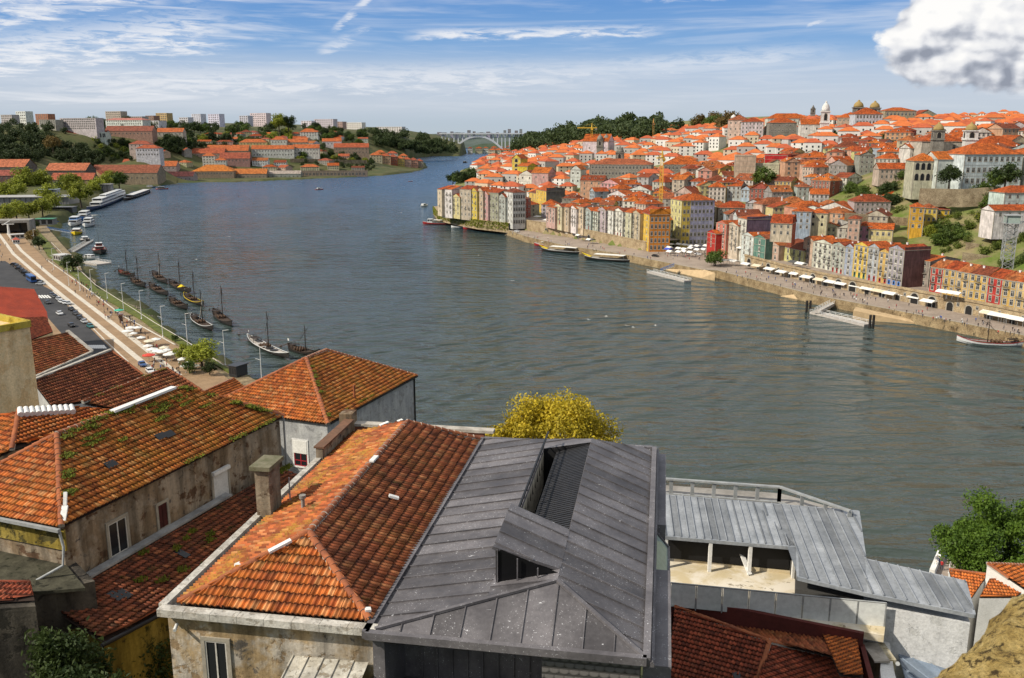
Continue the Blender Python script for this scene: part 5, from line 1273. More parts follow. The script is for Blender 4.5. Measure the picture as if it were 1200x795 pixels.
def at_px(pxa,pxb,py,Y,topy,d,ang=None,**kw):
    """building seen between columns pxa..pxb with its foot on row py at distance Y, front turned by ang"""
    a=D(pxa,py,Y);b=D(pxb,py,Y); ang=BANK+R(30) if ang is None else ang
    kw.setdefault('base',9.)
    w=(b-a).length/max(.35,abs(math.cos(ang)))*kw.pop('wk',1.) if not kw.get('w') else kw.pop('w')
    h=D((pxa+pxb)/2,topy,Y).z-a.z; c=(a+b)/2+Vector((-math.sin(ang),math.cos(ang),0))*d/2
    return bldg(kw.pop('name','town_house'),c,ang,w,d,h,**kw)
# ================================================================= Porto waterfront
def loft_wall(name,pts_lo,pts_hi,m,thick=0.):
    mb=MB(); n=len(pts_lo); mb.add(list(pts_lo)+list(pts_hi),[(i,i+1,n+i+1,n+i) for i in range(n-1)]); return mb.build(name,m)
sh=porto_shore
inl=Vector((.87,.48,0))
mb=MB(); n=len(sh)
lo=[Vector((q.x,q.y,-3)) for q in sh]; hi=[Vector((q.x+.7,q.y+.4,4.)) for q in sh]
mb.add(lo+hi,[(i+1,i,n+i,n+i+1) for i in range(n-1)])
tag(mb.build('quay_wall',M_quaywall),'long ochre stone quay wall along the far river bank','quay wall')
mb=MB(); back=[Vector((q.x+48,q.y+26,4.)) if i<10 else Vector((q.x+14,q.y+16,4.)) for i,q in enumerate(sh)]
mb.add(hi+back,[(i+1,i,n+i,n+i+1) for i in range(n-1)]); tag(mb.build('quay_pavement',M_quay),kind='structure')
mb=MB()
for a,b in zip(hi[:-1],hi[1:]): mb.bar(a+Vector((.25,.1,.06)),b+Vector((.25,.1,.06)),.6,.14)
tag(mb.build('quay_kerb',M_surr),kind='structure')
# slipways
M_slip=mat('slipway stone',_flat((.55,.40,.23),(.42,.30,.17),.4,.3))
def slip(label,a,b,c,d):
    mb=MB(); pts=[P(*a),P(*b),P(*c),P(*d)]; lo=[Vector((p.x,p.y,-2)) for p in pts]
    mb.poly(pts); 
    for i in range(4): mb.quad(lo[i],lo[(i+1)%4],pts[(i+1)%4],pts[i])
    return tag(mb.build('slipway',M_slip),label,'slipway')
slip('pale stone slipway beside the long mooring pontoon',(915,347,.3),(975,358,.3),(985,352,3.9),(950,343,3.9))
slip('long narrow stone ramp running down the quay right of the mooring pontoon',(1000,364,3.9),(1080,380,.2),(1083,377,1.),(1003,360,4.1))
slip('curved stone ramp at the water below the round quay tree',(780,316,.3),(822,326,.3),(838,320,4.05),(812,312,4.05))
# arcade wall with arches and its terrace
M_arc=mat('arcade masonry',_stone((.50,.39,.24),(.27,.19,.11),1.2))
ab=[P(872,311,4),P(918,324,4),P(974,337,4),P(1061,354,4),P(1146,371,4),P(1260,396,4)]
aw=empty('arcade_wall',(0,0,0),0,'stone arcade wall with dark arches below the riverfront houses','wall')
mb=MB(); n=len(ab)
mb.add([v for v in ab]+[Vector((v.x,v.y,9.3)) for v in ab],[(i,i+1,n+i+1,n+i) for i in range(n-1)])
o=mb.build('masonry',M_arc,aw)
mb=MB(); 
for a,b in zip(ab[:-1],ab[1:]): mb.bar(Vector((a.x,a.y,9.75)),Vector((b.x,b.y,9.75)),.5,.9); mb.bar(Vector((a.x-.1,a.y,9.25)),Vector((b.x-.1,b.y,9.25)),.7,.2)
mb.build('parapet',M_arc,aw)
AM=win_template('a','arch').mesh('arch',[M_surr,M_frame,M_dark])
rnd=random.Random(4)
for a,b in zip(ab[:-1],ab[1:]):
    L=(b-a).length; k=int(L/8.2); v=(b-a).normalized(); nz=math.atan2(v.y,v.x)+math.pi
    for i in range(k):
        s_=rnd.choice((1.,.62,.8)); q=a+v*(L*(i+.5)/k); h_=4.4*s_; inst('arch',AM,aw,(q.x,q.y,4+h_/2),nz,(3.6*s_,1,h_))
        if s_<.9: q2=q+v*(L/k*.42); inst('window',WT['sash'],aw,(q2.x,q2.y,7.2),nz,(1.1,1,1.4))
mb=MB(); up=[Vector((v.x,v.y,9.3)) for v in ab]; bk=[Vector((v.x+32,v.y+18,9.6)) for v in ab]
mb.add(up+bk,[(i,i+1,n+i+1,n+i) for i in range(n-1)]); tag(mb.build('upper_street',M_quay),kind='structure')
# western terrace wall
wb=[P(560,262,4),P(600,267,4),P(622,271,4),P(660,277,4),P(705,285,4),P(757,294,4)]
WZ=[11,11,11.2,11.2,10.4,9.]
def footz(px,py,ln):
    """height of a house foot seen on row py standing just behind the wall line ln"""
    q=[(proj(v)[0],v.y) for v in ln]
    for (a,ya),(b,yb) in zip(q[:-1],q[1:]):
        if a<=px<=b or b is q[-1][0]: Yw=ya+(yb-ya)*(px-a)/(b-a)
    return D(px,py,Yw+3.).z
ww_=empty('terrace_wall',(0,0,0),0,'ochre retaining wall under the narrow white houses left of the orange block','wall')
mb=MB(); n=len(wb); mb.add(wb+[Vector((v.x,v.y,z)) for v,z in zip(wb,WZ)],[(i,i+1,n+i+1,n+i) for i in range(n-1)]); mb.build('masonry',M_arc,ww_)
mb=MB()
for a,b,u,v in zip(wb[:-1],wb[1:],WZ[:-1],WZ[1:]): mb.bar(Vector((a.x,a.y,u+.3)),Vector((b.x,b.y,v+.3)),.4,.7)
mb.build('parapet',M_arc,ww_)
for i,px in enumerate((716,724,640,676,690)):
    k=(px-622)/(757-622); q=P(px,271+22.6*k,4); v=(wb[-1]-wb[2]).normalized(); inst('arch',AM,ww_,(q.x-.05,q.y-.05,6.),math.atan2(v.y,v.x)+math.pi,(2.6,1,3.8))
mb=MB(); up=[Vector((v.x,v.y,z)) for v,z in zip(wb,WZ)]; bk=[Vector((v.x+24,v.y+16,z)) for v,z in zip(wb,WZ)]
mb.add(up+bk,[(i,i+1,n+i+1,n+i) for i in range(n-1)]); tag(mb.build('terrace_street',M_quay),kind='structure')
# headland wall with ivy
hb=[P(508,249,4),P(514,256.5,4),P(533,261,4),P(560,266,4),P(596,270,4)]
hw=empty('headland_wall',(0,0,0),0,'ivy grown stone retaining wall below the tall headland houses','wall')
mb=MB(); n=len(hb); mb.add([Vector((v.x,v.y,2)) for v in hb]+[Vector((v.x,v.y,9.2)) for v in hb],[(i,i+1,n+i+1,n+i) for i in range(n-1)])
mb.add([Vector((v.x,v.y,9.2)) for v in hb]+[Vector((v.x+30,v.y+40,9.2)) for v in hb],[(i,i+1,n+i+1,n+i) for i in range(n-1)]); mb.build('masonry',M_arc,hw)
rg=np.random.default_rng(12); mb=MB()
for i in range(5200):
    k=rg.random()*(n-1.001); j=int(k); p=hb[j].lerp(hb[j+1],k-j); dens=mnoise.noise(Vector((k*2.2,1,0)))
    if rg.random()>.55+dens*.9: continue
    z=9.4-rg.random()**1.5*6; c=Vector((p.x-.3+rg.normal(0,.2),p.y-.3+rg.normal(0,.2),z)); a=Vector(rg.normal(size=3)).normalized()*.55; b=Vector(rg.normal(size=3)).normalized()*.4
    mb.add([c-a,c-b,c+a,c+b],[(0,1,2,3)])
tag(mb.build('ivy',M_leafg),'yellow green ivy covering the wall under the headland houses','ivy')
# ---------------------------------------------------------------- front rows, house by house
O_=ORANGE
def rowhouses(lst,z,d=13.):
    for (xa,ya,xb,yb,ty,wall,label,kw) in lst:
        k=dict(wall=wall,label=label,floors=4,cols=3,sides=0,style='door',balc=.35,roof='gy',group=None,base=5,rise=1.8,ws=(1.35,2.2),chim=1,ov=.25); k.update(kw)
        front(xa,ya,xb,yb,z,ty,k.pop('d',d),**k)
rowhouses([
 (1088,341,1103,344,314,'red','deep red four storey house at the left end of the long yellow riverfront row',dict(floors=3,cols=2,style='sash',roof='gx',d=12,rise=3,sides=0)),
 (1103,344,1118,347,316,'ochre','ochre row house with six windows, first right of the deep red corner house',dict(floors=3,cols=2,style='sash',roof='gx',d=12,rise=3)),
 (1118,347,1133,350,319,(.72,.50,.17),'golden row house in the riverfront row, second right of the deep red corner house',dict(floors=3,cols=2,style='sash',roof='gx',d=12,rise=3)),
 (1133,350,1155,354,322,(.74,.50,.13),'wide golden house left of the second red house in the riverfront row',dict(floors=3,cols=3,style='sash',roof='gx',d=12,rise=3)),
 (1155,354,1172,358,326,'red','red house standing between two yellow houses far right on the riverfront',dict(floors=3,cols=2,style='sash',roof='gx',d=12,rise=3)),
 (1172,358,1189,361,329,'ochre','ochre house just right of the red one at the right edge',dict(floors=3,cols=2,style='sash',roof='gx',d=12,rise=3)),
 (1189,361,1212,366,332,(.70,.50,.2),'yellow house cut off by the right edge of the riverfront row',dict(floors=3,cols=3,style='sash',roof='gx',d=12,rise=3)),
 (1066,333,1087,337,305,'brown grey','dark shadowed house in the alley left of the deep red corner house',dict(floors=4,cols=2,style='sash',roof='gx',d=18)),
],9.5)
rowhouses([
 (940,310,951,313,281,'beige','narrow beige house left of the white house with a red sign band',dict(cols=1)),
 (951,313,974,318,285,'white','white five storey house with many balcony doors and dark red side wall',dict(floors=5,cols=4,d=14)),
 (973,318,988,322,288,'pale grey','pale grey narrow five storey house right of the white one',dict(floors=5,cols=3,ground='red')),
 (988,322,998,324,290,'grey blue','very narrow grey house left of the yellow riverfront house',dict(floors=5,cols=1)),
 (998,324,1015,328,288,'yellow','yellow narrow five storey house with green ground floor doors',dict(floors=5,cols=3,ground='green')),
 (1015,328,1027,331,290,(.46,.47,.50),'blue grey tiled narrow house between two yellow riverfront houses',dict(floors=5,cols=2,ground='red')),
 (1027,331,1040,334,296,'ochre','golden narrow house right of the blue grey tiled house',dict(floors=5,cols=2,ground='red')),
 (1038,334,1056,338,292,(.42,.43,.46),'tall grey house with bright blue ground floor and bare brown side wall',dict(floors=5,cols=3,ground='blue',d=14)),
 (897,303,912,306,287,'pink','small pinkish house with pale shop blind left of the low ochre house',dict(floors=2,cols=2)),
 (912,304,941,311,291,'pale yellow','low wide ochre house under a big orange roof in the front row',dict(floors=2,cols=4,style='sash',roof='gx',rise=4,d=16)),
 (868,298,882,302,276,'white','white house with grey stone frames left of the teal green wall',dict(floors=4,cols=2)),
 (882,302,896,305,279,'teal green','house front in dark teal tiles in the front row',dict(floors=3,cols=1,balc=0)),
 (828,289,838,292,273,'red','small red house at the left end of the tiled row by the square',dict(floors=3,cols=1,style='sash')),
 (838,290,850,293,262,(.62,.22,.16),'brick pink five storey house right of the small red house',dict(floors=5,cols=2)),
 (850,292,864,296,264,'cream','cream five storey house in the row right of the square',dict(floors=5,cols=3)),
 (863,295,873,298,256,'white','tall white house whose side wall is plain purple',dict(floors=5,cols=2,d=24,roof='gx')),
],9.3)
# bare coloured side walls are their own paint on the two end houses
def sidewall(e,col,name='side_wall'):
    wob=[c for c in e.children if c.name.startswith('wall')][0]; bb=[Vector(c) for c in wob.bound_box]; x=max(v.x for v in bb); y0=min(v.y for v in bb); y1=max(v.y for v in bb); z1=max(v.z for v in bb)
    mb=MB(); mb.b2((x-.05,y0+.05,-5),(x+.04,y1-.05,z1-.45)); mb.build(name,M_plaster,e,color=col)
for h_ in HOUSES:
    l=h_['label']
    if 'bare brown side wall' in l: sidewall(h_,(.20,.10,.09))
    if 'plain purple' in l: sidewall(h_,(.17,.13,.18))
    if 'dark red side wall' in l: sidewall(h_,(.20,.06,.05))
# square: yellow and lilac block, orange block
sq=9.
def panel(e,y0f,y1f,col):
    wob=[c for c in e.children if c.name.startswith('wall')][0]; bb=[Vector(c) for c in wob.bound_box]; x=max(v.x for v in bb); y0=min(v.y for v in bb); y1=max(v.y for v in bb); z1=max(v.z for v in bb)
    mb=MB(); mb.b2((x-.05,y0+(y1-y0)*y0f+.02,-5),(x+.009,y0+(y1-y0)*y1f-.02,z1-.45)); mb.build('side_wall',M_plaster,e,color=col)
e=front(784,285,797,289,4.8,234,14,wall='pale yellow',label='yellow and lilac six storey corner block with orange hip roof on the square',floors=6,cols=3,sides=8,style='sash',roof='hip',rise=4,base=3,ws=(1.4,2.1),balc=.4,dpx=835,chim=2)
panel(e,0,.27,(.76,.56,.12)); panel(e,.27,1,(.46,.45,.60))
e=front(750,288,760,293,5.2,250,12,wall='yellow',label='corner block with bright yellow front and vivid orange side beside the square',floors=5,cols=2,sides=5,style='door',roof='gx',rise=4,base=3,balc=.4,dpx=784,dorm=1,ws=(1.3,2.2))
panel(e,0,1,(.72,.27,.04))
# row left of the orange block
r4=[(640,650,'pink',3),(649,658,'cream',3),(658,666,'beige',4),(666,675,'white',4),(675,683,'cream',4),(683,692,'pale grey',4),(692,700,'white',4),(700,709,(.55,.5,.47),5),(709,718,'white',5),(718,729,'white',5),(729,739,'cream',5),(739,749,'beige',5)]
nm={'pink':'pinkish','cream':'cream','beige':'beige','white':'white','pale grey':'pale grey'}
for i,(xa,xb,wl,fl) in enumerate(r4):
    f=lambda x: 260.+(x-640)*(283-260)/(749-640)
    ordn=['twelfth','eleventh','tenth','ninth','eighth','seventh','sixth','fifth','fourth','third','second','first'][i]
    top=243+(xa-640)*.055+random.uniform(-3,2.)
    front(xa,f(xa),xb+.3,f(xb),footz((xa+xb)/2,(f(xa)+f(xb))/2,wb),top,13,wall=wl,label=f'narrow {nm.get(wl,"grey brown") if isinstance(wl,str) else "grey brown"} house above the terrace wall, {ordn} left of the bright yellow front',floors=5 if i>5 else 4,cols=2 if i%3 else 3,sides=1 if i==11 else 0,style='door',roof='gy' if i%2 else 'gx',rise=2.,base=4,balc=.7,ground=('red',) if i%4==1 else None,chim=1,ov=.25)
# headland block
r5=[(513,518,249,222,'cream','cream end house at the river corner of the headland block',1,20),(518,530,251,222,'white','white grey tall house at the left of the headland block',3,20),(530,539,252,231,'pale yellow','low pale yellow house in the headland block',2,12),
 (539,552,253.5,222,(.55,.42,.36),'red framed house with four rows of balconies in the headland block',3,16),(552,559,254.5,224,'yellow','slim yellow house in the headland block',2,14),(559,566,255.5,224,'beige','slim beige house right of the slim yellow headland house',2,14),(566,572,256,228,'pink','slim pink house in the middle of the headland block',1,14),
 (572,584,257,226,'stone grey','stone grey house with tall dark gable in the headland block',3,16),(584,592,258,231,'pale grey','grey house with balconies left of the white corner tower house',2,14)]
for xa,xb,yb_,ty,wl,lb,cl,dd in r5:
    front(xa,yb_-.6,xb+.2,yb_+.6,footz((xa+xb)/2,yb_,hb),ty,dd,wall=wl,label=lb,floors=4,cols=cl,sides=1,style='door',roof='gx' if dd>14 else 'gy',rise=2.6,base=3,balc=.5,ov=.3,chim=1)
front(591,260,601,262.5,9.2,225,12,wall='white',label='white five storey corner house at the end of the headland block',floors=5,cols=3,sides=5,style='door',roof='hip',rise=2.5,base=4,balc=.4,dpx=616,ws=(1.3,2.1))
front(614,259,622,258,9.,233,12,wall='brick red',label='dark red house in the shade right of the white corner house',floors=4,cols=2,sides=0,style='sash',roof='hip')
front(628,248,640,251,11.,223,16,wall='yellow',label='bright yellow gabled house with plain grey side behind the white awnings',floors=4,cols=3,sides=0,style='sash',roof='gx',rise=3.2,base=4)
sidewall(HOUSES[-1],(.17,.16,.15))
front(620,244,629,246,12.,226,10,wall='ochre',label='small ochre house left of the bright yellow gabled house',floors=3,cols=1,sides=0,style='sash',roof='hip')
# ---------------------------------------------------------------- hill landmarks
FB=BANK+R(25)
def land(xa,xb,py,Y,ty,d,**kw): return at_px(xa,xb,py,Y,ty,d,kw.pop('ang',FB),**kw)
at_px(691,761,214,770,193,26,ang=R(-14),wall=(.23,.22,.20),wm=M_granite,label='long dark granite palace with columned middle, above the white house row',cat='palace',name='granite_palace',floors=3,cols=17,sides=3,ws=(1.7,3.),roof='hip',rise=4.5,roofc=(.42,.12,.05),trim=True)
at_px(777,822,209,770,193,24,ang=R(-10),wall=(.33,.30,.25),wm=M_granite,label='granite palace under a big orange hip roof, left of the red tents',cat='palace',name='granite_palace',floors=2,cols=10,sides=3,ws=(1.7,3.),roof='hip',rise=6.5,roofc=O_[0])
at_px(861,884,207,640,183,16,ang=R(-12),wall=(.56,.46,.31),label='big blank beige block with flat roof, left of the bright red building',floors=4,cols=0,sides=0,roof='flat',cat='building',name='beige_block')
at_px(884,911,209,640,193,14,ang=R(-20),wall=(.62,.52,.36),label='lower pale beige block right of the big blank beige block',floors=3,cols=0,sides=0,roof='flat',cat='building',name='beige_block')
at_px(897,920,197,690,182,14,ang=R(-30),wall=(.50,.03,.03),label='bright red building on the hillside with a flat top',floors=3,cols=0,sides=0,roof='flat',cat='building',name='red_building')
at_px(600,610,203,900,186,14,ang=R(-30),wall='yellow',label='yellow gabled building at the water end of the headland',floors=3,cols=1,sides=0,roof='gy',rise=4,ws=(3,6),style='arch',cat='building',name='yellow_building')
at_px(606,618,206,880,195,16,ang=R(-40),wall=(.72,.50,.06),label='yellow wing attached to the right of the yellow gabled building',floors=2,cols=0,sides=0,roof='gx',rise=3,cat='building',name='yellow_building')
at_px(608,625,221,830,205,18,ang=R(-35),wall='white',label='white gable fronted building with arched windows in the headland block',floors=2,cols=2,style='arch',sides=2,roof='gy',rise=4)
at_px(623,642,224,820,203,18,ang=R(-25),wall='pink',label='big pink hall with orange hip roof behind the headland block',floors=2,cols=2,sides=3,roof='gx',rise=5,cat='hall',name='pink_hall')
at_px(668,680,226,800,199,14,ang=R(-25),wall='white',label='tall white gable house with arched windows left of the granite palace',floors=3,cols=2,style='arch',sides=0,roof='gy',rise=4)
at_px(680,706,231,720,212,14,ang=R(-20),wall='salmon',label='salmon pink house with dormers below the granite palace',floors=3,cols=3,sides=2,roof='gx',rise=4,dorm=4)
# white convent, its arcade wing, the twin towered church
M_cv=None
cv=at_px(1125,1197,219,470,181,22,ang=R(6),wall=(.72,.72,.72),label='large white convent with three rows of shuttered windows on the upper right',cat='convent',name='white_convent',floors=3,cols=10,sides=2,ws=(1.5,2.2),roof='hip',rise=5.5,roofc=O_[0])
at_px(1197,1250,219,474,182,22,ang=R(6),wall=(.70,.69,.66),label='white convent wing at the right edge',cat='convent',name='white_convent',floors=3,cols=6,sides=0,ws=(1.5,2.2),roof='hip',rise=5,roofc=O_[0])
at_px(1150,1200,180,520,172,18,ang=R(6),wall=(.60,.55,.48),label='long rear roof rising behind the white convent',cat='convent',name='white_convent',floors=1,cols=0,sides=0,roof='hip',rise=6,roofc=O_[1])
at_px(1096,1128,216,478,187,16,ang=R(3),wall=(.62,.61,.58),label='plain white convent wing with one window, left of the large white convent',cat='convent',name='white_convent',floors=1,cols=1,sides=0,ws=(1.6,2.4),roof='gx',rise=4,roofc=O_[2])
aw2=at_px(1070,1097,214,482,189,16,ang=R(-8),wall=(.55,.48,.38),label='open arched loggia wing at the left end of the convent',cat='convent',name='convent_loggia',floors=2,cols=4,sides=0,ws=(2.6,4.6),style='arch',roof='hip',rise=4,roofc=O_[2],fh0=.5)
def tower(label,px,py,Y,ty,wd,m,capm,name='bell_tower',capk='dome',cat='tower'):
    b=D(px,py,Y); t_=D(px,ty,Y); h=t_.z-b.z; w=wd*Y/1050; e=empty(name,b,R(-12),label,cat)
    mb=MB(); mb.b2((-w/2,-w/2,-8),(w/2,w/2,h*.72)); mb.b2((-w*.58,-w*.58,h*.42),(w*.58,w*.58,h*.45)); mb.b2((-w*.58,-w*.58,h*.70),(w*.58,w*.58,h*.735)); mb.build('shaft',m,e)
    for r_ in range(4):
        a=r_*math.pi/2; inst('window',AMW,e,(-math.sin(a)*-w/2,-math.cos(a)*w/2,h*.58),math.pi+a if 0 else a+math.pi,(w*.36,1,h*.18))
    mb=MB()
    if capk=='dome': mb.lathe([(w*.5,h*.735),(w*.5,h*.78),(w*.42,h*.86),(w*.24,h*.92),(w*.12,h*.94),(w*.12,h*.97),(.02,h)],12)
    else: mb.lathe([(w*.56,h*.735),(.05,h)],4,a0=math.pi/4)
    mb.build('dome' if capk=='dome' else 'spire',capm,e); return e
AMW=win_template('a','arch').mesh('belfry_opening',[M_surr,M_frame,M_dark])
M_lich=mat('lichened stone dome',_flat((.36,.25,.09),(.25,.18,.07),.6)); M_plw=mat('white render',_stucco((.66,.64,.60),(.72,.71,.68),(.52,.48,.42),(.45,.43,.40),.2))
at_px(1080,1130,180,545,166,20,ang=R(-4),wall=(.56,.53,.48),label='white church body with red roof between its two bell towers',cat='church',name='church',floors=1,cols=2,sides=0,ws=(1.8,2.6),roof='hip',rise=5,roofc=O_[1])
tower('left bell tower with ochre dome of the twin towered church',1097,180,538,143,12,M_granite,M_lich)
tower('right bell tower with ochre dome of the twin towered church',1135,180,535,143,13,M_plw,M_lich)
# skyline group
at_px(938,962,168,800,146,18,ang=R(-10),wall='white',label='white church front at the foot of the slim bell tower on the skyline',cat='church',name='church',floors=2,cols=2,style='arch',sides=0,roof='gx',rise=5,roofc=O_[0])
tower('slim white baroque bell tower on the right skyline',965,164,790,118,9,M_plw,M_plw)
tower('small pointed grey spire left of the slim white bell tower',952,140,900,123,5,M_granite,M_granite,name='spire_tower',capk='spire')
at_px(901,932,163,830,144,20,ang=R(-8),wall=(.36,.32,.25),wm=M_granite,label='granite block under orange roof at the left of the skyline church',cat='building',name='granite_block',floors=3,cols=7,sides=2,roof='hip',rise=5,roofc=O_[1])
at_px(900,945,150,900,139,18,ang=R(-6),wall='white',label='long white building with orange roof on the skyline left of the bell tower',cat='building',name='white_block',floors=2,cols=8,sides=0,roof='hip',rise=5,roofc=O_[0])
at_px(1001,1032,160,800,134,22,ang=R(-6),wall=(.68,.68,.70),label='white palace with five rows of windows on the skyline below the domes',cat='palace',name='white_palace',floors=4,cols=8,sides=3,ws=(1.5,2.4),roof='hip',rise=6,roofc=O_[1])
at_px(982,1003,158,820,138,20,ang=R(-30),wall=(.50,.40,.28),label='tawny building left of the white skyline palace',cat='building',name='tawny_block',floors=3,cols=5,sides=0,roof='hip',rise=5,roofc=O_[0])
tower('left domed lantern tower above the white skyline palace',1004,150,845,117,11,M_granite,M_lich,name='dome_tower')
tower('right domed lantern tower above the white skyline palace',1023,150,850,118,11,M_granite,M_lich,name='dome_tower')
at_px(1036,1072,147,900,130,22,ang=R(-3),wall=(.46,.38,.24),label='classical ochre stone building with pediment on the skyline',cat='building',name='classical_building',floors=2,cols=8,sides=2,ws=(1.8,3.2),roof='hip',rise=3.5,roofc=O_[0])
at_px(1072,1099,148,905,136,22,ang=R(-3),wall=(.40,.35,.27),label='dark right wing of the classical building on the skyline',cat='building',name='classical_building',floors=2,cols=5,sides=2,roof='gy',rise=6,roofc=O_[3])
at_px(1103,1121,150,920,136,16,ang=R(-3),wall=(.30,.26,.22),label='dark brown square block on the skyline right of the classical building',cat='building',name='brown_block',floors=3,cols=3,sides=2,roof='hip',rise=2,roofc=O_[3])
at_px(853,875,162,860,141,18,ang=R(-20),wall='cream',label='cream house with orange roof at the left skyline dome',floors=3,cols=4,sides=2,roof='hip',rise=5)
tower('small white domed turret on the skyline above the cream house',859,150,900,134,6,M_plw,M_plw,name='dome_turret')
at_px(868,893,162,850,143,18,ang=R(-15),wall='white',label='white apartment house right of the small domed turret',floors=4,cols=6,sides=2,roof='hip',rise=4)
# church with twin towers beyond the granite palace, granite bell tower
at_px(683,712,183,1000,166,26,ang=R(-20),wall='white',label='white church hall with long orange roof beside twin granite towers',cat='church',name='church',floors=1,cols=2,sides=4,roof='gx',rise=8,roofc=O_[0])
tower('left granite tower of the far twin towered church',703,183,1000,157,7,M_granite,M_granite); tower('right granite tower of the far twin towered church',710,183,1005,157,7,M_granite,M_granite)
tower('granite bell tower rising behind the dark granite palace',726,200,840,171,9,M_granite,M_granite)
# yellow houses on the green terrace
at_px(1066,1080,270,445,243,9,ang=R(-20),wall=(.75,.42,.05),label='orange yellow tower house on the green terrace',floors=3,cols=2,sides=1,roof='hip',rise=2)
at_px(1080,1096,262,455,244,8,ang=R(-14),wall='yellow',label='yellow house in the middle of the terrace garden group',floors=2,cols=3,sides=1,roof='hip',rise=2)
at_px(1096,1111,262,458,246,8,ang=R(-10),wall=(.76,.50,.05),label='golden house at the right of the terrace garden group',floors=2,cols=2,sides=1,roof='hip',rise=2)
at_px(1036,1068,236,520,230,10,ang=R(-10),wall='white',label='low white pavilion with wide red roof among the terrace trees',floors=1,cols=3,sides=1,roof='hip',rise=2.4,roofc=O_[1])
at_px(1174,1235,245,420,226,12,ang=R(5),wall=(.66,.66,.66),label='long white building with red roof above the lift tower',floors=2,cols=6,sides=2,roof='hip',rise=3,roofc=O_[1],cat='building',name='white_block')
at_px(1163,1225,257,405,247,10,ang=R(5),wall=(.74,.74,.73),label='white lower wing with red lean roof beside the lift tower',floors=1,cols=5,sides=1,roof='gx',rise=2.4,roofc=O_[1],cat='building',name='white_block')
# houses above the front row, hand placed
for xa,xb,py,Y,ty,d,wl,lb,rk in((992,1004,292,440,257,12,'pink','pink narrow tall house with dark side wall above the front row',{'floors':4,'cols':2}),(1004,1018,290,445,265,12,(.68,.36,.36),'rose coloured house right of the pink narrow tall house',{'floors':3,'cols':2}),
   (1018,1042,292,440,269,12,'pale yellow','pale yellow house under a broad red roof above the riverfront',{'floors':2,'cols':4,'roof':'gx'}),(928,948,270,470,248,12,'grey blue','pale blue grey house on the slope above the low ochre house',{'floors':3,'cols':3}),(948,967,268,470,250,12,'cream','cream house with two tall windows above the front row',{'floors':2,'cols':2,'style':'arch'}),
   (904,926,277,445,262,13,'cream','cream house with rust red end wall and orange roof',{'floors':2,'cols':3,'roof':'gx','rise':4,'base':3}),(1150,1172,292,420,280,8,(.2,.2,.2),'small dark hut on the terraced slope left of the lift tower',{'floors':1,'cols':1,'roof':'flat'})):
    o=at_px(xa,xb,py,Y,ty,d,R(-25),wall=wl,label=lb,sides=1,**rk)
    if 'rust red end' in lb: sidewall(o,(.42,.10,.05))
# ---------------------------------------------------------------- the hill itself, fitted through the feet of the buildings on it
def feet(pred):
    out=[]
    for x,y,z,w,d,a in BASES:
        if pred(x,y):
            out.append((x,y,z-.6))
            if w>16:
                for u in(-.4,.4): out.append((x+math.cos(a)*w*u,y+math.sin(a)*w*u,z-.6))
    return out
zP=TPS(TPo+feet(lambda x,y: inside(porto_poly,np.array([x]),np.array([y]))[0]),lam=.3)
caps_=[(hi+ab[::-1]+[wb[-1]]+wb[::-1]+hb[::-1],1.)]
front_zone=[Vector((q.x-3,q.y-2,0)) for q in porto_shore]+[Vector((q.x,q.y,0)) for q in (hb+wb[1:]+[P(786,288,4),P(832,285,4)]+[a+Vector((7,4,0)) for a in ab])]
up_zone=[Vector((q.x-1,q.y,0)) for q in hb+wb[1:]+ab]+[Vector((q.x+26,q.y+14,0)) for q in hb+wb[1:]+ab][::-1]
PG=capped(zP,[(front_zone,1.),(up_zone,7.6)])
zp=gpolyz(PG)
terrain('porto_hill',PG,porto_inner,np.concatenate([np.arange(-140,520,5.),np.arange(520,3000,60.)]),np.concatenate([np.arange(200,1000,6.),np.arange(1000,3300,40.)]),1.,M_soil)
# ---------------------------------------------------------------- hillside houses: a loop over plots on the slope
LM=[('the dark granite palace',726,202),('the red tents',820,202),('the lilac block',822,258),('the orange block',772,270),('the yellow gabled house',634,235),('the bright red building',908,189),('the blank beige block',873,195),
    ('the white convent',1160,200),('the convent loggia',1083,200),('the slim white tower',965,140),('the white skyline palace',1016,146),('the classical building',1060,138),('the twin towered church',1116,165),('the terrace garden houses',1088,255),
    ('the yellow crane',774,215),('the pink hall',632,214),('the rust red wall',918,265),('the granite block',916,152),('the domed turret',859,142),('the pale blue house',938,258),('the far twin towers',706,168),('the yellow building',606,193),('the salmon house',693,222),('the lilac block roof',830,234),('the tawny block',992,148)]
def vis(c): 
    q=proj(c); return q
boxes=[]
for e in HOUSES:
    w_=[c for c in e.children if c.name.startswith('wall')][0]; boxes.append((e.location.x,e.location.y,max(w_.dimensions.x,6)*.5+2))
def freeplot(x,y,r):
    for bx_,by_,br in boxes:
        if (x-bx_)**2+(y-by_)**2<(r+br)**2*.72: return False
    return True
GREEN=[(980,1045,222,252),(1040,1215,219,338),(1100,1170,255,330),(1010,1045,205,222)]
hr=random.Random(21); plots=[]
Y=400.
levels=[]
while Y<1500:
    levels.append(Y); Y*=1.0+ (.030 if Y<800 else .05)
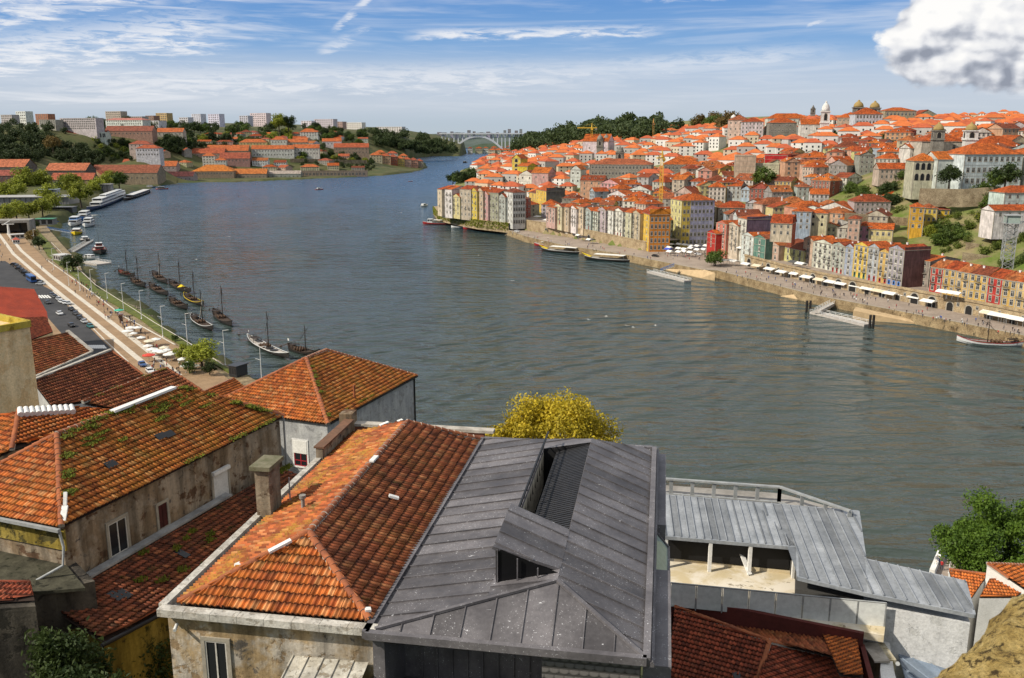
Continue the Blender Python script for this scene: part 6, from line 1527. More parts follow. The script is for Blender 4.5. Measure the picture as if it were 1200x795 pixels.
for li,Y in enumerate(levels):
    px=556+hr.uniform(0,14)
    while px<1215:
        yy=Y*hr.uniform(.985,1.015); 
        x=(px-CX)/F_*yy*1.0
        x=ray(px,250)[0]/ray(px,250)[1]*yy
        if not inside(porto_inner,np.array([x-10.]),np.array([yy-6.]))[0]: px+=14; continue
        z=zp(x,yy); q=proj((x,yy,z)); q=(proj((x,yy,z))[0],q[1])
        wpx=hr.uniform(11,19)*1050/yy*.98
        ok=q[1]>139 and q[1]<330
        for g in GREEN:
            if g[0]<q[0]<g[1] and g[2]<q[1]<g[3]: ok=False
        if z<10.5: ok=False
        if ok: plots.append((x,yy,z,q[0],q[1]))
        px+=wpx*1.0
# keep plots that are clear of the hand-built houses
sel=[]
for x,y,z,qx,qy in plots:
    w_=hr.uniform(9,15); d_=hr.uniform(11,16)
    if freeplot(x+6,y+8,w_*.5): sel.append((x,y,z,qx,qy,w_,d_))
# the nearest-looking ones become single houses
sel.sort(key=lambda s:s[1])
NB=300-len(HOUSES)-2
near,far=sel[:NB],sel[NB:]
wk=['white']*6+['cream']*3+['pale grey']*3+['beige']*3+['pale yellow']*2+['ochre','pink','brick red','salmon','brown grey','stone grey']+['ochre','pink','grey blue','brick red','stone grey','stone grey','brown grey','salmon']
labs={}
hill=[]
for x,y,z,qx,qy,w_,d_ in near:
    wl=hr.choice(wk); fl=hr.choice((2,2,3,3,4)); h=fl*hr.uniform(2.7,3.1); ang=BANK+R(hr.choice((8,20,35,50,70)))+R(hr.gauss(0,12))
    if w_>12 and hr.random()<.4: w_*=1.5
    rk=hr.choice(('hip','hip','gx','gy')); cpx=(qx,qy-8)
    near_w=y<620
    e=bldg('hillside_house',(x,y,z),ang,w_,d_,h,wl,hr.choice(ORANGE),rk,min(w_,d_)*hr.uniform(.24,.34),fl,max(2,int(w_/2.6)) if near_w else max(2,int(w_/3.6)),(2 if near_w else 1),'sash' if near_w else 'plain',4.,None,'house','houses on the far hillside',(1.1,1.7) if near_w else (1.3,1.7),0,near_w,chim=hr.choice((0,1,2,2)),dorm=hr.choice((0,0,0,2,3)) if rk in('gx','hip') and w_>11 else 0)
    nl=min(LM,key=lambda l:(l[1]-cpx[0])**2+((l[2]-cpx[1])*1.3)**2); dx,dy=cpx[0]-nl[1],cpx[1]-nl[2]
    rel=('right of' if dx>0 else 'left of') if abs(dx)>abs(dy)*1.2 else ('below' if dy>0 else 'above')
    size={2:'low',3:'midsize',4:'tall'}[fl]; rt={'hip':'hip roofed','gx':'ridged','gy':'gabled'}[rk]
    lb=f'{size} {wl} {rt} house {rel} {nl[0]}'
    labs.setdefault(lb,[]).append((qx,qy,e)); hill.append(e)
ords=['first','second','third','fourth','fifth','sixth','seventh','eighth']
for lb,l in labs.items():
    l.sort(key=lambda t_:t_[0])
    for i,(a,b,e) in enumerate(l): e['label']=lb if len(l)==1 else f'{lb}, {ords[min(i,7)]} from left'
# the remaining, mostly hidden roofs behind them
mb=MB(); mb.uv=[]
for x,y,z,qx,qy,w_,d_ in far:
    wl=WALLC[hr.choice(wk)]; h=hr.choice((6,8,9,11)); a=BANK+R(35)+R(hr.gauss(0,14)); ca,sa=math.cos(a),math.sin(a); ox,oy=w_/2*1.25,d_/2; rs=3.2
    T_=lambda u,v,k:(x+u*ca-v*sa,y+u*sa+v*ca,z+k)
    b=[T_(-ox,-oy,-3),T_(ox,-oy,-3),T_(ox,oy,-3),T_(-ox,oy,-3),T_(-ox,-oy,h),T_(ox,-oy,h),T_(ox,oy,h),T_(-ox,oy,h)]
    n0=len(mb.f); mb.add(b,[(0,1,5,4),(1,2,6,5),(2,3,7,6),(3,0,4,7)],hr.choice((0,1,2,0)))
    o2=.4; r_=[T_(-ox-o2,-oy-o2,h),T_(ox+o2,-oy-o2,h),T_(ox+o2,oy+o2,h),T_(-ox-o2,oy+o2,h),T_(-ox+oy*.8,0,h+rs),T_(ox-oy*.8,0,h+rs)]
    mb.add(r_,[(0,1,5,4),(2,3,4,5),(1,2,5),(3,0,4)],hr.choice((3,4,3)))
    for k in range(3):
        for f in range(int(h/3)):
            u=-ox+2*ox*(k+.5)/3; zz=f*3+1; mb.add([T_(u-.6,-oy-.06,zz),T_(u+.6,-oy-.06,zz),T_(u+.6,-oy-.06,zz+1.6),T_(u-.6,-oy-.06,zz+1.6)],[(0,1,2,3)],5)
mb.uv=None
Mw=[mat('far wall '+k,_flat(c,tuple(v*.85 for v in c),.2)) for k,c in(('white',(.72,.70,.65)),('beige',(.58,.49,.36)),('grey',(.45,.43,.40)))]+[mat('far tiles '+k,_flat(c,tuple(v*.7 for v in c),.4)) for k,c in(('orange',(.60,.16,.045)),('red',(.48,.11,.045)))]+[M_pane]
if mb.v: tag(mb.build('distant_houses',Mw),'mass of orange roofed houses packed behind the hillside houses','houses',kind='stuff')
print('PORTO',len(plots),len(sel),len(near),len(far),len(HOUSES))
# ================================================================= Gaia bank
M_leafdf=mat('far dark foliage',_leaf((.022,.042,.016),(.05,.075,.025),(.085,.10,.03)))
M_leafgr=mat('garden foliage',_leaf((.05,.085,.014),(.11,.15,.022),(.17,.19,.03)))
M_scrub2=mat('terraced slope green',_flat((.05,.068,.018),(.105,.095,.04),.03,.5))
def sheet(name,pts,z,m,kind='structure',label=None,cat=None):
    mb=MB(); q=[P(a,b,z) for a,b in pts]; mb.poly(q); return tag(mb.build(name,m),label,cat,kind=kind)
def slab(name,pts,z,m,z0=0.,kind='structure'):
    mb=MB(); q=[P(a,b,z) for a,b in pts]; mb.prism([(p.x,p.y) for p in q],z0,z,0,bottom=False); return tag(mb.build(name,m),kind=kind)
ZG=5.0
M_emb=mat('embankment stone',_stone((.36,.28,.17),(.17,.13,.08),1.))
# embankment: quay body up to the water
slab('embankment',[(330,470),(303,447.5),(265,427),(221,405),(181,376),(150,356),(128,347),(112,338),(97,318),(90,305),(74,288),(60,272),(50,258),(-60,246),(-300,300),(-300,520),(200,520)],ZG-.4,M_emb,-2)
slab('promenade',[(300,470),(262,440),(205,404),(176,388),(145,371),(100,337),(54,304),(40,290),(20,270),(0,255),(-60,250),(-300,300),(-300,520),(200,520)],ZG,M_pave,3.)
slab('lawn',[(268,436),(216,406),(181,386),(165,374),(130,354),(110,344),(96,331),(56,300),(46,283),(36,272),(30,262),(40,266),(58,284),(70,300),(96,320),(114,338),(132,346),(178,372),(200,390),(225,406),(282,440)],ZG+.12,M_grass,3.)
sheet('road',[(-30,338),(27,339),(60,340),(95,374),(121,400),(160,436),(120,452),(80,400),(52,368),(28,350),(0,346),(-30,360)],ZG+.005,M_asphalt)
sheet('parking_yard',[(-30,307),(6,306),(52,336),(62,341),(27,341),(-30,341)],ZG+.009,M_asphalt)
def band(a,b,w0,z=.02):
    mb=MB()
    pts=[P(x,y,ZG+z) for x,y in a]
    for p,q in zip(pts[:-1],pts[1:]):
        d=(q-p).normalized(); n=Vector((-d.y,d.x,0))*w0/2; mb.quad(p-n,q-n,q+n,p+n)
    return tag(mb.build('pale_paving_band',M_band),kind='structure')
band([(0,262),(25,294),(60,324),(106,359),(158,399),(210,440)],0,1.9); band([(-3,272),(16,298),(52,329),(95,365),(136,399),(186,440)],0,1.9)
band([(62,341),(98,373),(124,400),(150,424)],0,.5,.03); band([(54,304),(100,337),(145,371),(176,388),(205,404)],0,.7,.15)
band([(60,284),(84,308),(112,334),(150,358),(181,378),(220,401),(262,428)],0,.35,.16)
# zebra crossing
mb=MB()
for i in range(7):
    a=P(36+i*3.2,346,ZG+.014); b=P(39+i*3.4,349.5,ZG+.014); d=(b-a).normalized(); n=Vector((d.y,-d.x,0))*.35; mb.quad(a-n,b-n,b+n,a+n)
for i in range(8):
    a=P(104+i*2.4,404.5,ZG+.014); b=P(106+i*2.6,408.5,ZG+.014); d=(b-a).normalized(); n=Vector((d.y,-d.x,0))*.3; mb.quad(a-n,b-n,b+n,a+n)
tag(mb.build('road_marking',M_white),kind='structure')
# boulders along the water
rg=np.random.default_rng(5); mb=MB()
def blob(c,s,seed):
    vs=[];rr=random.Random(seed)
    for k in range(6):
        a=k*math.pi/3+rr.uniform(-.3,.3); vs.append((c.x+math.cos(a)*s*rr.uniform(.7,1.2),c.y+math.sin(a)*s*rr.uniform(.7,1.2),c.z-s*.3))
    for k in range(6):
        a=k*math.pi/3+rr.uniform(-.3,.3); vs.append((c.x+math.cos(a)*s*rr.uniform(.4,.8),c.y+math.sin(a)*s*rr.uniform(.4,.8),c.z+s*rr.uniform(.3,.6)))
    mb.add(vs,[(k,(k+1)%6,6+(k+1)%6,6+k) for k in range(6)]+[(6,7,8,9,10,11)])
path=[(118,339),(134,345.5),(150,352),(165,359),(181,372)]
for i in range(420):
    k=rg.random()*(len(path)-1.001); j=int(k); f=k-j; px=path[j][0]*(1-f)+path[j+1][0]*f; py=path[j][1]*(1-f)+path[j+1][1]*f; u=rg.random()
    blob(P(px-u*6,py+u*5,4.2-3.6*(1-u)),rg.uniform(.4,.9),i)
path=[(104,326),(112,330),(108,340),(126,350)]
for i in range(120):
    k=rg.random()*3; j=int(k); f=k-j; px=path[j][0]*(1-f)+path[j+1][0]*f; py=path[j][1]*(1-f)+path[j+1][1]*f; blob(P(px,py,2.+rg.random()*1.5),rg.uniform(.4,.9),1000+i)
tag(mb.build('boulders',M_rock),'pale boulders heaped along the grassy embankment by the moored boats','boulders',kind='stuff')
# ---------------------------------------------------------------- lamps
def lamp_master():
    e=empty('street_lamp',(0,0,0)); mb=MB(); mb.tube([(0,0,0),(0,0,11)],[.13,.07],8); mb.lathe([(.28,0),(.28,.12),(.14,.5)],10); mb.build('pole',M_white,e)
    mb=MB(); mb.bar((0,0,10.9),(-1.9,0,11.25),.09); mb.build('arm',M_white,e); mb=MB(); mb.bar((0,0,7.),(1.3,0,7.15),.08); mb.build('arm',M_white,e)
    for x,z in((-2.2,11.3),(1.5,7.2)):
        mb=MB(); mb.b2((x-.4,-.15,z-.06),(x+.4,.15,z+.08)); mb.build('lamp_head',M_steel,e)
    return e
lm=lamp_master()
LP=[((63,316),'at the far end by the tree'),((81,335),'right of the round dark tree'),((94,341),'beside the boulder shore tip'),((108,345),'second above the boulders'),((126,350),'above the middle boulders'),((145,364),'behind the green parasol'),((166,374),'above the last boulders'),((191,395),'right of the boulder shore'),((220,405),'near the yellow tarpaulin boat'),((264,428),'right of the autumn tree'),((307,450),'closest to the camera beside the black kiosk'),((41,290),'beside the blue gangway')]
for i,((px,py),lb) in enumerate(LP):
    o=lm if i==0 else copy_tree(lm); o.location=P(px,py,ZG+.1 if i<10 else 4.6); o.rotation_euler=(0,0,R(150)); tag(o,f'tall white double arm lamp post {lb}','street lamp','lamp posts along the river lawn')
# ---------------------------------------------------------------- trees (templates, copied)
CR={}
for k,m in(('dark',M_leafd),('mid',M_leafm),('yg',M_leafg),('brown',M_leafb),('yel',M_leafy)):
    CR[k]=[crown_mesh('crown_'+k,m,3.,4.6,22,2600,.26,s) for s in(1,2)]
TK=trunk_mesh('trunk',3.2,.22,3.,3,5)
TREES=[]
def tree(px,py,z,s,kind,label=None,group=None,Y=None,flat=1.,hs=1.,pos=None):
    b=pos if pos is not None else (P(px,py,z) if Y is None else D(px,py,Y)); e=empty('tree',b,random.uniform(0,6.28),label,'tree',group)
    inst('trunk',TK,e,sc=(s,s,s*hs*.8)); inst('crown',CR[kind][len(TREES)%2],e,(0,0,1.1*s*hs*.8),0,(s,s,s*flat)); TREES.append(e); return e
tree(86,318,ZG,1.9,'dark','round dark green tree by the water at the boulder tip',flat=.85,hs=.8)
tree(46,292,ZG,1.35,'dark','dark green tree on the lawn left of the blue gangway'); tree(39,284,ZG,1.5,'brown','brownish tree behind the dark lawn tree'); tree(42,268,ZG,1.0,'dark','small dark tree beside the river car park')
tree(237,430,ZG,1.75,'yg','loose yellow green tree on the lawn near the black kiosk',flat=.8); tree(216,424,ZG,1.0,'yg','small yellow green shrub tree left of the loose lawn tree'); tree(222,438,ZG,.75,'mid','low bush at the foot of the lawn tree'); tree(246,440,ZG,.75,'dark','dark bush beside the black kiosk'); tree(205,400,ZG,.4,'mid','small round bush near the parasols')
# ---------------------------------------------------------------- cars and vans
def car_master():
    e=empty('parked_car',(0,0,0)); mb=MB()
    prof=[(-2.1,.35),(-2.15,.75),(-1.95,.95),(-1.25,1.0),(1.1,.98),(1.95,.82),(2.12,.6),(2.1,.35)]
    n=len(prof); L=[(x,-.86,z) for x,z in prof]; Rr=[(x,.86,z) for x,z in prof]; mb.add(L+Rr,[(i,i+1,n+i+1,n+i) for i in range(n-1)]+[tuple(range(n)),tuple(range(n,2*n))[::-1],(n-1,0,n,2*n-1)])
    mb.add([(-1.25,-.74,1.42),(.35,-.74,1.42),(.35,.74,1.42),(-1.25,.74,1.42),(-1.3,-.72,1.38),(.4,-.72,1.38),(.4,.72,1.38),(-1.3,.72,1.38)],[(0,1,2,3),(4,5,1,0),(5,6,2,1),(6,7,3,2),(7,4,0,3)])
    mb.build('body',M_car,e)
    mb=MB(); a=[(-1.85,-.8,.96),(1.05,-.8,.96),(1.05,.8,.96),(-1.85,.8,.96)]; b=[(-1.3,-.7,1.39),(.38,-.7,1.39),(.38,.7,1.39),(-1.3,.7,1.39)]; mb.add(a+b,[(0,1,5,4),(1,2,6,5),(2,3,7,6),(3,0,4,7)]); mb.build('window',M_pane,e)
    wm=MB(); wm.tube([(0,-.1,0),(0,.1,0)],.32,12); wme=wm.mesh('wheel',M_rub)
    for x in(-1.35,1.3):
        for y in(-.82,.82): inst('wheel',wme,e,(x,y,.32))
    for y in(-.6,.6): mb=MB(); mb.b2((2.06,y-.15,.62),(2.13,y+.15,.74)); mb.build('headlight',M_frame,e)
    return e
def recolor(o,c):
    for ch in o.children:
        if ch.name.split('.')[0] in('body','cab','torso','canopy'): ch.color=(*c,1)
cm=car_master(); first=[True]
def place(master,flag,loc,rz,col,label,cat,group):
    o=master if flag[0] else copy_tree(master); flag[0]=False; o.location=loc; o.rotation_euler=(0,0,rz); recolor(o,col); tag(o,label,cat,group); return o
ROADANG=math.atan2(*( (lambda a,b:(b.y-a.y,b.x-a.x))(P(62,341,5),P(124,400,5)) ))
cc={'black':(.012,.012,.014),'dark grey':(.05,.05,.055),'silver':(.45,.46,.47),'white':(.7,.7,.7),'teal':(.03,.17,.17),'red':(.4,.03,.03),'blue':(.03,.09,.25)}
cl=[((61,347),'dark grey'),((69,352),'silver'),((72,355),'white'),((80,357),'silver'),((84,364),'black'),((89,369),'dark grey'),((94,374),'black'),((106,384),'teal'),((64.5,349),'black'),((76,356.5),'white'),((99,378.5),'silver'),((56,356),'dark grey'),((70,369),'white'),((84,383),'black')]
for i,((px,py),c) in enumerate(cl): place(cm,first,P(px,py,ZG+.01),ROADANG+R(6),cc[c],f'{c} car parked along the road kerb, {wds[i]} from the far end' if i<8 else f'{c} car on the left bank road, {wds[i-8]} of six outside the kerb row','car','cars parked along the left bank road')
cl=[((17,311),'black'),((20,313),'dark grey'),((23,316),'black'),((27,318.5),'dark grey'),((30,321),'black'),((33,324),'black'),((45,331),'black'),((48,334),'silver')]
for i,((px,py),c) in enumerate(cl): place(cm,first,P(px,py,ZG+.02),ROADANG+R(50),cc[c],f'{c} car in the yard row beside the promenade, {wds[i]} from the far end','car','cars in the yard by the promenade')
cl=[((58,250),'red'),((62,247),'dark grey'),((66,245),'blue'),((64,243),'silver'),((70,241),'dark grey'),((78,250),'silver'),((85,246),'blue'),((60,253),'black'),((66,261),'blue'),((30,263),'red')]
for i,((px,py),c) in enumerate(cl): place(cm,first,P(px,py,ZG+.02),R(15+30*(i%3)),cc[c],f'small {c} car in the riverside car park, {wds[i]} of ten','car','cars in the riverside car park')
cl=[((167,429),'blue'),((176,437),'white')]
for i,((px,py),c) in enumerate(cl): place(cm,first,P(px,py,ZG+.02),ROADANG,cc[c],f'{c} car half hidden behind the brown roof on the promenade','car','cars behind the brown roof')
def bus_master():
    e=empty('bus',(0,0,0)); mb=MB(); mb.b2((-5.5,-1.25,.4),(5.5,1.25,3.1)); mb.b2((-5.2,-1.1,3.1),(4.8,1.1,3.25)); mb.build('body',M_car,e); mb=MB()
    for i in range(6): mb.b2((-5.+i*1.65,-1.28,1.6),(-3.6+i*1.65,1.28,2.7))
    mb.b2((5.3,-1.1,1.3),(5.53,1.1,2.8)); mb.build('window',M_pane,e); wm=MB(); wm.tube([(0,-.15,0),(0,.15,0)],.5,12); wme=wm.mesh('wheel',M_rub)
    for x in(-3.6,3.6):
        for y in(-1.15,1.15): inst('wheel',wme,e,(x,y,.5))
    return e
bm_=bus_master(); f2=[True]; place(bm_,f2,P(37,330,ZG+.02),ROADANG+R(4),(.03,.10,.30),'blue coach parked in the yard beside the road','bus',None)
# ---------------------------------------------------------------- people
def person_mesh(name,walk):
    import bmesh
    me=bpy.data.meshes.new('tmp'); s=.28 if walk else .1
    vs=[(0,0,.95),(0,0,1.15),(0,0,1.42),(0,0,1.52),(0,0,1.66),(.1,0,.9),(.11,s*.35,.5),(.11,-s*.2 if walk else .02,.08),(-.1,0,.9),(-.11,-s*.5,.5),(-.11,-s*1.3,.1),(.19,0,1.40),(.25,-s*.5,1.12),(.24,s*.3+.08,.92),(-.19,0,1.40),(-.25,s*.5,1.12),(-.24,.1+s*.5,.92),(.11,.14-s*.2,.03),(-.11,.12-s*1.2,.04)]
    ed=[(0,1),(1,2),(2,3),(3,4),(0,5),(5,6),(6,7),(0,8),(8,9),(9,10),(2,11),(11,12),(12,13),(2,14),(14,15),(15,16),(7,17),(10,18)]
    rad=[.15,.145,.15,.06,.105,.1,.07,.045,.1,.07,.045,.07,.05,.04,.07,.05,.04,.045,.045]
    me.from_pydata(vs,ed,[]); o=bpy.data.objects.new('tmp',me); COL.objects.link(o); o.modifiers.new('s','SKIN'); 
    for i,sv in enumerate(me.skin_vertices[0].data): sv.radius=(rad[i],rad[i]*.8); sv.use_root=(i==0)
    sb=o.modifiers.new('u','SUBSURF'); sb.levels=1
    dg=bpy.context.evaluated_depsgraph_get(); m2=bpy.data.meshes.new_from_object(o.evaluated_get(dg)); m2.name=name
    bpy.data.objects.remove(o); m2.materials.clear()
    for m in(M_cloth,mat('trousers',color=(.035,.04,.06),rough=.9),M_skin,M_hair): m2.materials.append(m)
    for p in m2.polygons:
        c=p.center; z=c.z; p.material_index=1 if z<.92 else (0 if z<1.5 and not(abs(c.x)>.2 and z<1.02) else (3 if z>1.68 or (z>1.58 and c.y<-.01) else 2)); p.use_smooth=True
    return m2
PM=[person_mesh('person_walking',True),person_mesh('person_standing',False)]
pr=random.Random(9)
CLO={'white':(.7,.7,.68),'black':(.02,.02,.022),'red':(.45,.04,.04),'blue':(.06,.12,.35),'grey':(.2,.2,.21),'beige':(.45,.36,.25),'navy':(.03,.04,.10),'dark':(.05,.04,.04)}
def person(px,py,z,group,where,pos=None):
    c=pr.choice(list(CLO)); b=pos if pos is not None else P(px,py,z); s=pr.uniform(.95,1.06); k=pr.randrange(2)
    o=inst('person',PM[k],None,b,pr.uniform(0,6.28),(s,s,s),CLO[c]); tag(o,f'person in a {c} top {"walking" if k==0 else "standing"} {where}','person',group); return o
for i in range(70):
    k=pr.random()**.8; px=2+150*k+pr.gauss(0,8-4*k); py=266+130*k+pr.gauss(0,3); person(px+8,py-2,ZG+.03,'people on the left bank promenade','on the striped left bank promenade')
for i in range(45): px=pr.uniform(90,185); person(px,337+(px-90)*.80+pr.uniform(-8,4)-4,ZG+.03,'people on the middle of the left promenade','on the left promenade between road and lawn')
for i in range(34): person(pr.uniform(178,212),pr.uniform(424,444),ZG+.03,'people beside the left bank parasols','among the white parasols on the left bank')
for i in range(12): person(pr.uniform(0,20),pr.uniform(280,308),ZG+.03,'people at the far end of the left promenade','near the far yard on the left bank')
# ---------------------------------------------------------------- parasols, kiosks
def parasol_master():
    e=empty('parasol',(0,0,0)); mb=MB(); n=8; r=1.55
    vs=[(0,0,2.75)]+[(r*math.cos(2*math.pi*i/n),r*math.sin(2*math.pi*i/n),2.2) for i in range(n)]+[(r*math.cos(2*math.pi*i/n),r*math.sin(2*math.pi*i/n),2.02) for i in range(n)]
    mb.add(vs,[(0,1+i,1+(i+1)%n) for i in range(n)]+[(1+i,9+i,9+(i+1)%n,1+(i+1)%n) for i in range(n)]); mb.build('canopy',M_paint,e); mb=MB(); mb.tube([(0,0,0),(0,0,2.85)],.03,6); mb.build('pole',M_steel,e); mb=MB(); mb.lathe([(.3,0),(.28,.08),(.05,.12)],10); mb.build('base',M_conc,e); return e
pmst=parasol_master(); f3=[True]
pl=[(150,392,'white'),(154,388,'white'),(162,388,'white'),(157,395,'white'),(166,400,'white'),(176,404,'cream'),(183,402,'white'),(174,410,'white'),(179,414,'white'),(186,416,'white'),(190,417,'white'),(196,415,'white'),(199,420,'white'),(175,421,'red'),(193,412,'cream'),(204,418,'white'),(214,426,'white'),(223,430,'white'),(228,434,'cream'),(218,434,'white'),(140,367,'green')]
pc_={'white':(.75,.74,.70),'cream':(.70,.63,.48),'red':(.6,.05,.02),'green':(.05,.42,.28)}
for i,(px,py,c) in enumerate(pl):
    o=place(pmst,f3,P(px,py+3,ZG+.03),pr.uniform(0,.7),pc_[c],f'{c} cafe parasol on the left bank, {wds[min(i,19)]} going down the promenade' if c in('white','cream') else f'{c} parasol standing out among the pale ones on the left bank','parasol','cafe parasols on the left bank'); s=pr.uniform(.9,1.35); o.scale=(s,s,1)
def kiosk(name,label,pxa,pxb,py,z,d,h,wc,rc,ang,ov=.3,roof='flat'):
    a=P(pxa,py,z);b=P(pxb,py,z); w=(b-a).length; e=empty(name,(a+b)/2,ang,label,'kiosk'); mb=MB(); mb.b2((-w/2,0,0),(w/2,d,h)); mb.build('wall',M_paint,e,color=wc)
    mb=MB()
    if roof=='flat': mb.b2((-w/2-ov,-ov,h+.002),(w/2+ov,d+ov,h+.25))
    else: mb.add([(-w/2-ov,-ov,h),(w/2+ov,-ov,h),(w/2+ov,d+ov,h),(-w/2-ov,d+ov,h),(0,d/2,h+1.6)],[(0,1,4),(1,2,4),(2,3,4),(3,0,4),(3,2,1,0)])
    mb.build('roof',M_paint,e,color=rc)
    mb=MB()
    for i in range(3): mb.b2((-w/2+w*(i+.15)/3,-.04,.9),(-w/2+w*(i+.85)/3,.02,h-.5))
    mb.build('window',M_pane,e); return e
kiosk('kiosk','black box kiosk at the end of the lawn beside the water',267,279,442,ZG-.3,4.5,3.2,(.03,.03,.032),(.035,.035,.04),R(-28))
kiosk('kiosk','small white kiosk with red tent roof on the promenade',16,23,286,ZG,4,2.6,(.6,.6,.58),(.45,.09,.05),R(30),roof='tent')
kiosk('kiosk','long pale kiosk with light roof behind the red tented kiosk',14,28,280,ZG,5,2.8,(.4,.38,.34),(.6,.58,.55),R(34))
kiosk('kiosk','low white pavilion roof left of the round dark tree',58,76,306,ZG-.3,6,3.2,(.45,.42,.4),(.55,.53,.5),R(-40))
kiosk('kiosk','slim brown pillar kiosk on the promenade edge',140.5,144,379,ZG,2,3.2,(.3,.16,.1),(.2,.12,.1),R(20))
# cable car station with its concrete frame and pylon
cs=empty('cable_car_station',P(14,274,ZG),R(12),'grey concrete cable car station with white pylon at the left edge','station')
mb=MB(); mb.b2((-16,0,7.5),(12,14,9.3)); mb.b2((-16,0,0),(-14.6,14,7.5)); mb.b2((10.5,0,0),(12,14,7.5)); mb.b2((-16,12,0),(12,13,7.5)); mb.build('frame',M_conc,cs)
mb=MB(); mb.b2((-14.5,10,0),(10.4,11.8,7.4)); mb.build('glazing',M_pane,cs); mb=MB(); mb.tube([(-1,-3,0),(-1,-3,7.)],[.9,.6],10); mb.bar((-5,-3,7),(3,-3,7),.5,.5); mb.tube([(-4.5,-3,6.5),(0,-1,9.2)],.3,6); mb.build('pylon',M_white,cs)
kb=kiosk('kiosk','round dark pavilion with green roof beside the car park',41,62,264,ZG,9,4.5,(.13,.13,.13),(.04,.22,.10),R(8))
def shed(label,pxa,pxb,py,z,ty,d,wc,rc,ang=R(6)):
    a=P(pxa,py,z);b=P(pxb,py,z); w=(b-a).length/max(.5,math.cos(ang)); h=max(2.5,D((pxa+pxb)/2,ty,a.y).z-z); e=empty('market_shed',(a+b)/2,ang,label,'shed')
    mb=MB(); mb.b2((-w/2,.8,0),(w/2,d,h-.4)); mb.build('wall',M_paint,e,color=wc); mb=MB(); mb.b2((-w/2-.8,-.8,h-.4),(w/2+.8,d+.8,h)); mb.build('roof',M_paint,e,color=rc)
    mb=MB()
    for i in range(int(w/5)): mb.bar((-w/2+2.5+i*5,.0,0),(-w/2+2.5+i*5,.0,h-.4),.3)
    mb.build('pillars',M_iron,e); return e
shed('long low shed with pale flat roof at the left quay',-20,78,241,ZG,231,30,(.22,.21,.2),(.42,.40,.38)); shed('shed with light blue roof panel beside the quay trees',48,67,240,ZG,222,10,(.3,.32,.34),(.45,.52,.60)); shed('dark pergola shed at the head of the car park',56,84,250,ZG,243,12,(.06,.06,.06),(.16,.15,.14)); shed('low grey shed beside the cruise boats',108,130,230,ZG,216,10,(.2,.19,.18),(.33,.31,.29)); shed('pale flat shed behind the quay trees',106,128,222,ZG,214,10,(.26,.25,.23),(.40,.40,.38))
# ---------------------------------------------------------------- warehouses and houses on the left bank
def gb_(xa,xb,py,Y,ty,d,wall,label,ang=0.,**kw):
    k=dict(name='warehouse',cat='warehouse',floors=1,cols=8,sides=0,style='plain',roof='gx',trim=False,base=14,ws=(1.6,2.2)); k.update(kw)
    return at_px(xa,xb,py,Y,ty,d,R(ang),wall=wall,label=label,**k)
RO=[(.60,.16,.05),(.50,.12,.05),(.42,.11,.06),(.34,.09,.055)]
gb_(226,274,213,1480,201,40,(.36,.28,.20),'wide waterside warehouse with bright orange hip roof',6,roofc=(.68,.22,.04),rise=10,roof='hip',floors=2,cols=14,ws=(2,2.5))
gb_(274,312,211.5,1500,204,30,(.38,.32,.25),'low waterside warehouse right of the wide orange one',6,roofc=(.62,.2,.05),rise=8)
gb_(312,352,210.5,1520,204,26,(.40,.38,.34),'pale roofed waterside warehouse at the left bank',6,roofc=(.5,.42,.36),rise=5)
gb_(352,430,208,1560,201,16,(.34,.29,.22),'long crenellated stone riverside wall building on the left bank',8,roof='flat',cols=18,name='river_building',cat='building',ws=(3,4))
gb_(185,226,214,1400,207,26,(.5,.47,.44),'grey waterside warehouse under pinkish roof',4,roofc=(.48,.16,.13),rise=7)
gb_(108,184,216,1300,203,40,(.42,.30,.20),'long brown roofed warehouse with stone gables near the moored barge',4,roofc=(.34,.11,.06),rise=11,cols=12,roof='gx')
gb_(106,122,216,1280,206,20,(.50,.36,.20),'small ochre gabled warehouse end at the left of the brown roofed one',-20,roofc=(.5,.14,.07),rise=7,roof='gy',cols=2)
gb_(54,100,206,1180,200,36,(.16,.12,.10),'dark walled warehouse with orange roof under the wooded slope',4,roofc=(.60,.19,.09),rise=9,roof='gx')
gb_(60,108,217,1120,211,24,(.3,.2,.15),'lower orange roofed warehouse in front of the dark walled one',4,roofc=(.48,.13,.07),rise=8)
gb_(-25,28,202,1120,196,36,(.20,.15,.13),'orange roofed warehouse at the left edge under the woods',4,roofc=(.60,.19,.09),rise=9)
gb_(-25,24,213,1050,206,24,(.2,.12,.1),'lower red roofed warehouse at the left edge',4,roofc=(.36,.10,.07),rise=6)
gb_(166,206,200,1480,195,26,(.5,.42,.34),'mid slope warehouse with orange roof left of the terrace houses',6,roofc=RO[0],rise=8); gb_(144,166,197,1460,192,24,(.3,.24,.2),'small warehouse with orange roof behind the quay',6,roofc=RO[1],rise=7)
gb_(238,252,195,1560,183,16,'white','tall narrow white house with orange roof on the left bank slope',8,floors=4,cols=4,roof='hip',rise=5,name='house',cat='house',roofc=RO[0]); gb_(252,265,196,1560,188,14,'white','lower white house beside the tall narrow white one',8,floors=2,cols=4,roof='hip',rise=4,name='house',cat='house',roofc=RO[0])
gb_(243,290,183,1620,177,40,(.42,.3,.22),'broad orange warehouse roofs on the left bank slope',8,roofc=RO[0],rise=10); gb_(218,262,186,1600,180,34,(.45,.34,.25),'second broad orange warehouse left of the first on the slope',8,roofc=RO[1],rise=9)
gb_(258,292,191,1580,186,30,(.4,.26,.2),'dark red warehouse roof above the wide orange one',8,roofc=RO[2],rise=10)
gb_(281,312,175,1700,167,22,'pale yellow','ochre house with orange roof on the middle slope',8,floors=2,cols=8,name='house',cat='house',roofc=RO[0],roof='hip',rise=6)
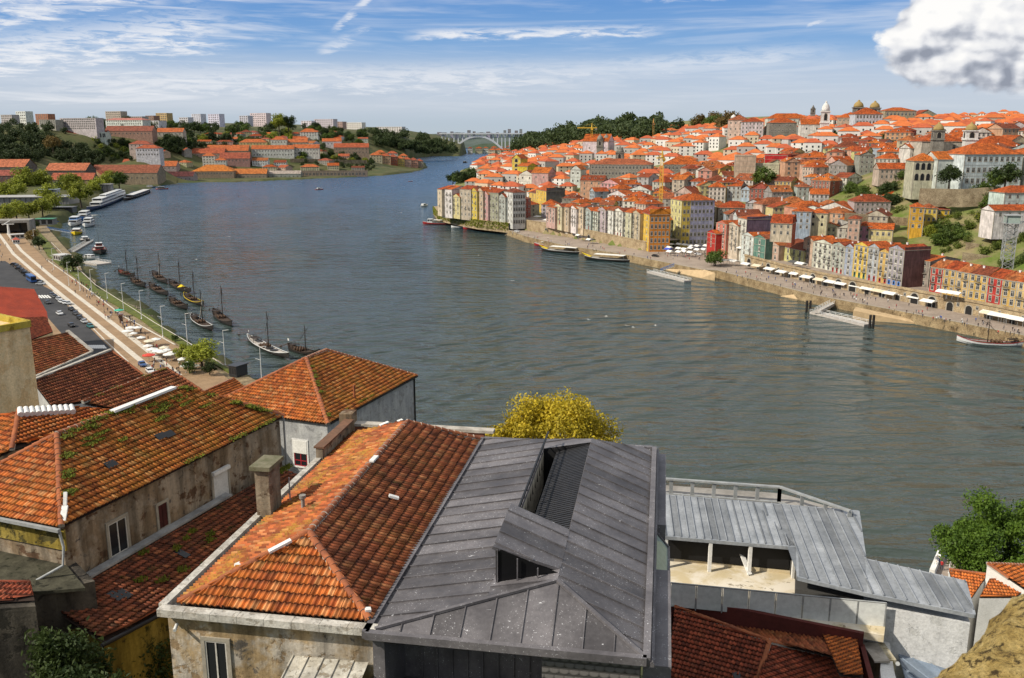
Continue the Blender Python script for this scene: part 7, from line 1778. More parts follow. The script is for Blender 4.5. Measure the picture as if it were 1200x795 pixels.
gb_(318,336,176,1700,164,22,'white','white house group with orange roof at the mid slope',8,floors=2,cols=5,name='house',cat='house',roofc=RO[0],roof='hip',rise=6); gb_(326,360,172,1720,167,20,'beige','long beige house right of the white mid slope group',8,floors=1,cols=8,name='house',cat='house',roofc=RO[0],rise=6)
gb_(296,344,184,1660,175,22,'white','long white warehouse with orange roof and three gables',8,floors=2,cols=14,roofc=RO[0],rise=7); gb_(344,374,182,1680,174,22,'white','white warehouse with small windows right of the long white one',8,floors=2,cols=8,roofc=RO[0],rise=7)
gb_(352,372,160,1850,155,20,'white','white house with orange roof under the skyline trees',8,floors=2,cols=6,roofc=RO[0],rise=7,name='house',cat='house',roof='hip')
gb_(378,400,172,1800,166,20,'white','white house above the terrace walls near the headland',8,floors=1,cols=5,roofc=RO[0],rise=6,name='house',cat='house'); gb_(392,432,181,1780,173,26,(.42,.32,.24),'stone warehouse with orange roof above the terraces',8,floors=2,cols=10,roofc=RO[1],rise=8)
for i,(xa,xb,py,ty,wl) in enumerate(((434,448,191,182,'cream'),(446,458,192,183,'salmon'),(456,466,193,184,'brick red'),(464,474,195,186,'ochre'),(472,482,196,187,'pink'),(480,490,196,188,'salmon'),(440,452,186,179,'orange'),(454,466,187,180,'white'),(488,496,196,189,'beige'),(468,478,189,183,'cream'),(430,440,197,190,'stone grey'),(418,430,199,193,'beige'),(444,456,199,192,'stone grey'))):
    gb_(xa,xb,py,1860+6*i,ty,16,wl,f'small {wl} house with orange roof on the headland tip, {wds[i]} of thirteen',10,floors=3,cols=4,roofc=RO[i%3],rise=5,name='house',cat='house',roof='hip',group='houses on the left bank headland')
# white chapel house and lodge on the terraced slope
gb_(160,187,184,1380,174,20,'white','white two storey lodge with many windows on the terraced slope',4,floors=2,cols=8,roofc=RO[1],rise=5,name='house',cat='house',roof='hip'); gb_(152,176,177,1400,169,18,(.62,.5,.4),'pink tinted house behind the white lodge',4,floors=2,cols=5,roofc=RO[2],rise=5,name='house',cat='house',roof='hip')
gb_(76,124,163,1500,158,22,'white','long white walled house row with dark red roof',3,floors=1,cols=9,roofc=(.30,.08,.05),rise=7,name='house',cat='house'); gb_(110,125,163,1490,155.5,16,'white','white house with tall windows on the ridge road',3,floors=1,cols=3,roof='flat',name='house',cat='house',ws=(4,6)); gb_(124,178,160,1550,154,26,(.5,.3,.22),'long reddish factory roof below the apartment blocks',3,floors=1,cols=12,roofc=(.34,.11,.07),rise=9); gb_(184,214,160,1600,155,22,(.5,.46,.4),'beige hall with orange roof right of the factory',4,floors=1,cols=6,roofc=RO[0],rise=7)
gb_(120,172,153,1700,141,20,'white','long white apartment block with pinkish roof on the ridge',-22,floors=4,cols=16,roofc=(.55,.22,.18),rise=4,name='apartment_block',cat='apartments',roof='hip',ws=(2.2,2.4)); gb_(172,188,150,1720,142,20,'white','short white block at the right end of the long ridge block',-22,floors=3,cols=4,roof='flat',name='apartment_block',cat='apartments')
gb_(66,118,152,1500,139,16,(.56,.54,.50),'long grey white apartment slab with balcony rows',-22,floors=5,cols=18,roof='flat',name='apartment_block',cat='apartments',ws=(2.4,2.0),leftw=4); gb_(44,68,150,1500,141,16,(.45,.42,.38),'greyish apartment slab left of the long balcony slab',-22,floors=4,cols=8,roof='flat',name='apartment_block',cat='apartments',ws=(2.4,2.0),leftw=4)
sk=[(0,18,149,133,(.42,.38,.34)),(18,34,148,129,(.62,.58,.55)),(40,60,146,132,(.40,.16,.10)),(122,145,144,129,(.40,.32,.30)),(145,170,146,135,(.36,.34,.33)),(170,182,146,134,(.28,.18,.14)),(182,198,146,131,(.45,.30,.16)),(209,222,146,136,(.55,.55,.57)),(224,237,146,132,(.56,.58,.62)),(243,259,147,132,(.60,.60,.62)),(280,292,146,134,(.50,.50,.52)),(292,314,146,131,(.60,.56,.52)),(352,366,148,140,(.62,.60,.58)),(367,392,148,138,(.50,.50,.52)),(392,402,150,141,(.40,.30,.25)),(402,425,151,142,(.66,.64,.60)),(440,472,154,147,(.60,.57,.50)),(112,122,147,138,(.5,.47,.44))]
for i,(xa,xb,py,ty,wl) in enumerate(sk):
    Y=2000+35*i; flr=5 if (py-ty)>10 else 3
    gb_(xa,xb,py+2,Y,ty+2,18,tuple(min(.85,v*1.35) for v in wl),f'distant apartment block on the left skyline, {wds[i]} from the left' if i<17 else 'small distant block right of the balcony slab on the left skyline',-28,floors=flr+1,cols=max(3,int((xb-xa)/3)),roof='flat',name='apartment_block',cat='apartments',ws=(3.4,2.2),leftw=3,group='apartment blocks on the left skyline')
# the bank's ground, fitted through the feet of its buildings
def _gf(x,y): return not inside(porto_poly,np.array([x]),np.array([y]))[0]
zG_=TPS(TGa+[f for f in feet(_gf) if f[2]>-5],lam=.3)
prom=[P(a,b,4.) for a,b in [(340,470),(318,450),(278,426),(234,404),(194,374),(165,354),(142,343),(126,332),(110,312),(102,300),(84,282),(70,266),(52,254),(-60,246),(-200,300),(-60,420),(60,440),(200,480)]]
def lowshore(x,y):
    return zG_(x,y)
GG=capped(zG_,[(prom,3.)])
zg=gpolyz(GG)
terrain('gaia_hill',lambda x,y: np.where(y<125,GG(x,y)-1.5,GG(x,y))-.3,gaia_poly,np.concatenate([np.arange(-4200,-1000,70.),np.arange(-1000,-420,12.),np.arange(-420,150,6.),np.arange(150,400,40.)]),np.concatenate([np.arange(-60,420,6.),np.arange(420,1000,12.),np.arange(1000,2600,16.),np.arange(2600,5200,100.)]),1.5,M_scrub2)
# hill woods and scattered trees, all single trees
gt=[(20,233,'yg',1.9),(30,226,'yg',2.6),(48,225,'yg',2.3),(58,240,'yg',1.9),(86,230,'yg',2.3),(95,240,'yg',2.),(8,238,'yg',1.9),(122,222,'yg',1.7),(140,221,'mid',1.9),(112,228,'yg',1.6),(0,224,'mid',2.2),(14,222,'mid',2.),(5,262,'yg',1.5),(20,258,'yg',1.5),(34,256,'yg',1.3),(50,252,'yg',1.3),(62,248,'yg',1.5),(128,215,'yg',1.7),(78,228,'mid',1.9)]
for i,(px,py,k,s) in enumerate(sorted(gt)):
    q=P(px,py,4.5); zz_=zg(q.x,q.y); tree(px,py,max(4.,min(zz_,7)),s*1.95,k,f'leafy tree by the left quay, {wds[i]} from the left of nineteen','trees along the left quay')

def march(px,py,Yf,step):
    """first point of the slope met along a sight line"""
    ys=np.arange(Yf[0],Yf[1],step); r=ray(px,py); k=ys/r[1]; xs=r[0]*k; zs=HC+r[2]*k
    g=np.nonzero(zs<=Yf[2](xs,ys)+.5)[0]
    return Vector((xs[g[0]],ys[g[0]],zs[g[0]])) if len(g) else None
def wood(poly,n,kinds,s0,s1,label,group,Yf,seed):
    rr=random.Random(seed); xs=[p[0] for p in poly];ys=[p[1] for p in poly]; k=0; tries=0
    while k<n and tries<n*40:
        tries+=1; px=rr.uniform(min(xs),max(xs)); py=rr.uniform(min(ys),max(ys))
        if not inside([Vector((a,b,0)) for a,b in poly],np.array([px]),np.array([py]))[0]: continue
        # walk along the sight line until it meets the slope
        hitp=march(px,py,Yf,14.)
        if hitp is None: continue
        s=rr.uniform(s0,s1)*(.7+.3*hitp.y/1200); t_=tree(0,0,0,s,rr.choice(kinds),label,group,pos=Vector((hitp.x,hitp.y,hitp.z-1.5)),flat=rr.uniform(.8,1.15),hs=.5); k+=1
    return k
def forest(poly,n,kind,s0,s1,label,Yf,seed,leaf=.75,per=420):
    """a far wood that reads as one mass: crowns of leaf clumps over the slope, one object"""
    rr=random.Random(seed); rg=np.random.default_rng(seed); xs=[p[0] for p in poly];ys=[p[1] for p in poly]; V=[]; k=0; tries=0; pv=[Vector((a,b,0)) for a,b in poly]
    while k<n and tries<n*30:
        tries+=1; px=rr.uniform(min(xs),max(xs)); py=rr.uniform(min(ys),max(ys))
        if not inside(pv,np.array([px]),np.array([py]))[0]: continue
        hitp=march(px,py,Yf,16.)
        if hitp is None: continue
        k+=1; s=rr.uniform(s0,s1)*(.7+.3*hitp.y/1200); c0=np.array(hitp)+np.array([0,0,s*2.2])
        nc=9; cs=rg.normal(size=(nc,3)); cs/=np.linalg.norm(cs,axis=1)[:,None]; cs=cs*s*1.9*rg.uniform(.5,1,(nc,1))*np.array([1,1,.85])
        d=rg.normal(size=(nc,per//nc,3)); d/=np.linalg.norm(d,axis=2)[:,:,None]; r=s*rg.uniform(.9,1.4,(nc,1,1))
        q=(c0+cs[:,None]+d*r*rg.uniform(.6,1.05,(nc,per//nc,1))).reshape(-1,3); nn=d.reshape(-1,3)*.7+rg.normal(size=(len(q),3))*.55; nn/=np.linalg.norm(nn,axis=1)[:,None]
        t1=np.cross(nn,rg.normal(size=q.shape)); t1/=np.linalg.norm(t1,axis=1)[:,None]; t2=np.cross(nn,t1); sz=s*leaf*.42*rg.uniform(.6,1.3,(len(q),1))
        V.append(np.stack([q-t1*sz,q-t2*sz*.7,q+t1*sz,q+t2*sz*.7],1).reshape(-1,3))
    V=np.concatenate(V); me=bpy.data.meshes.new('wood'); m=len(V)//4
    me.vertices.add(len(V)); me.vertices.foreach_set('co',V.astype(np.float32).ravel()); me.loops.add(m*4); me.loops.foreach_set('vertex_index',np.arange(m*4,dtype=np.int32)); me.polygons.add(m); me.polygons.foreach_set('loop_start',np.arange(0,m*4,4,dtype=np.int32)); me.polygons.foreach_set('loop_total',np.full(m,4,dtype=np.int32))
    me.materials.append(kind); me.update(calc_edges=True); return tag(inst('wood',me),label,'wood',kind='stuff')
forest([(-10,160),(40,160),(75,172),(110,178),(120,196),(90,198),(60,190),(-10,196)],150,M_leafdf,2.4,3.6,'dense dark wood on the slope above the left bank warehouses',(850,1900,GG),1)
tree(0,0,0,3.6,'brown','single russet crowned tree in the dark wooded slope',pos=D(62,176,1290))
wood([(112,166),(160,170),(150,190),(110,188)],26,['mid','dark','yg'],1.6,2.4,'shrub tree on the terraced green slope','shrub trees of the terraced slope',(1000,1900,GG),2)
wood([(185,166),(212,164),(214,182),(188,184)],14,['dark'],2.4,3.6,'dark tree in the clump right of the white lodge','dark clump right of the white lodge',(1100,2000,GG),3)
wood([(212,158),(350,160),(345,172),(218,176)],34,['mid','dark','yg'],1.8,3.2,'green tree among the orange roofs on the left slope','trees among the orange roofs of the left slope',(1200,2300,GG),4)
wood([(60,146),(120,146),(210,150),(330,152),(330,158),(200,156)],22,['dark','mid'],2.4,3.6,'tree between the skyline apartment blocks','trees between skyline apartment blocks',(1500,2600,GG),5)
forest([(112,164),(170,168),(160,192),(108,190)],40,M_leafdf,1.2,2.2,'scrub and bushes on the terraced green slope',(1000,1900,GG),31)
forest([(205,158),(430,160),(440,176),(420,186),(300,178),(215,178)],110,M_leafdf,1.4,2.6,'bushes filling the gaps between the orange roofs of the left slope',(1150,2300,GG),32)
forest([(0,148),(200,148),(340,150),(430,154),(430,159),(200,157),(0,158)],90,M_leafdf,2.0,3.4,'treetops along the left skyline in front of the apartment blocks',(1400,2300,GG),33)
forest([(345,184),(440,188),(440,200),(345,198)],40,M_leafdf,1.2,2.,'bushes on the terraces above the left river wall',(1400,2300,GG),34)
rr=random.Random(77); lodg=[]
for k in range(400):
    if len(lodg)>=46: break
    px=rr.uniform(150,430); py=rr.uniform(158,204)-(max(0,px-330)*.02)
    if (px<215 and py>166 and py<176): continue
    hp=march(px,py,(1100,2300,GG),14.)
    if hp is None or hp.z<6: continue
    if any((hp.x-b[0])**2+(hp.y-b[1])**2<(max(b[3],b[4])*.5+14)**2 for b in BASES): continue
    lodg.append(hp); w=rr.uniform(16,34)
    wl=rr.choice(['white','white','cream','beige','stone grey','pink']); rf_=rr.choice(['hip','gx'])
    bldg('lodge',hp,R(rr.choice((5,-20,10,-30))),w,rr.uniform(12,20),rr.uniform(5,9),wl,rr.choice(RO+ORANGE),rf_,None,2,int(w/4),0,'plain',6.,f'{wl} {"hipped" if rf_=="hip" else "ridged"} lodge on the left bank slope, {wds[len(lodg)%20]} of row {len(lodg)//20+1}','lodge','lodges scattered on the left bank slope',(1.6,2.),0,False)
tree(0,0,0,6.2,'yg','big round yellow green tree on the left skyline',pos=D(327,153,2000)); tree(0,0,0,5.4,'dark','big dark tree beside the yellow green one on the left skyline',pos=D(338,152,2010))
forest([(430,158),(500,164),(530,172),(535,181),(500,182),(440,172)],110,M_leafdf,3.,4.6,'dark wood covering the headland slope before the bridge',(1800,3300,GG),6)
wood([(345,176),(430,182),(440,196),(350,200)],26,['mid','yg','dark'],1.6,2.4,'shrub tree between the terrace walls of the left bank','shrub trees between the terrace walls',(1400,2300,GG),7)
wood([(360,152),(430,158),(440,170),(380,170)],24,['mid','dark'],2.2,3.2,'bushy tree on the brown slope near the headland','bushy trees on the brown slope',(1600,2600,GG),8)
# Porto greenery
forest([(985,222),(1050,218),(1064,250),(1030,258),(985,256)],60,M_leafgr,.7,1.5,'bushes and climbers of the terraced garden left of the pavilion',(420,800,PG),41,.6)
forest([(1084,262),(1150,252),(1172,224),(1200,224),(1200,330),(1150,300),(1084,302)],150,M_leafgr,.6,1.5,'bushes and ivy covering the terraced slope around the lift tower',(370,800,PG),42,.6)
forest([(1050,212),(1200,214),(1200,222),(1050,220)],40,M_leafgr,.5,1.,'low hedge along the foot of the white convent',(430,800,PG),43,.6)
forest([(620,190),(900,160),(1190,158),(1190,200),(900,230),(640,240)],70,M_leafdf,.8,1.6,'scattered garden bushes between the hillside houses',(420,1400,PG),44,.6)
wood([(990,225),(1045,222),(1050,250),(1000,256)],12,['mid','dark','yg'],1.5,2.3,'tree in the terraced garden left of the pavilion','trees of the terraced garden',(430,800,PG),11)
wood([(1085,268),(1128,260),(1130,296),(1085,300)],12,['mid','yg'],1.5,2.3,'bright tree below the yellow terrace houses','trees below the yellow terrace houses',(400,800,PG),12)
wood([(1140,238),(1172,226),(1172,290),(1150,262)],13,['yg','mid','dark'],1.6,2.5,'leafy tree on the slope left of the lift tower','trees left of the lift tower',(380,800,PG),13)
wood([(1052,205),(1078,203),(1078,213),(1052,214)],4,['mid'],1.8,2.3,'dark tree in front of the convent loggia','trees in front of the loggia',(430,800,PG),14)
tree(0,0,0,1.9,'dark','dark rounded tree before the white convent wing',pos=D(1112,218,462)); tree(0,0,0,2.2,'dark','round dark tree before the large white convent',pos=D(1177,221,450)); tree(0,0,0,1.5,'mid','small tree beside the round one before the convent',pos=D(1165,221,452))
wood([(935,172),(985,165),(985,180),(940,180)],10,['mid','dark'],2.,2.8,'tree below the slim white bell tower','trees below the slim bell tower',(600,1000,PG),15)
wood([(1030,160),(1080,160),(1080,180),(1035,182)],10,['mid','dark'],1.8,2.6,'tree on the slope below the classical building','trees below the classical building',(600,1000,PG),16)
tree(0,0,0,2.6,'mid','tree between hillside houses near the bright red building',pos=D(895,222,600))
wood([(512,212),(556,205),(562,214),(520,216)],8,['dark','mid'],2.2,3.,'dark tree behind the headland houses','trees behind the headland houses',(760,1100,PG),17)
forest([(612,170),(650,160),(690,157),(760,152),(800,158),(760,168),(690,172),(640,180),(606,184)],150,M_leafdf,4.2,7.,'dark wood on the hill beyond the town',(900,2600,PG),18)
wood([(810,152),(865,150),(865,156),(812,158)],10,['brown','mid'],4.,5.5,'autumn tree on the skyline above the town','autumn trees on the skyline',(900,1600,PG),19)
qt=tree(838,312,4.1,1.9,'mid','single round green tree on the far quay',flat=.85,hs=.7)
# ================================================================= boats
def hull_mesh(L,B,H,bow=.5,stern=.5,bowrise=1.4,sternrise=.9,deckz=.75,mats=None,name='hull',flatdeck=True,n=14,bm=.0):
    """lofted hull, bow at +x; slot 0 hull, 1 deck, 2 rubbing strake"""
    mb=MB(); st=[]
    for i in range(n+1):
        u=-1+2*i/n; x=u*L/2; k=abs(u); w=B/2*(1-(k**2.4 if u>0 else k**3.2)*(1-.04)); w=max(w,.06); rise=(bowrise*max(0,u)**2.6+sternrise*max(0,-u)**3); sh=H+rise; kb=-.5+ (rise*.75 if u>0 else rise*.6)
        st.append([(x,-w,sh),(x,-w*.93,sh*.45+kb*.3),(x,-w*.55,kb),(x,w*.55,kb),(x,w*.93,sh*.45+kb*.3),(x,w,sh)])
    vs=[p for s in st for p in s]; fs=[]
    for i in range(n):
        for j in range(5): a=i*6+j; fs.append((a,a+6,a+7,a+1))
    mb.add(vs,fs,0,False); mb.add(st[0],[tuple(range(6))],0); mb.add(st[-1],[tuple(range(6))[::-1]],0)
    dk=[];fs=[]
    for i in range(n+1):
        a=st[i][0];b=st[i][5]; z=a[2]-.28; dk+=[(a[0],a[1]*.96,z),(b[0],b[1]*.96,z)]
    mb.add(dk,[(2*i,2*i+2,2*i+3,2*i+1) for i in range(n)],1)
    for j in(0,5):
        for i in range(n): a=Vector(st[i][j]);b=Vector(st[i+1][j]); mb.bar(a,b,.16,.14,2)
    return mb.mesh(name,mats)
M_hullblack=mat('tarred hull',_flat((.018,.016,.015),(.035,.03,.027),.8,0,.5)); M_deckl=mat('pale deck planks',_flat((.50,.46,.42),(.38,.34,.30),1.)); M_deckd=mat('brown deck planks',_flat((.075,.05,.035),(.045,.03,.022),1.)); M_redh=mat('red hull paint',_flat((.40,.03,.03),(.30,.025,.025),.6,0,.4)); M_whiteh=mat('white hull paint',_flat((.72,.72,.70),(.60,.60,.58),.5,0,.3)); M_yel=mat('yellow tarpaulin',_flat((.72,.52,.02),(.6,.42,.02),1.)); M_navy=mat('navy hull',_flat((.02,.04,.11),(.015,.03,.08),.6,0,.4)); M_sail=mat('furled canvas',_flat((.55,.52,.46),(.4,.37,.32),1.5))
def rabelo(px,py,rz,L=19.,deck=M_deckd,label='',strake=None,sail=False,tarp=False,hull=None,mast=14.5,oar=True,flag=True,cabin=True,z=0.):
    p=P(px,py,z); e=empty('cargo_boat',p,rz,label,'boat','wooden cargo sailing boats')
    inst('hull',hull_mesh(L,4.3,1.,bowrise=1.9,sternrise=1.3,mats=[hull or M_hullblack,deck,strake or M_wood]),e)
    mb=MB(); mb.tube([(1.2,0,.5),(1.2,0,mast)],[.2,.1],8); mb.build('mast',M_wood,e)
    mb=MB(); mb.tube([(-2.2,.5,mast*.45),(1.2,.18,mast*.80),(3.4,-.1,mast*.97)] if not sail else [(-5.5,.6,1.6),(1.2,.2,mast*.62),(4.2,0,mast*.92)],[.06,.1,.05],6); mb.build('yard',M_whiteh if sail else M_wood,e)
    if sail:
        mb=MB(); mb.tube([(-5,.6,1.9),(-2,.45,mast*.33),(1.2,.25,mast*.58),(3.6,.05,mast*.83)],[.14,.26,.3,.12],8); mb.build('furled_sail',M_sail,e)
    mb=MB()
    for y in(-1.9,1.9): mb.bar((1.2,0,mast*.95),(-2.,y,1.1),.035); mb.bar((1.2,0,mast*.95),(4.5,y*.8,1.4),.035)
    mb.bar((1.2,0,mast*.97),(L*.47,0,2.6),.03); mb.build('rigging',M_wood,e)
    if cabin:
        mb=MB(); mb.b2((-L*.36,-1.5,2.3),(-L*.24,1.5,2.42))
        for x in(-L*.355,-L*.245):
            for y in(-1.4,1.4): mb.bar((x,y,.6),(x,y,2.3),.12)
        mb.b2((-L*.36,-1.5,2.9),(-L*.35,1.5,3.)); mb.build('steering_platform',M_wood,e)
    if oar:
        mb=MB(); mb.tube([(-L*.25,0,3.1),(-L*.5,0,2.1),(-L*.74,0,.2)],[.07,.1,.1],6); mb.bar((-L*.70,0,.6),(-L*.80,0,-.3),.1,.6); mb.build('steering_oar',M_wood,e)
    mb=MB()
    for r_ in range(3):
        for c in range(3 if not tarp else 2):
            mb.lathe([(.3,0),(.42,.35),(.42,.75),(.3,1.1)],10,(-3.2+r_*1.4,-1.2+c*1.2,.75))
    mb.build('barrels',M_woodl,e); e.children[-1]['kind']='stuff'
    if tarp:
        mb=MB(); mb.add([(2.2,-1.8,1.),(6.6,-1.,1.7),(6.6,1.,1.7),(2.2,1.8,1.),(2.4,0,2.3),(6.2,0,2.5)],[(0,1,5,4),(3,4,5,2),(0,4,3),(1,2,5)]); mb.build('tarpaulin',M_yel,e)
    if flag:
        mb=MB(); mb.bar((-L*.45,0,1.8),(-L*.45,0,4.),.05); mb.build('flag_pole',M_wood,e); mb=MB(); mb.add([(-L*.45,.03,4.),(-L*.45,.03,3.),(-L*.45-1.2,.3,3.2),(-L*.45-1.2,.2,3.9)],[(0,1,2,3)]); mb.build('flag',M_awn,e)
    return e
def ends(a,b,fn,*args,**kw):
    p,q=P(a[0],a[1],.8),P(b[0],b[1],.8); v=q-p; c=proj(((p.x+q.x)/2,(p.y+q.y)/2,0)); return fn(c[0],c[1],math.atan2(v.y,v.x),v.length,*args,**kw)
ends((139,318),(158,324),rabelo,label='farthest moored cargo boat with red brown deck beside the round tree',deck=mat('red deck',_flat((.2,.05,.035),(.14,.04,.03),1.)))
ends((154,327),(170,336),rabelo,label='second moored cargo boat, slim and dark, in the far pair')
ends((179,320),(196,332),rabelo,label='cargo boat with pale furled sail leaning across its mast, in the far row',sail=True)
ends((175,334),(197,346),rabelo,label='mastless dark barge like cargo boat in the middle of the moored group',mast=3.,cabin=True)
ends((198,330),(224,343),rabelo,label='cargo boat with bright yellow tarpaulin over its bow',tarp=True)
ends((199,351),(220,362),rabelo,label='empty dark cargo boat without sail, left of the white sailed one',mast=3.)
ends((216,346),(239,358),rabelo,label='cargo boat with white cloth and yellow stern bin, mast upright',strake=M_yel)
ends((224,371),(250,387),rabelo,label='cargo boat with long white yard slanting over pale trimmed hull',sail=True,strake=M_whiteh)
ends((250,365),(272,382),rabelo,label='tall masted cargo boat with white tarpaulin lying amidships',strake=M_wood)
rb=ends((290,396),(339,420),rabelo,label='large pale decked cargo boat with tall mast, nearest to the camera',deck=M_deckl,strake=M_whiteh,mast=14)
mb=MB()
for x in(-4.5,2.,6.): mb.lathe([(1.5,1.0),(1.45,1.08)],14,(x,0,0))
mb.build('hatch_cover',M_hullblack,rb)
rabelo(356,414,R(-40),18,label='cargo boat mostly hidden behind the orange hip roof, only mast showing',mast=10)
rabelo(1161,404,R(166)+0,23,label='red and white painted cargo boat moored at the right end of the far quay',hull=M_whiteh,strake=M_redh,mast=9,deck=M_woodl)
def motor_boat(px,py,rz,L,B,H,hullm,label,name='motor_boat',cat='boat',cabins=(),mast=0.,strake=None,awn=None,prow=None,z=0.,group=None,deck=None):
    p=P(px,py,z); e=empty(name,p,rz,label,cat,group); inst('hull',hull_mesh(L,B,H,bowrise=H*.7,sternrise=.1,mats=[hullm,deck or M_deckl,strake or M_whiteh]),e)
    for (x0,x1,w,z0,z1,m) in cabins:
        mb=MB(); mb.b2((x0,-w/2,z0),(x1,w/2,z1),0); mb.b2((x0-.15,-w/2-.12,z1),(x1+.15,w/2+.12,z1+.14),1)
        c=mb.build('cabin',[m,M_whiteh],e); mb=MB(); k=max(2,int((x1-x0)/2.2))
        for i in range(k):
            a=x0+(x1-x0)*(i+.12)/k;b=x0+(x1-x0)*(i+.88)/k; zz0=z0+(z1-z0)*.38; zz1=z0+(z1-z0)*.85
            mb.b2((a,-w/2-.04,zz0),(b,-w/2+.02,zz1)); mb.b2((a,w/2-.02,zz0),(b,w/2+.04,zz1))
        mb.b2((x1-.02,-w*.42,z0+(z1-z0)*.4),(x1+.05,w*.42,z0+(z1-z0)*.88)); mb.build('window_band',M_pane,c)
    if mast: mb=MB(); mb.tube([(0,0,H),(0,0,H+mast)],[.1,.05],6); mb.build('mast',M_wood,e)
    if awn:
        x0,x1,zc=awn; mb=MB(); mb.b2((x0,-B*.44,zc),(x1,B*.44,zc+.12)); mb.build('awning',M_awn,e); mb=MB()
        for x in(x0+.1,(x0+x1)/2,x1-.1):
            for y in(-B*.42,B*.42): mb.bar((x,y,H-.2),(x,y,zc),.08)
        mb.build('awning_frame',M_steel,e)
    if prow:
        mb=MB(); mb.add([(L*.5,0,H*2.2),(L*.36,-B*.3,H*1.35),(L*.36,B*.3,H*1.35),(L*.43,0,H*.6),(L*.58,0,H*3.2)],[(0,1,4),(0,4,2),(1,3,4),(2,4,3),(0,2,1)]); mb.build('prow',prow,e)
    return e
W_=M_whiteh
# left bank vessels
ends((145,231),(102,248),motor_boat,11.5,3.,M_navy,'long white cruise ship with dark blue hull at the left bank',name='cruise_ship',cat='ship',cabins=((-86,62,10,3,6.2,W_),(-86,50,9.6,6.35,9.4,W_),(-78,20,6,9.55,11.2,W_)),mast=7)
ends((176,224),(145,235),motor_boat,10,2.,M_wood,'long brown barge moored beyond the cruise ship',name='barge',cat='boat',cabins=((-60,50,8,2,4.4,M_deckd),))
motor_boat(99,257,R(-75),38,9.5,2.6,mat('blue hull',color=(.05,.16,.40),rough=.4),'blue and white tour boat, upper of the moored pair',name='tour_boat',cabins=((-12,9,7,2.2,4.6,W_),(-11,6,6.4,4.75,7.,W_)))
motor_boat(88,264,R(-75),34,9,2.6,M_whiteh,'white tour boat with blue band nearer the car park',name='tour_boat',cabins=((-11,8,6.6,2.2,4.6,W_),(-10,5,6,4.75,6.8,mat('blue cabin',color=(.10,.24,.5),rough=.4))),strake=M_navy)
motor_boat(104,265,R(-75),30,8.5,2.4,M_whiteh,'white twin deck tour boat on the water side of the pair',name='tour_boat',cabins=((-10,7,6,2.,4.3,W_),(-8,4,5.4,4.45,6.4,W_)),strake=M_navy)
motor_boat(90,274,R(-70),24,8,1.9,M_yel,'orange decked boat with yellow hull below the tour boats',name='tour_boat',cabins=((-7,5,5,1.6,3.6,mat('orange cabin',color=(.45,.18,.04),rough=.5)),))
motor_boat(100,283,R(-60),19,6.5,1.6,M_hullblack,'small black and white boat beside the pontoon walkway',cabins=((-4,3,3.6,1.4,3.2,W_),),mast=5)
motor_boat(117,296,R(-62),27,8.5,2.2,M_hullblack,'dark red working boat with tall mast at the pontoon end',name='working_boat',cabins=((-6,3,5,1.8,4.,mat('dark red cabin',color=(.22,.03,.03),rough=.5)),(-4,1,3.6,4.15,6.,mat('maroon wheelhouse',color=(.2,.04,.035),rough=.5))),mast=12,strake=M_redh)
motor_boat(106,303,R(-20),14,5,1.,M_whiteh,'low white launch between pontoon and dark red boat',cabins=((-3,2,3,1.,2.2,W_),))
motor_boat(112,253,R(-10),8,2.6,.7,M_whiteh,'tiny white dinghy beside the cruise ship stern')
motor_boat(190,222,R(10),16,5,1.2,M_redh,'reddish boat lying before the grey waterside warehouse',cabins=((-5,3,4,1.2,3.2,M_deckd),),mast=5)
motor_boat(176,220,R(10),14,5,1.2,M_navy,'dark boat with low cabin left of the reddish boat',cabins=((-4,3,3.6,1.2,3.,W_),),mast=4)
motor_boat(374,222.5,R(30),11,4,1.,M_redh,'small red boat alone in the middle of the river',cabins=((-2.5,1.5,2.6,1.,2.6,W_),))
motor_boat(545,191,R(60),20,6,1.4,M_hullblack,'tiny dark boat on the distant blue water',cabins=((-6,3,4,1.4,4,M_hullblack),))
motor_boat(481,213,R(40),8,3,.8,M_redh,'tiny red dinghy near the headland')
# far quay vessels
motor_boat(514,263,R(172),27,6,1.4,M_redh,'red and white tour boat under the headland wall',name='tour_boat',awn=(-10,4,3.6),cabins=((5,9,4,1.4,4.4,W_),),strake=W_,mast=6)
motor_boat(555,269,R(170),17,5,1.2,M_redh,'bright red boat beside the light blue one at the far quay',cabins=((-4,3,3.4,1.2,3.2,W_),),deck=M_redh)
motor_boat(577,268,R(140),14,4.5,1.2,mat('light blue hull',color=(.16,.42,.60),rough=.4),'light blue boat moored at the start of the far quay',cabins=((-3,3,3.4,1.2,3.,mat('pale blue cabin',color=(.35,.55,.66),rough=.5)),))
motor_boat(497,242,R(60),12,4,1.1,M_whiteh,'small white cruiser at the headland jetty',cabins=((-3,2,3,1.1,2.8,W_),))
motor_boat(540,267,R(170),16,5,1.,M_whiteh,'white launch between the red tour boat and bright red boat',awn=(-5,4,2.8))
motor_boat(659,296,R(150),30,6.2,1.3,M_hullblack,'white roofed tour boat with yellow prow, left of its twin',name='tour_boat',awn=(-11,8,3.6),prow=M_yel,strake=W_,group='yellow prowed tour boats')
motor_boat(712,305.5,R(152),30,6.2,1.3,M_hullblack,'white roofed tour boat with yellow prow, right of its twin',name='tour_boat',awn=(-11,8,3.6),prow=M_yel,strake=W_,group='yellow prowed tour boats')
motor_boat(643,289,R(150),22,5,1.2,M_redh,'red trimmed tour boat behind the yellow prowed pair',name='tour_boat',awn=(-7,5,3.),strake=W_)
motor_boat(702,297,R(152),18,4.6,1.,M_hullblack,'dark empty boat moored inside the yellow prowed boats')
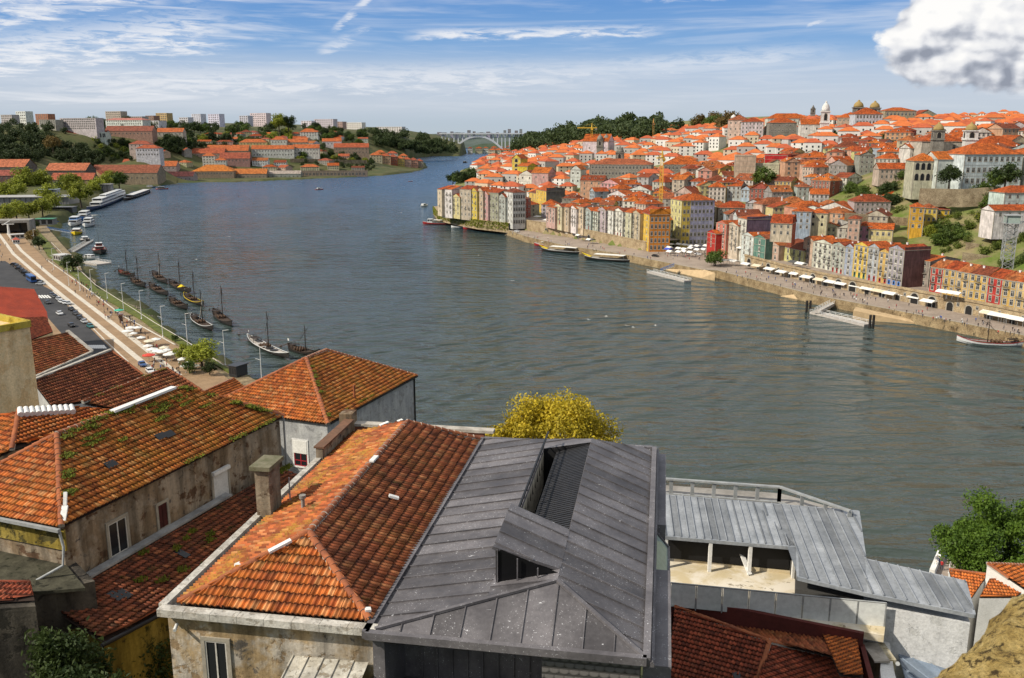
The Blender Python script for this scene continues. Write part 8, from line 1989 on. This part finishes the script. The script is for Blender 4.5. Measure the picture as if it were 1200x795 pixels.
# pontoons and gangways
def pontoon(label,a,b,w,z=.8,rail=True,roof=False,m=None):
    p,q=P(a[0],a[1],z),P(b[0],b[1],z); v=q-p; L=v.length; e=empty('pontoon',p,math.atan2(v.y,v.x),label,'pontoon'); mb=MB(); mb.b2((0,-w/2,-1.2),(L,w/2,0)); mb.build('deck',m or M_deckl,e)
    k=int(L/3.2)
    for sgn in(-1,1):
        mb=MB(); mb.bar((0,sgn*w*.48,1.1),(L,sgn*w*.48,1.1),.1); mb.bar((0,sgn*w*.48,.55),(L,sgn*w*.48,.55),.07)
        for i in range(k+1): mb.bar((L*i/k,sgn*w*.48,0),(L*i/k,sgn*w*.48,1.1),.1); 
        for i in range(k): mb.bar((L*i/k,sgn*w*.48,0),(L*(i+1)/k,sgn*w*.48,1.1),.07)
        mb.build('railing',M_whiteh,e)
    return e
pontoon('long mooring pontoon with white lattice rails at the far quay',(954,365),(1018,380),5.)
pontoon('floating pontoon with small boats under the square',(762,318),(806,329),4.5)
pontoon('white gangway leading to the long mooring pontoon',(958,364),(981,352),2.4,2.2)
pontoon('pale pontoon walkway beside the dark red boat',(82,296),(106,282),4.,m=M_conc); pontoon('broad stone coloured float below the dark red boat',(104,306),(122,309),9,m=M_deckl)
def gang(label,a,b,za,zb,m):
    p,q=P(a[0],a[1],za),P(b[0],b[1],zb); e=empty('gangway',p,0,label,'gangway'); mb=MB(); v=q-p; n=Vector((-v.y,v.x,0)).normalized()*1.
    mb.bar((0,0,0),v,2.,.15); mb.build('deck',M_steel,e)
    for s in(-1,1):
        mb=MB(); mb.bar(n*s+Vector((0,0,1.3)),v+n*s+Vector((0,0,1.3)),.14)
        for i in range(9): mb.bar(v*(i/8)+n*s,v*(i/8)+n*s+Vector((0,0,1.3)),.1); 
        for i in range(8): mb.bar(v*(i/8)+n*s,v*((i+1)/8)+n*s+Vector((0,0,1.3)),.1)
        mb.build('side_truss',m,e)
    return e
M_blu=mat('blue steel',_flat((.05,.16,.42),(.04,.12,.32),.8,0,.5))
gang('bright blue gangway from the left quay to a float',(54,268),(82,273),4.,1.5,M_blu); gang('blue gangway from the far quay to the floating pontoon',(790,312),(774,318),4.2,1.2,M_blu)
def piles(label,pts,z1=5.):
    for i,(px,py) in enumerate(pts):
        p=P(px,py,0); mb=MB(); mb.tube([(0,0,-2),(0,0,z1)],.5,10); tag(mb.build('mooring_pile',M_hullblack,None,p),label+(', left one' if i==0 else ', right one'),'mooring pile','black mooring piles')
piles('black mooring pile at the left end of the long pontoon',[(945,366),(949,366)]); piles('black mooring pile at the right end of the long pontoon',[(1019,384),(1023,384)])
# gulls on and over the river
gm=MB(); gm.add([(0,0,.25),(.5,0,.22),(-.6,0,.2),(0,.12,.2),(0,-.12,.2),(.1,.75,.38),(-.25,.7,.36),(.1,-.75,.38),(-.25,-.7,.36),(.62,0,.3)],[(0,1,3),(0,4,1),(0,3,2),(0,2,4),(0,5,6),(0,8,7),(1,9,3)]); gmesh=gm.mesh('gull',M_awn)
for px,py in((300,251),(305,250),(316,253),(322,251),(434,232),(454,236),(350,243),(268,278),(230,305),(710,372),(742,385),(768,383),(690,376),(735,383),(600,330),(560,300),(212,238),(470,250)):
    p=P(px,py,.2); tag(inst('gull',gmesh,None,p,pr.uniform(0,6),(1.5,1.5,1.5)),'white gull resting on the open river','gull','gulls on the river')
# ================================================================= far quay life, lift, cranes, bridge
def tent_mesh():
    mb=MB(); mb.add([(-2.6,-1.8,2.5),(2.6,-1.8,2.5),(2.6,1.8,2.7),(-2.6,1.8,2.7),(-2.4,0,3.3),(2.4,0,3.3),(-2.6,-1.8,2.25),(2.6,-1.8,2.25)],[(0,1,5,4),(2,3,4,5),(0,4,3),(1,2,5),(6,7,1,0)]); return mb.mesh('canopy',M_paint)
TM=tent_mesh(); fm=MB()
for x in(-2.5,2.5):
    for y in(-1.7,1.7): fm.bar((x,y,0),(x,y,2.6),.08)
FM=fm.mesh('frame',M_steel)
def tent(px,py,z,c,label,group,s=1.,ang=BANK):
    e=empty('awning_tent',P(px,py,z),ang,label,'awning',group); inst('canopy',TM,e,sc=(s,s,1),color=c); inst('frame',FM,e,sc=(s,s,1)); return e
wt=(.80,.78,.73); k=0
for i in range(25):
    px=846+14.2*i+pr.uniform(-2,2); py=309+(px-846)*.205+pr.uniform(-.6,1.6)
    if 1095<px<1148: px=1150+(px-1095)*.9; py=373+(px-1150)*.2
    c=wt if i%5!=3 else (.7,.6,.45); tent(px,py,4.1,c,f'{"white" if c is wt else "cream"} canvas awning along the far quay arcade, {i+1} of 25 counted from the left','awnings on the far quay',pr.uniform(.95,1.3))
for i,(px,py) in enumerate([(636,265),(632,258),(643,262)]): tent(px,py,8.8 if i else 6,wt,f'white awning in front of the bright yellow gabled house, {wds[i]} of three','awnings by the yellow gabled house',1.7)
for i in range(16):
    px=786+(i%6)*8+random.uniform(-2,2); py=291+(i//6)*4.5+random.uniform(-1,1)+ (px-786)*.05; tent(px,py,4.2,wt,'white market parasol on the busy quay square','market parasols on the quay square',.8)
tent(783,297,4.2,(.05,.10,.5),'blue market tent on the quay square',None,.9)
for i in range(14): tent(640+i*4.2,268.5+i*1.35+random.uniform(-1,1),4.1,(.05,.045,.045) if i%3 else wt,('dark' if i%3 else 'white')+f' cafe parasol below the terrace wall, {wds[i]} from the left','cafe parasols below the terrace wall',.8)
for i,(px,py) in enumerate(((845,290),(853,291),(861,293),(869,296),(1105,349),(1112,350),(1119,351),(930,313),(938,315))): tent(px,py,9.5,wt if i!=7 else (.09,.09,.09),f'awning on the upper street above the arcade, {wds[i]} of nine','awnings on the upper street',1.)
# red marquee on the hill
for i,px in enumerate((809,816,822,828)): 
    q=D(px,209,772); e=empty('red_marquee',(q.x,q.y-8,q.z),R(-12),f'bright red marquee tent beside the granite palace, {wds[i]} from the left','tent','red marquees on the hill'); inst('canopy',TM,e,sc=(1.2,2.2,3.2),color=(.75,.02,.03)); inst('frame',FM,e,sc=(1.2,2.2,3))
for i in range(110):
    px=pr.uniform(845,1195); py=310+(px-845)*.215+pr.uniform(2,13); person(px,py,4.05,'people on the far quay below the arcade','on the far quay below the arcade')
for i in range(60):
    px=pr.uniform(770,845); py=291+(px-770)*.1+pr.uniform(0,12); person(px,py,4.05,'people in the quay square crowd','in the busy quay square')
for i in range(40):
    px=pr.uniform(588,765); py=269+(px-588)*.17+pr.uniform(2,9); person(px,py,4.05,'people on the quay left of the square','on the quay left of the square')
for i,(px,py,c) in enumerate(((590,266,'white'),(612,264,'silver'),(606,272,'white'),(768,301,'black'),(818,299,'white'))): place(cm,first,P(px,py,4.06),BANK+R(20),cc[c],f'{c} car on the far quay, {wds[i]} from the left','car','cars on the far quay')
# lift tower
lb=D(1178,322,385); lt_=empty('lift_tower',lb,R(-14),'steel lattice lift tower with glazed cabin top on the right slope','lift tower'); hh=D(1178,262,385).z-lb.z; mb=MB(); w=2.1
for x in(-w,w):
    for y in(-w,w): mb.bar((x,y,-4),(x,y,hh),.28)
nn_=9
for i in range(nn_):
    z0,z1=hh*i/nn_,hh*(i+1)/nn_
    for a,b in(((-w,-w),(w,-w)),((w,-w),(w,w)),((w,w),(-w,w)),((-w,w),(-w,-w))):
        mb.bar((*a,z0),(*b,z1),.16); mb.bar((*b,z0),(*a,z1),.16); mb.bar((*a,z1),(*b,z1),.18)
mb.build('lattice',M_steel,lt_); mb=MB(); mb.b2((-3.2,-3.2,hh),(3.2,3.2,hh+.3)); mb.b2((-3.2,-3.2,hh+3.4),(3.2,3.2,hh+3.7)); 
for x in(-3.,3.):
    for y in(-3.,3.): mb.bar((x,y,hh),(x,y,hh+3.5),.25)
mb.build('platform',M_steel,lt_); mb=MB(); mb.b2((-2.6,-2.6,hh+.3),(2.6,2.6,hh+3.3)); mb.build('cabin',M_gglass,lt_)
mb=MB(); mb.bar((2,0,hh+.6),(16,6,hh+1.2),2.4,.3); mb.build('footbridge',M_steel,lt_)
# terrace walls on the green slope
def slopewall(label,pts,Y,h):
    mb=MB(); q=[D(a,b,y) for (a,b),y in zip(pts,Y)]
    for a,b in zip(q[:-1],q[1:]):
        mb.add([(a.x,a.y,a.z-h),(b.x,b.y,b.z-h),(b.x,b.y,b.z),(a.x,a.y,a.z),(a.x,a.y+1.5,a.z),(b.x,b.y+1.5,b.z)],[(0,1,2,3),(3,2,5,4)])
    tag(mb.build('terrace_retaining_wall',M_stone),label,'wall')
slopewall('high stone rampart below the white convent',[(1078,221),(1130,222),(1160,220),(1230,221)],[462,455,452,450],9)
slopewall('pale stone terrace wall above the riverfront yellow row',[(1132,284),(1160,288),(1200,298),(1230,304)],[412,408,398,395],6)
slopewall('lower pale stone terrace wall beside the lift tower foot',[(1128,296),(1160,300),(1200,312),(1230,318)],[402,398,388,386],7)
slopewall('middle terrace wall left of the yellow terrace houses',[(990,250),(1030,252),(1064,256)],[462,460,456],4)
slopewall('terrace wall under the low white pavilion',[(1020,240),(1066,242)],[498,492],3)
slopewall('stone terrace wall right of the yellow terrace houses',[(1112,262),(1145,264),(1160,262)],[444,436,430],5)
slopewall('old rampart wall under the granite block',[(895,164),(930,165),(946,166)],[815,812,808],14)
slopewall('terrace wall of the left bank slope below the white warehouses',[(340,186),(390,187),(430,188)],[1640,1690,1730],7); slopewall('long river terrace wall near the left headland',[(270,203),(350,197),(430,200)],[1570,1640,1700],6)
# grassy slope between the walls
def slope_sheet(name,px0,px1,py0,py1,Yf,n,m,fn):
    pass
# tower cranes
def crane(label,px,py,Y,ty,jib,ang,c=(.72,.45,.04)):
    b=D(px,py,Y); h=D(px,ty,Y).z-b.z; e=empty('tower_crane',b,ang,label,'crane'); mb=MB(); w=.9
    for x in(-w,w):
        for y in(-w,w): mb.bar((x,y,0),(x,y,h),.17)
    n=int(h/2.5)
    for i in range(n):
        z0,z1=h*i/n,h*(i+1)/n; mb.bar((-w,-w,z0),(w,-w,z1),.1); mb.bar((w,w,z0),(-w,w,z1),.1); mb.bar((w,-w,z0),(w,w,z1),.1); mb.bar((-w,w,z0),(-w,-w,z1),.1)
    mb.build('mast',M_paint,e,color=c); mb=MB(); mb.bar((-jib,0,h),(jib*.35,0,h),.9,.9); mb.tube([(0,0,h),(0,0,h+5)],[.8,.2],4); mb.bar((0,0,h+5),(-jib*.7,0,h+.4),.15); mb.bar((0,0,h+5),(jib*.33,0,h+.4),.15); mb.build('jib',M_paint,e,color=c); mb=MB(); mb.b2((jib*.25,-1,h-2.4),(jib*.36,1,h-.5)); mb.build('counterweight',M_conc,e); mb=MB(); mb.b2((-1.2,-1.9,h-2.4),(1.2,-.9,h-.4)); mb.build('cab',M_paint,e,color=c)
crane('yellow tower crane with long jib in front of the dark wood',693,180,1010,150,16,R(0)); crane('tall yellow tower crane standing among houses above the orange block',774,243,620,185,10,R(60)); crane('small ochre tower crane beyond the hillside',765,168,1100,144,5,R(80),(.5,.25,.05))
# arch bridge far down the river
br=empty('arch_bridge',D(565,180,3100),0,'concrete arch road bridge spanning the river in the distance','bridge'); o=br.location
def bl(px,py,Y=3100): return D(px,py,Y)-o
M_brc=mat('bridge concrete',_flat((.62,.63,.64),(.54,.55,.57),.05)); mb=MB(); mb.bar(bl(515,156.8),bl(640,156.8),16,4.); mb.build('deck',M_brc,br)
xs=[528+i*(592-528)/24 for i in range(25)]; ya=lambda x: 159.8+19*((x-560)/32.)**2
mb=MB(); pts=[bl(x,ya(x)) for x in xs]
for a,b in zip(pts[:-1],pts[1:]): mb.bar(a,b,9,6.)
mb.build('arch',M_brc,br)
for x in list(range(518,530,4))+[532,537,542,578,583,588,592,597,602,607,613,619,625]:
    y1=ya(x) if 530<x<590 else (178 if x>=590 and x<606 else 172); mb=MB(); mb.bar(bl(x,157.5),bl(x,y1),5,3.5); mb.build('pier',M_brc,br)
# far city strip beyond the bridge
rr=random.Random(33)
for i in range(16):
    px=512+i*7+rr.uniform(-2,2); q=at_px(px,px+rr.uniform(3,6),159,4700+20*i,rr.uniform(151.5,156),30,0.,wall=(.52,.53,.56),label=f'pale distant tower block beyond the bridge, {wds[i]} from the left',name='apartment_block',cat='apartments',floors=5,cols=4,sides=0,style='plain',roof='flat',trim=False,ws=(5,5),base=30,group='tower blocks beyond the bridge')
for i in range(8):
    px=548+i*9; at_px(px,px+rr.uniform(5,9),178-i*.3,3250+10*i,175-rr.uniform(1,3),30,0.,wall=rr.choice(['white','beige','cream']),label=f'low pale building on the bank under the bridge, {wds[i]} from the left',name='river_building',cat='building',floors=2,cols=5,sides=0,style='plain',roof='hip',trim=False,ws=(4,3),base=20,group='buildings on the bank under the bridge')
for i in range(6):
    px=572+i*7; at_px(px,px+8,181.5-i*.2,1900,176,20,R(-20),wall=rr.choice(['cream','pale yellow','beige']),label=f'low ochre building by the water left of the wood, {wds[i]} from the left',name='river_building',cat='building',floors=2,cols=5,sides=0,style='plain',roof='hip',roofc=ORANGE[0],trim=False,ws=(3,3),base=10,group='buildings by the water near the wood')
# near right: quay tip with people below the green tree
for px,py in((1100,664),(1103,668),(1097,662),(1108,660),(1096,668)): person(px,py,5.,'people on the small landing below the green tree','on the landing below the green tree')
mb=MB(); lp=[P(1088,672,4.8),P(1100,652,4.8),P(1116,657,4.8),P(1240,650,4.8),P(1260,690,4.8),P(1130,700,4.8),P(1085,690,4.8)]; mb.prism([(p.x,p.y) for p in lp],-2,4.8); tag(mb.build('landing',M_quay),kind='structure')
mb=MB(); a,b=P(1092,672,5.4),P(1102,648,5.4); mb.bar(a,b,.8,1.2); tag(mb.build('landing_wall',M_white),'white parapet of the landing under the green tree','wall')
lpst=copy_tree(lm); lpst.location=P(1112,672,5); lpst.scale=(.6,.6,.6); tag(lpst,'small white lamp post on the landing under the green tree','street lamp','lamp on the landing')
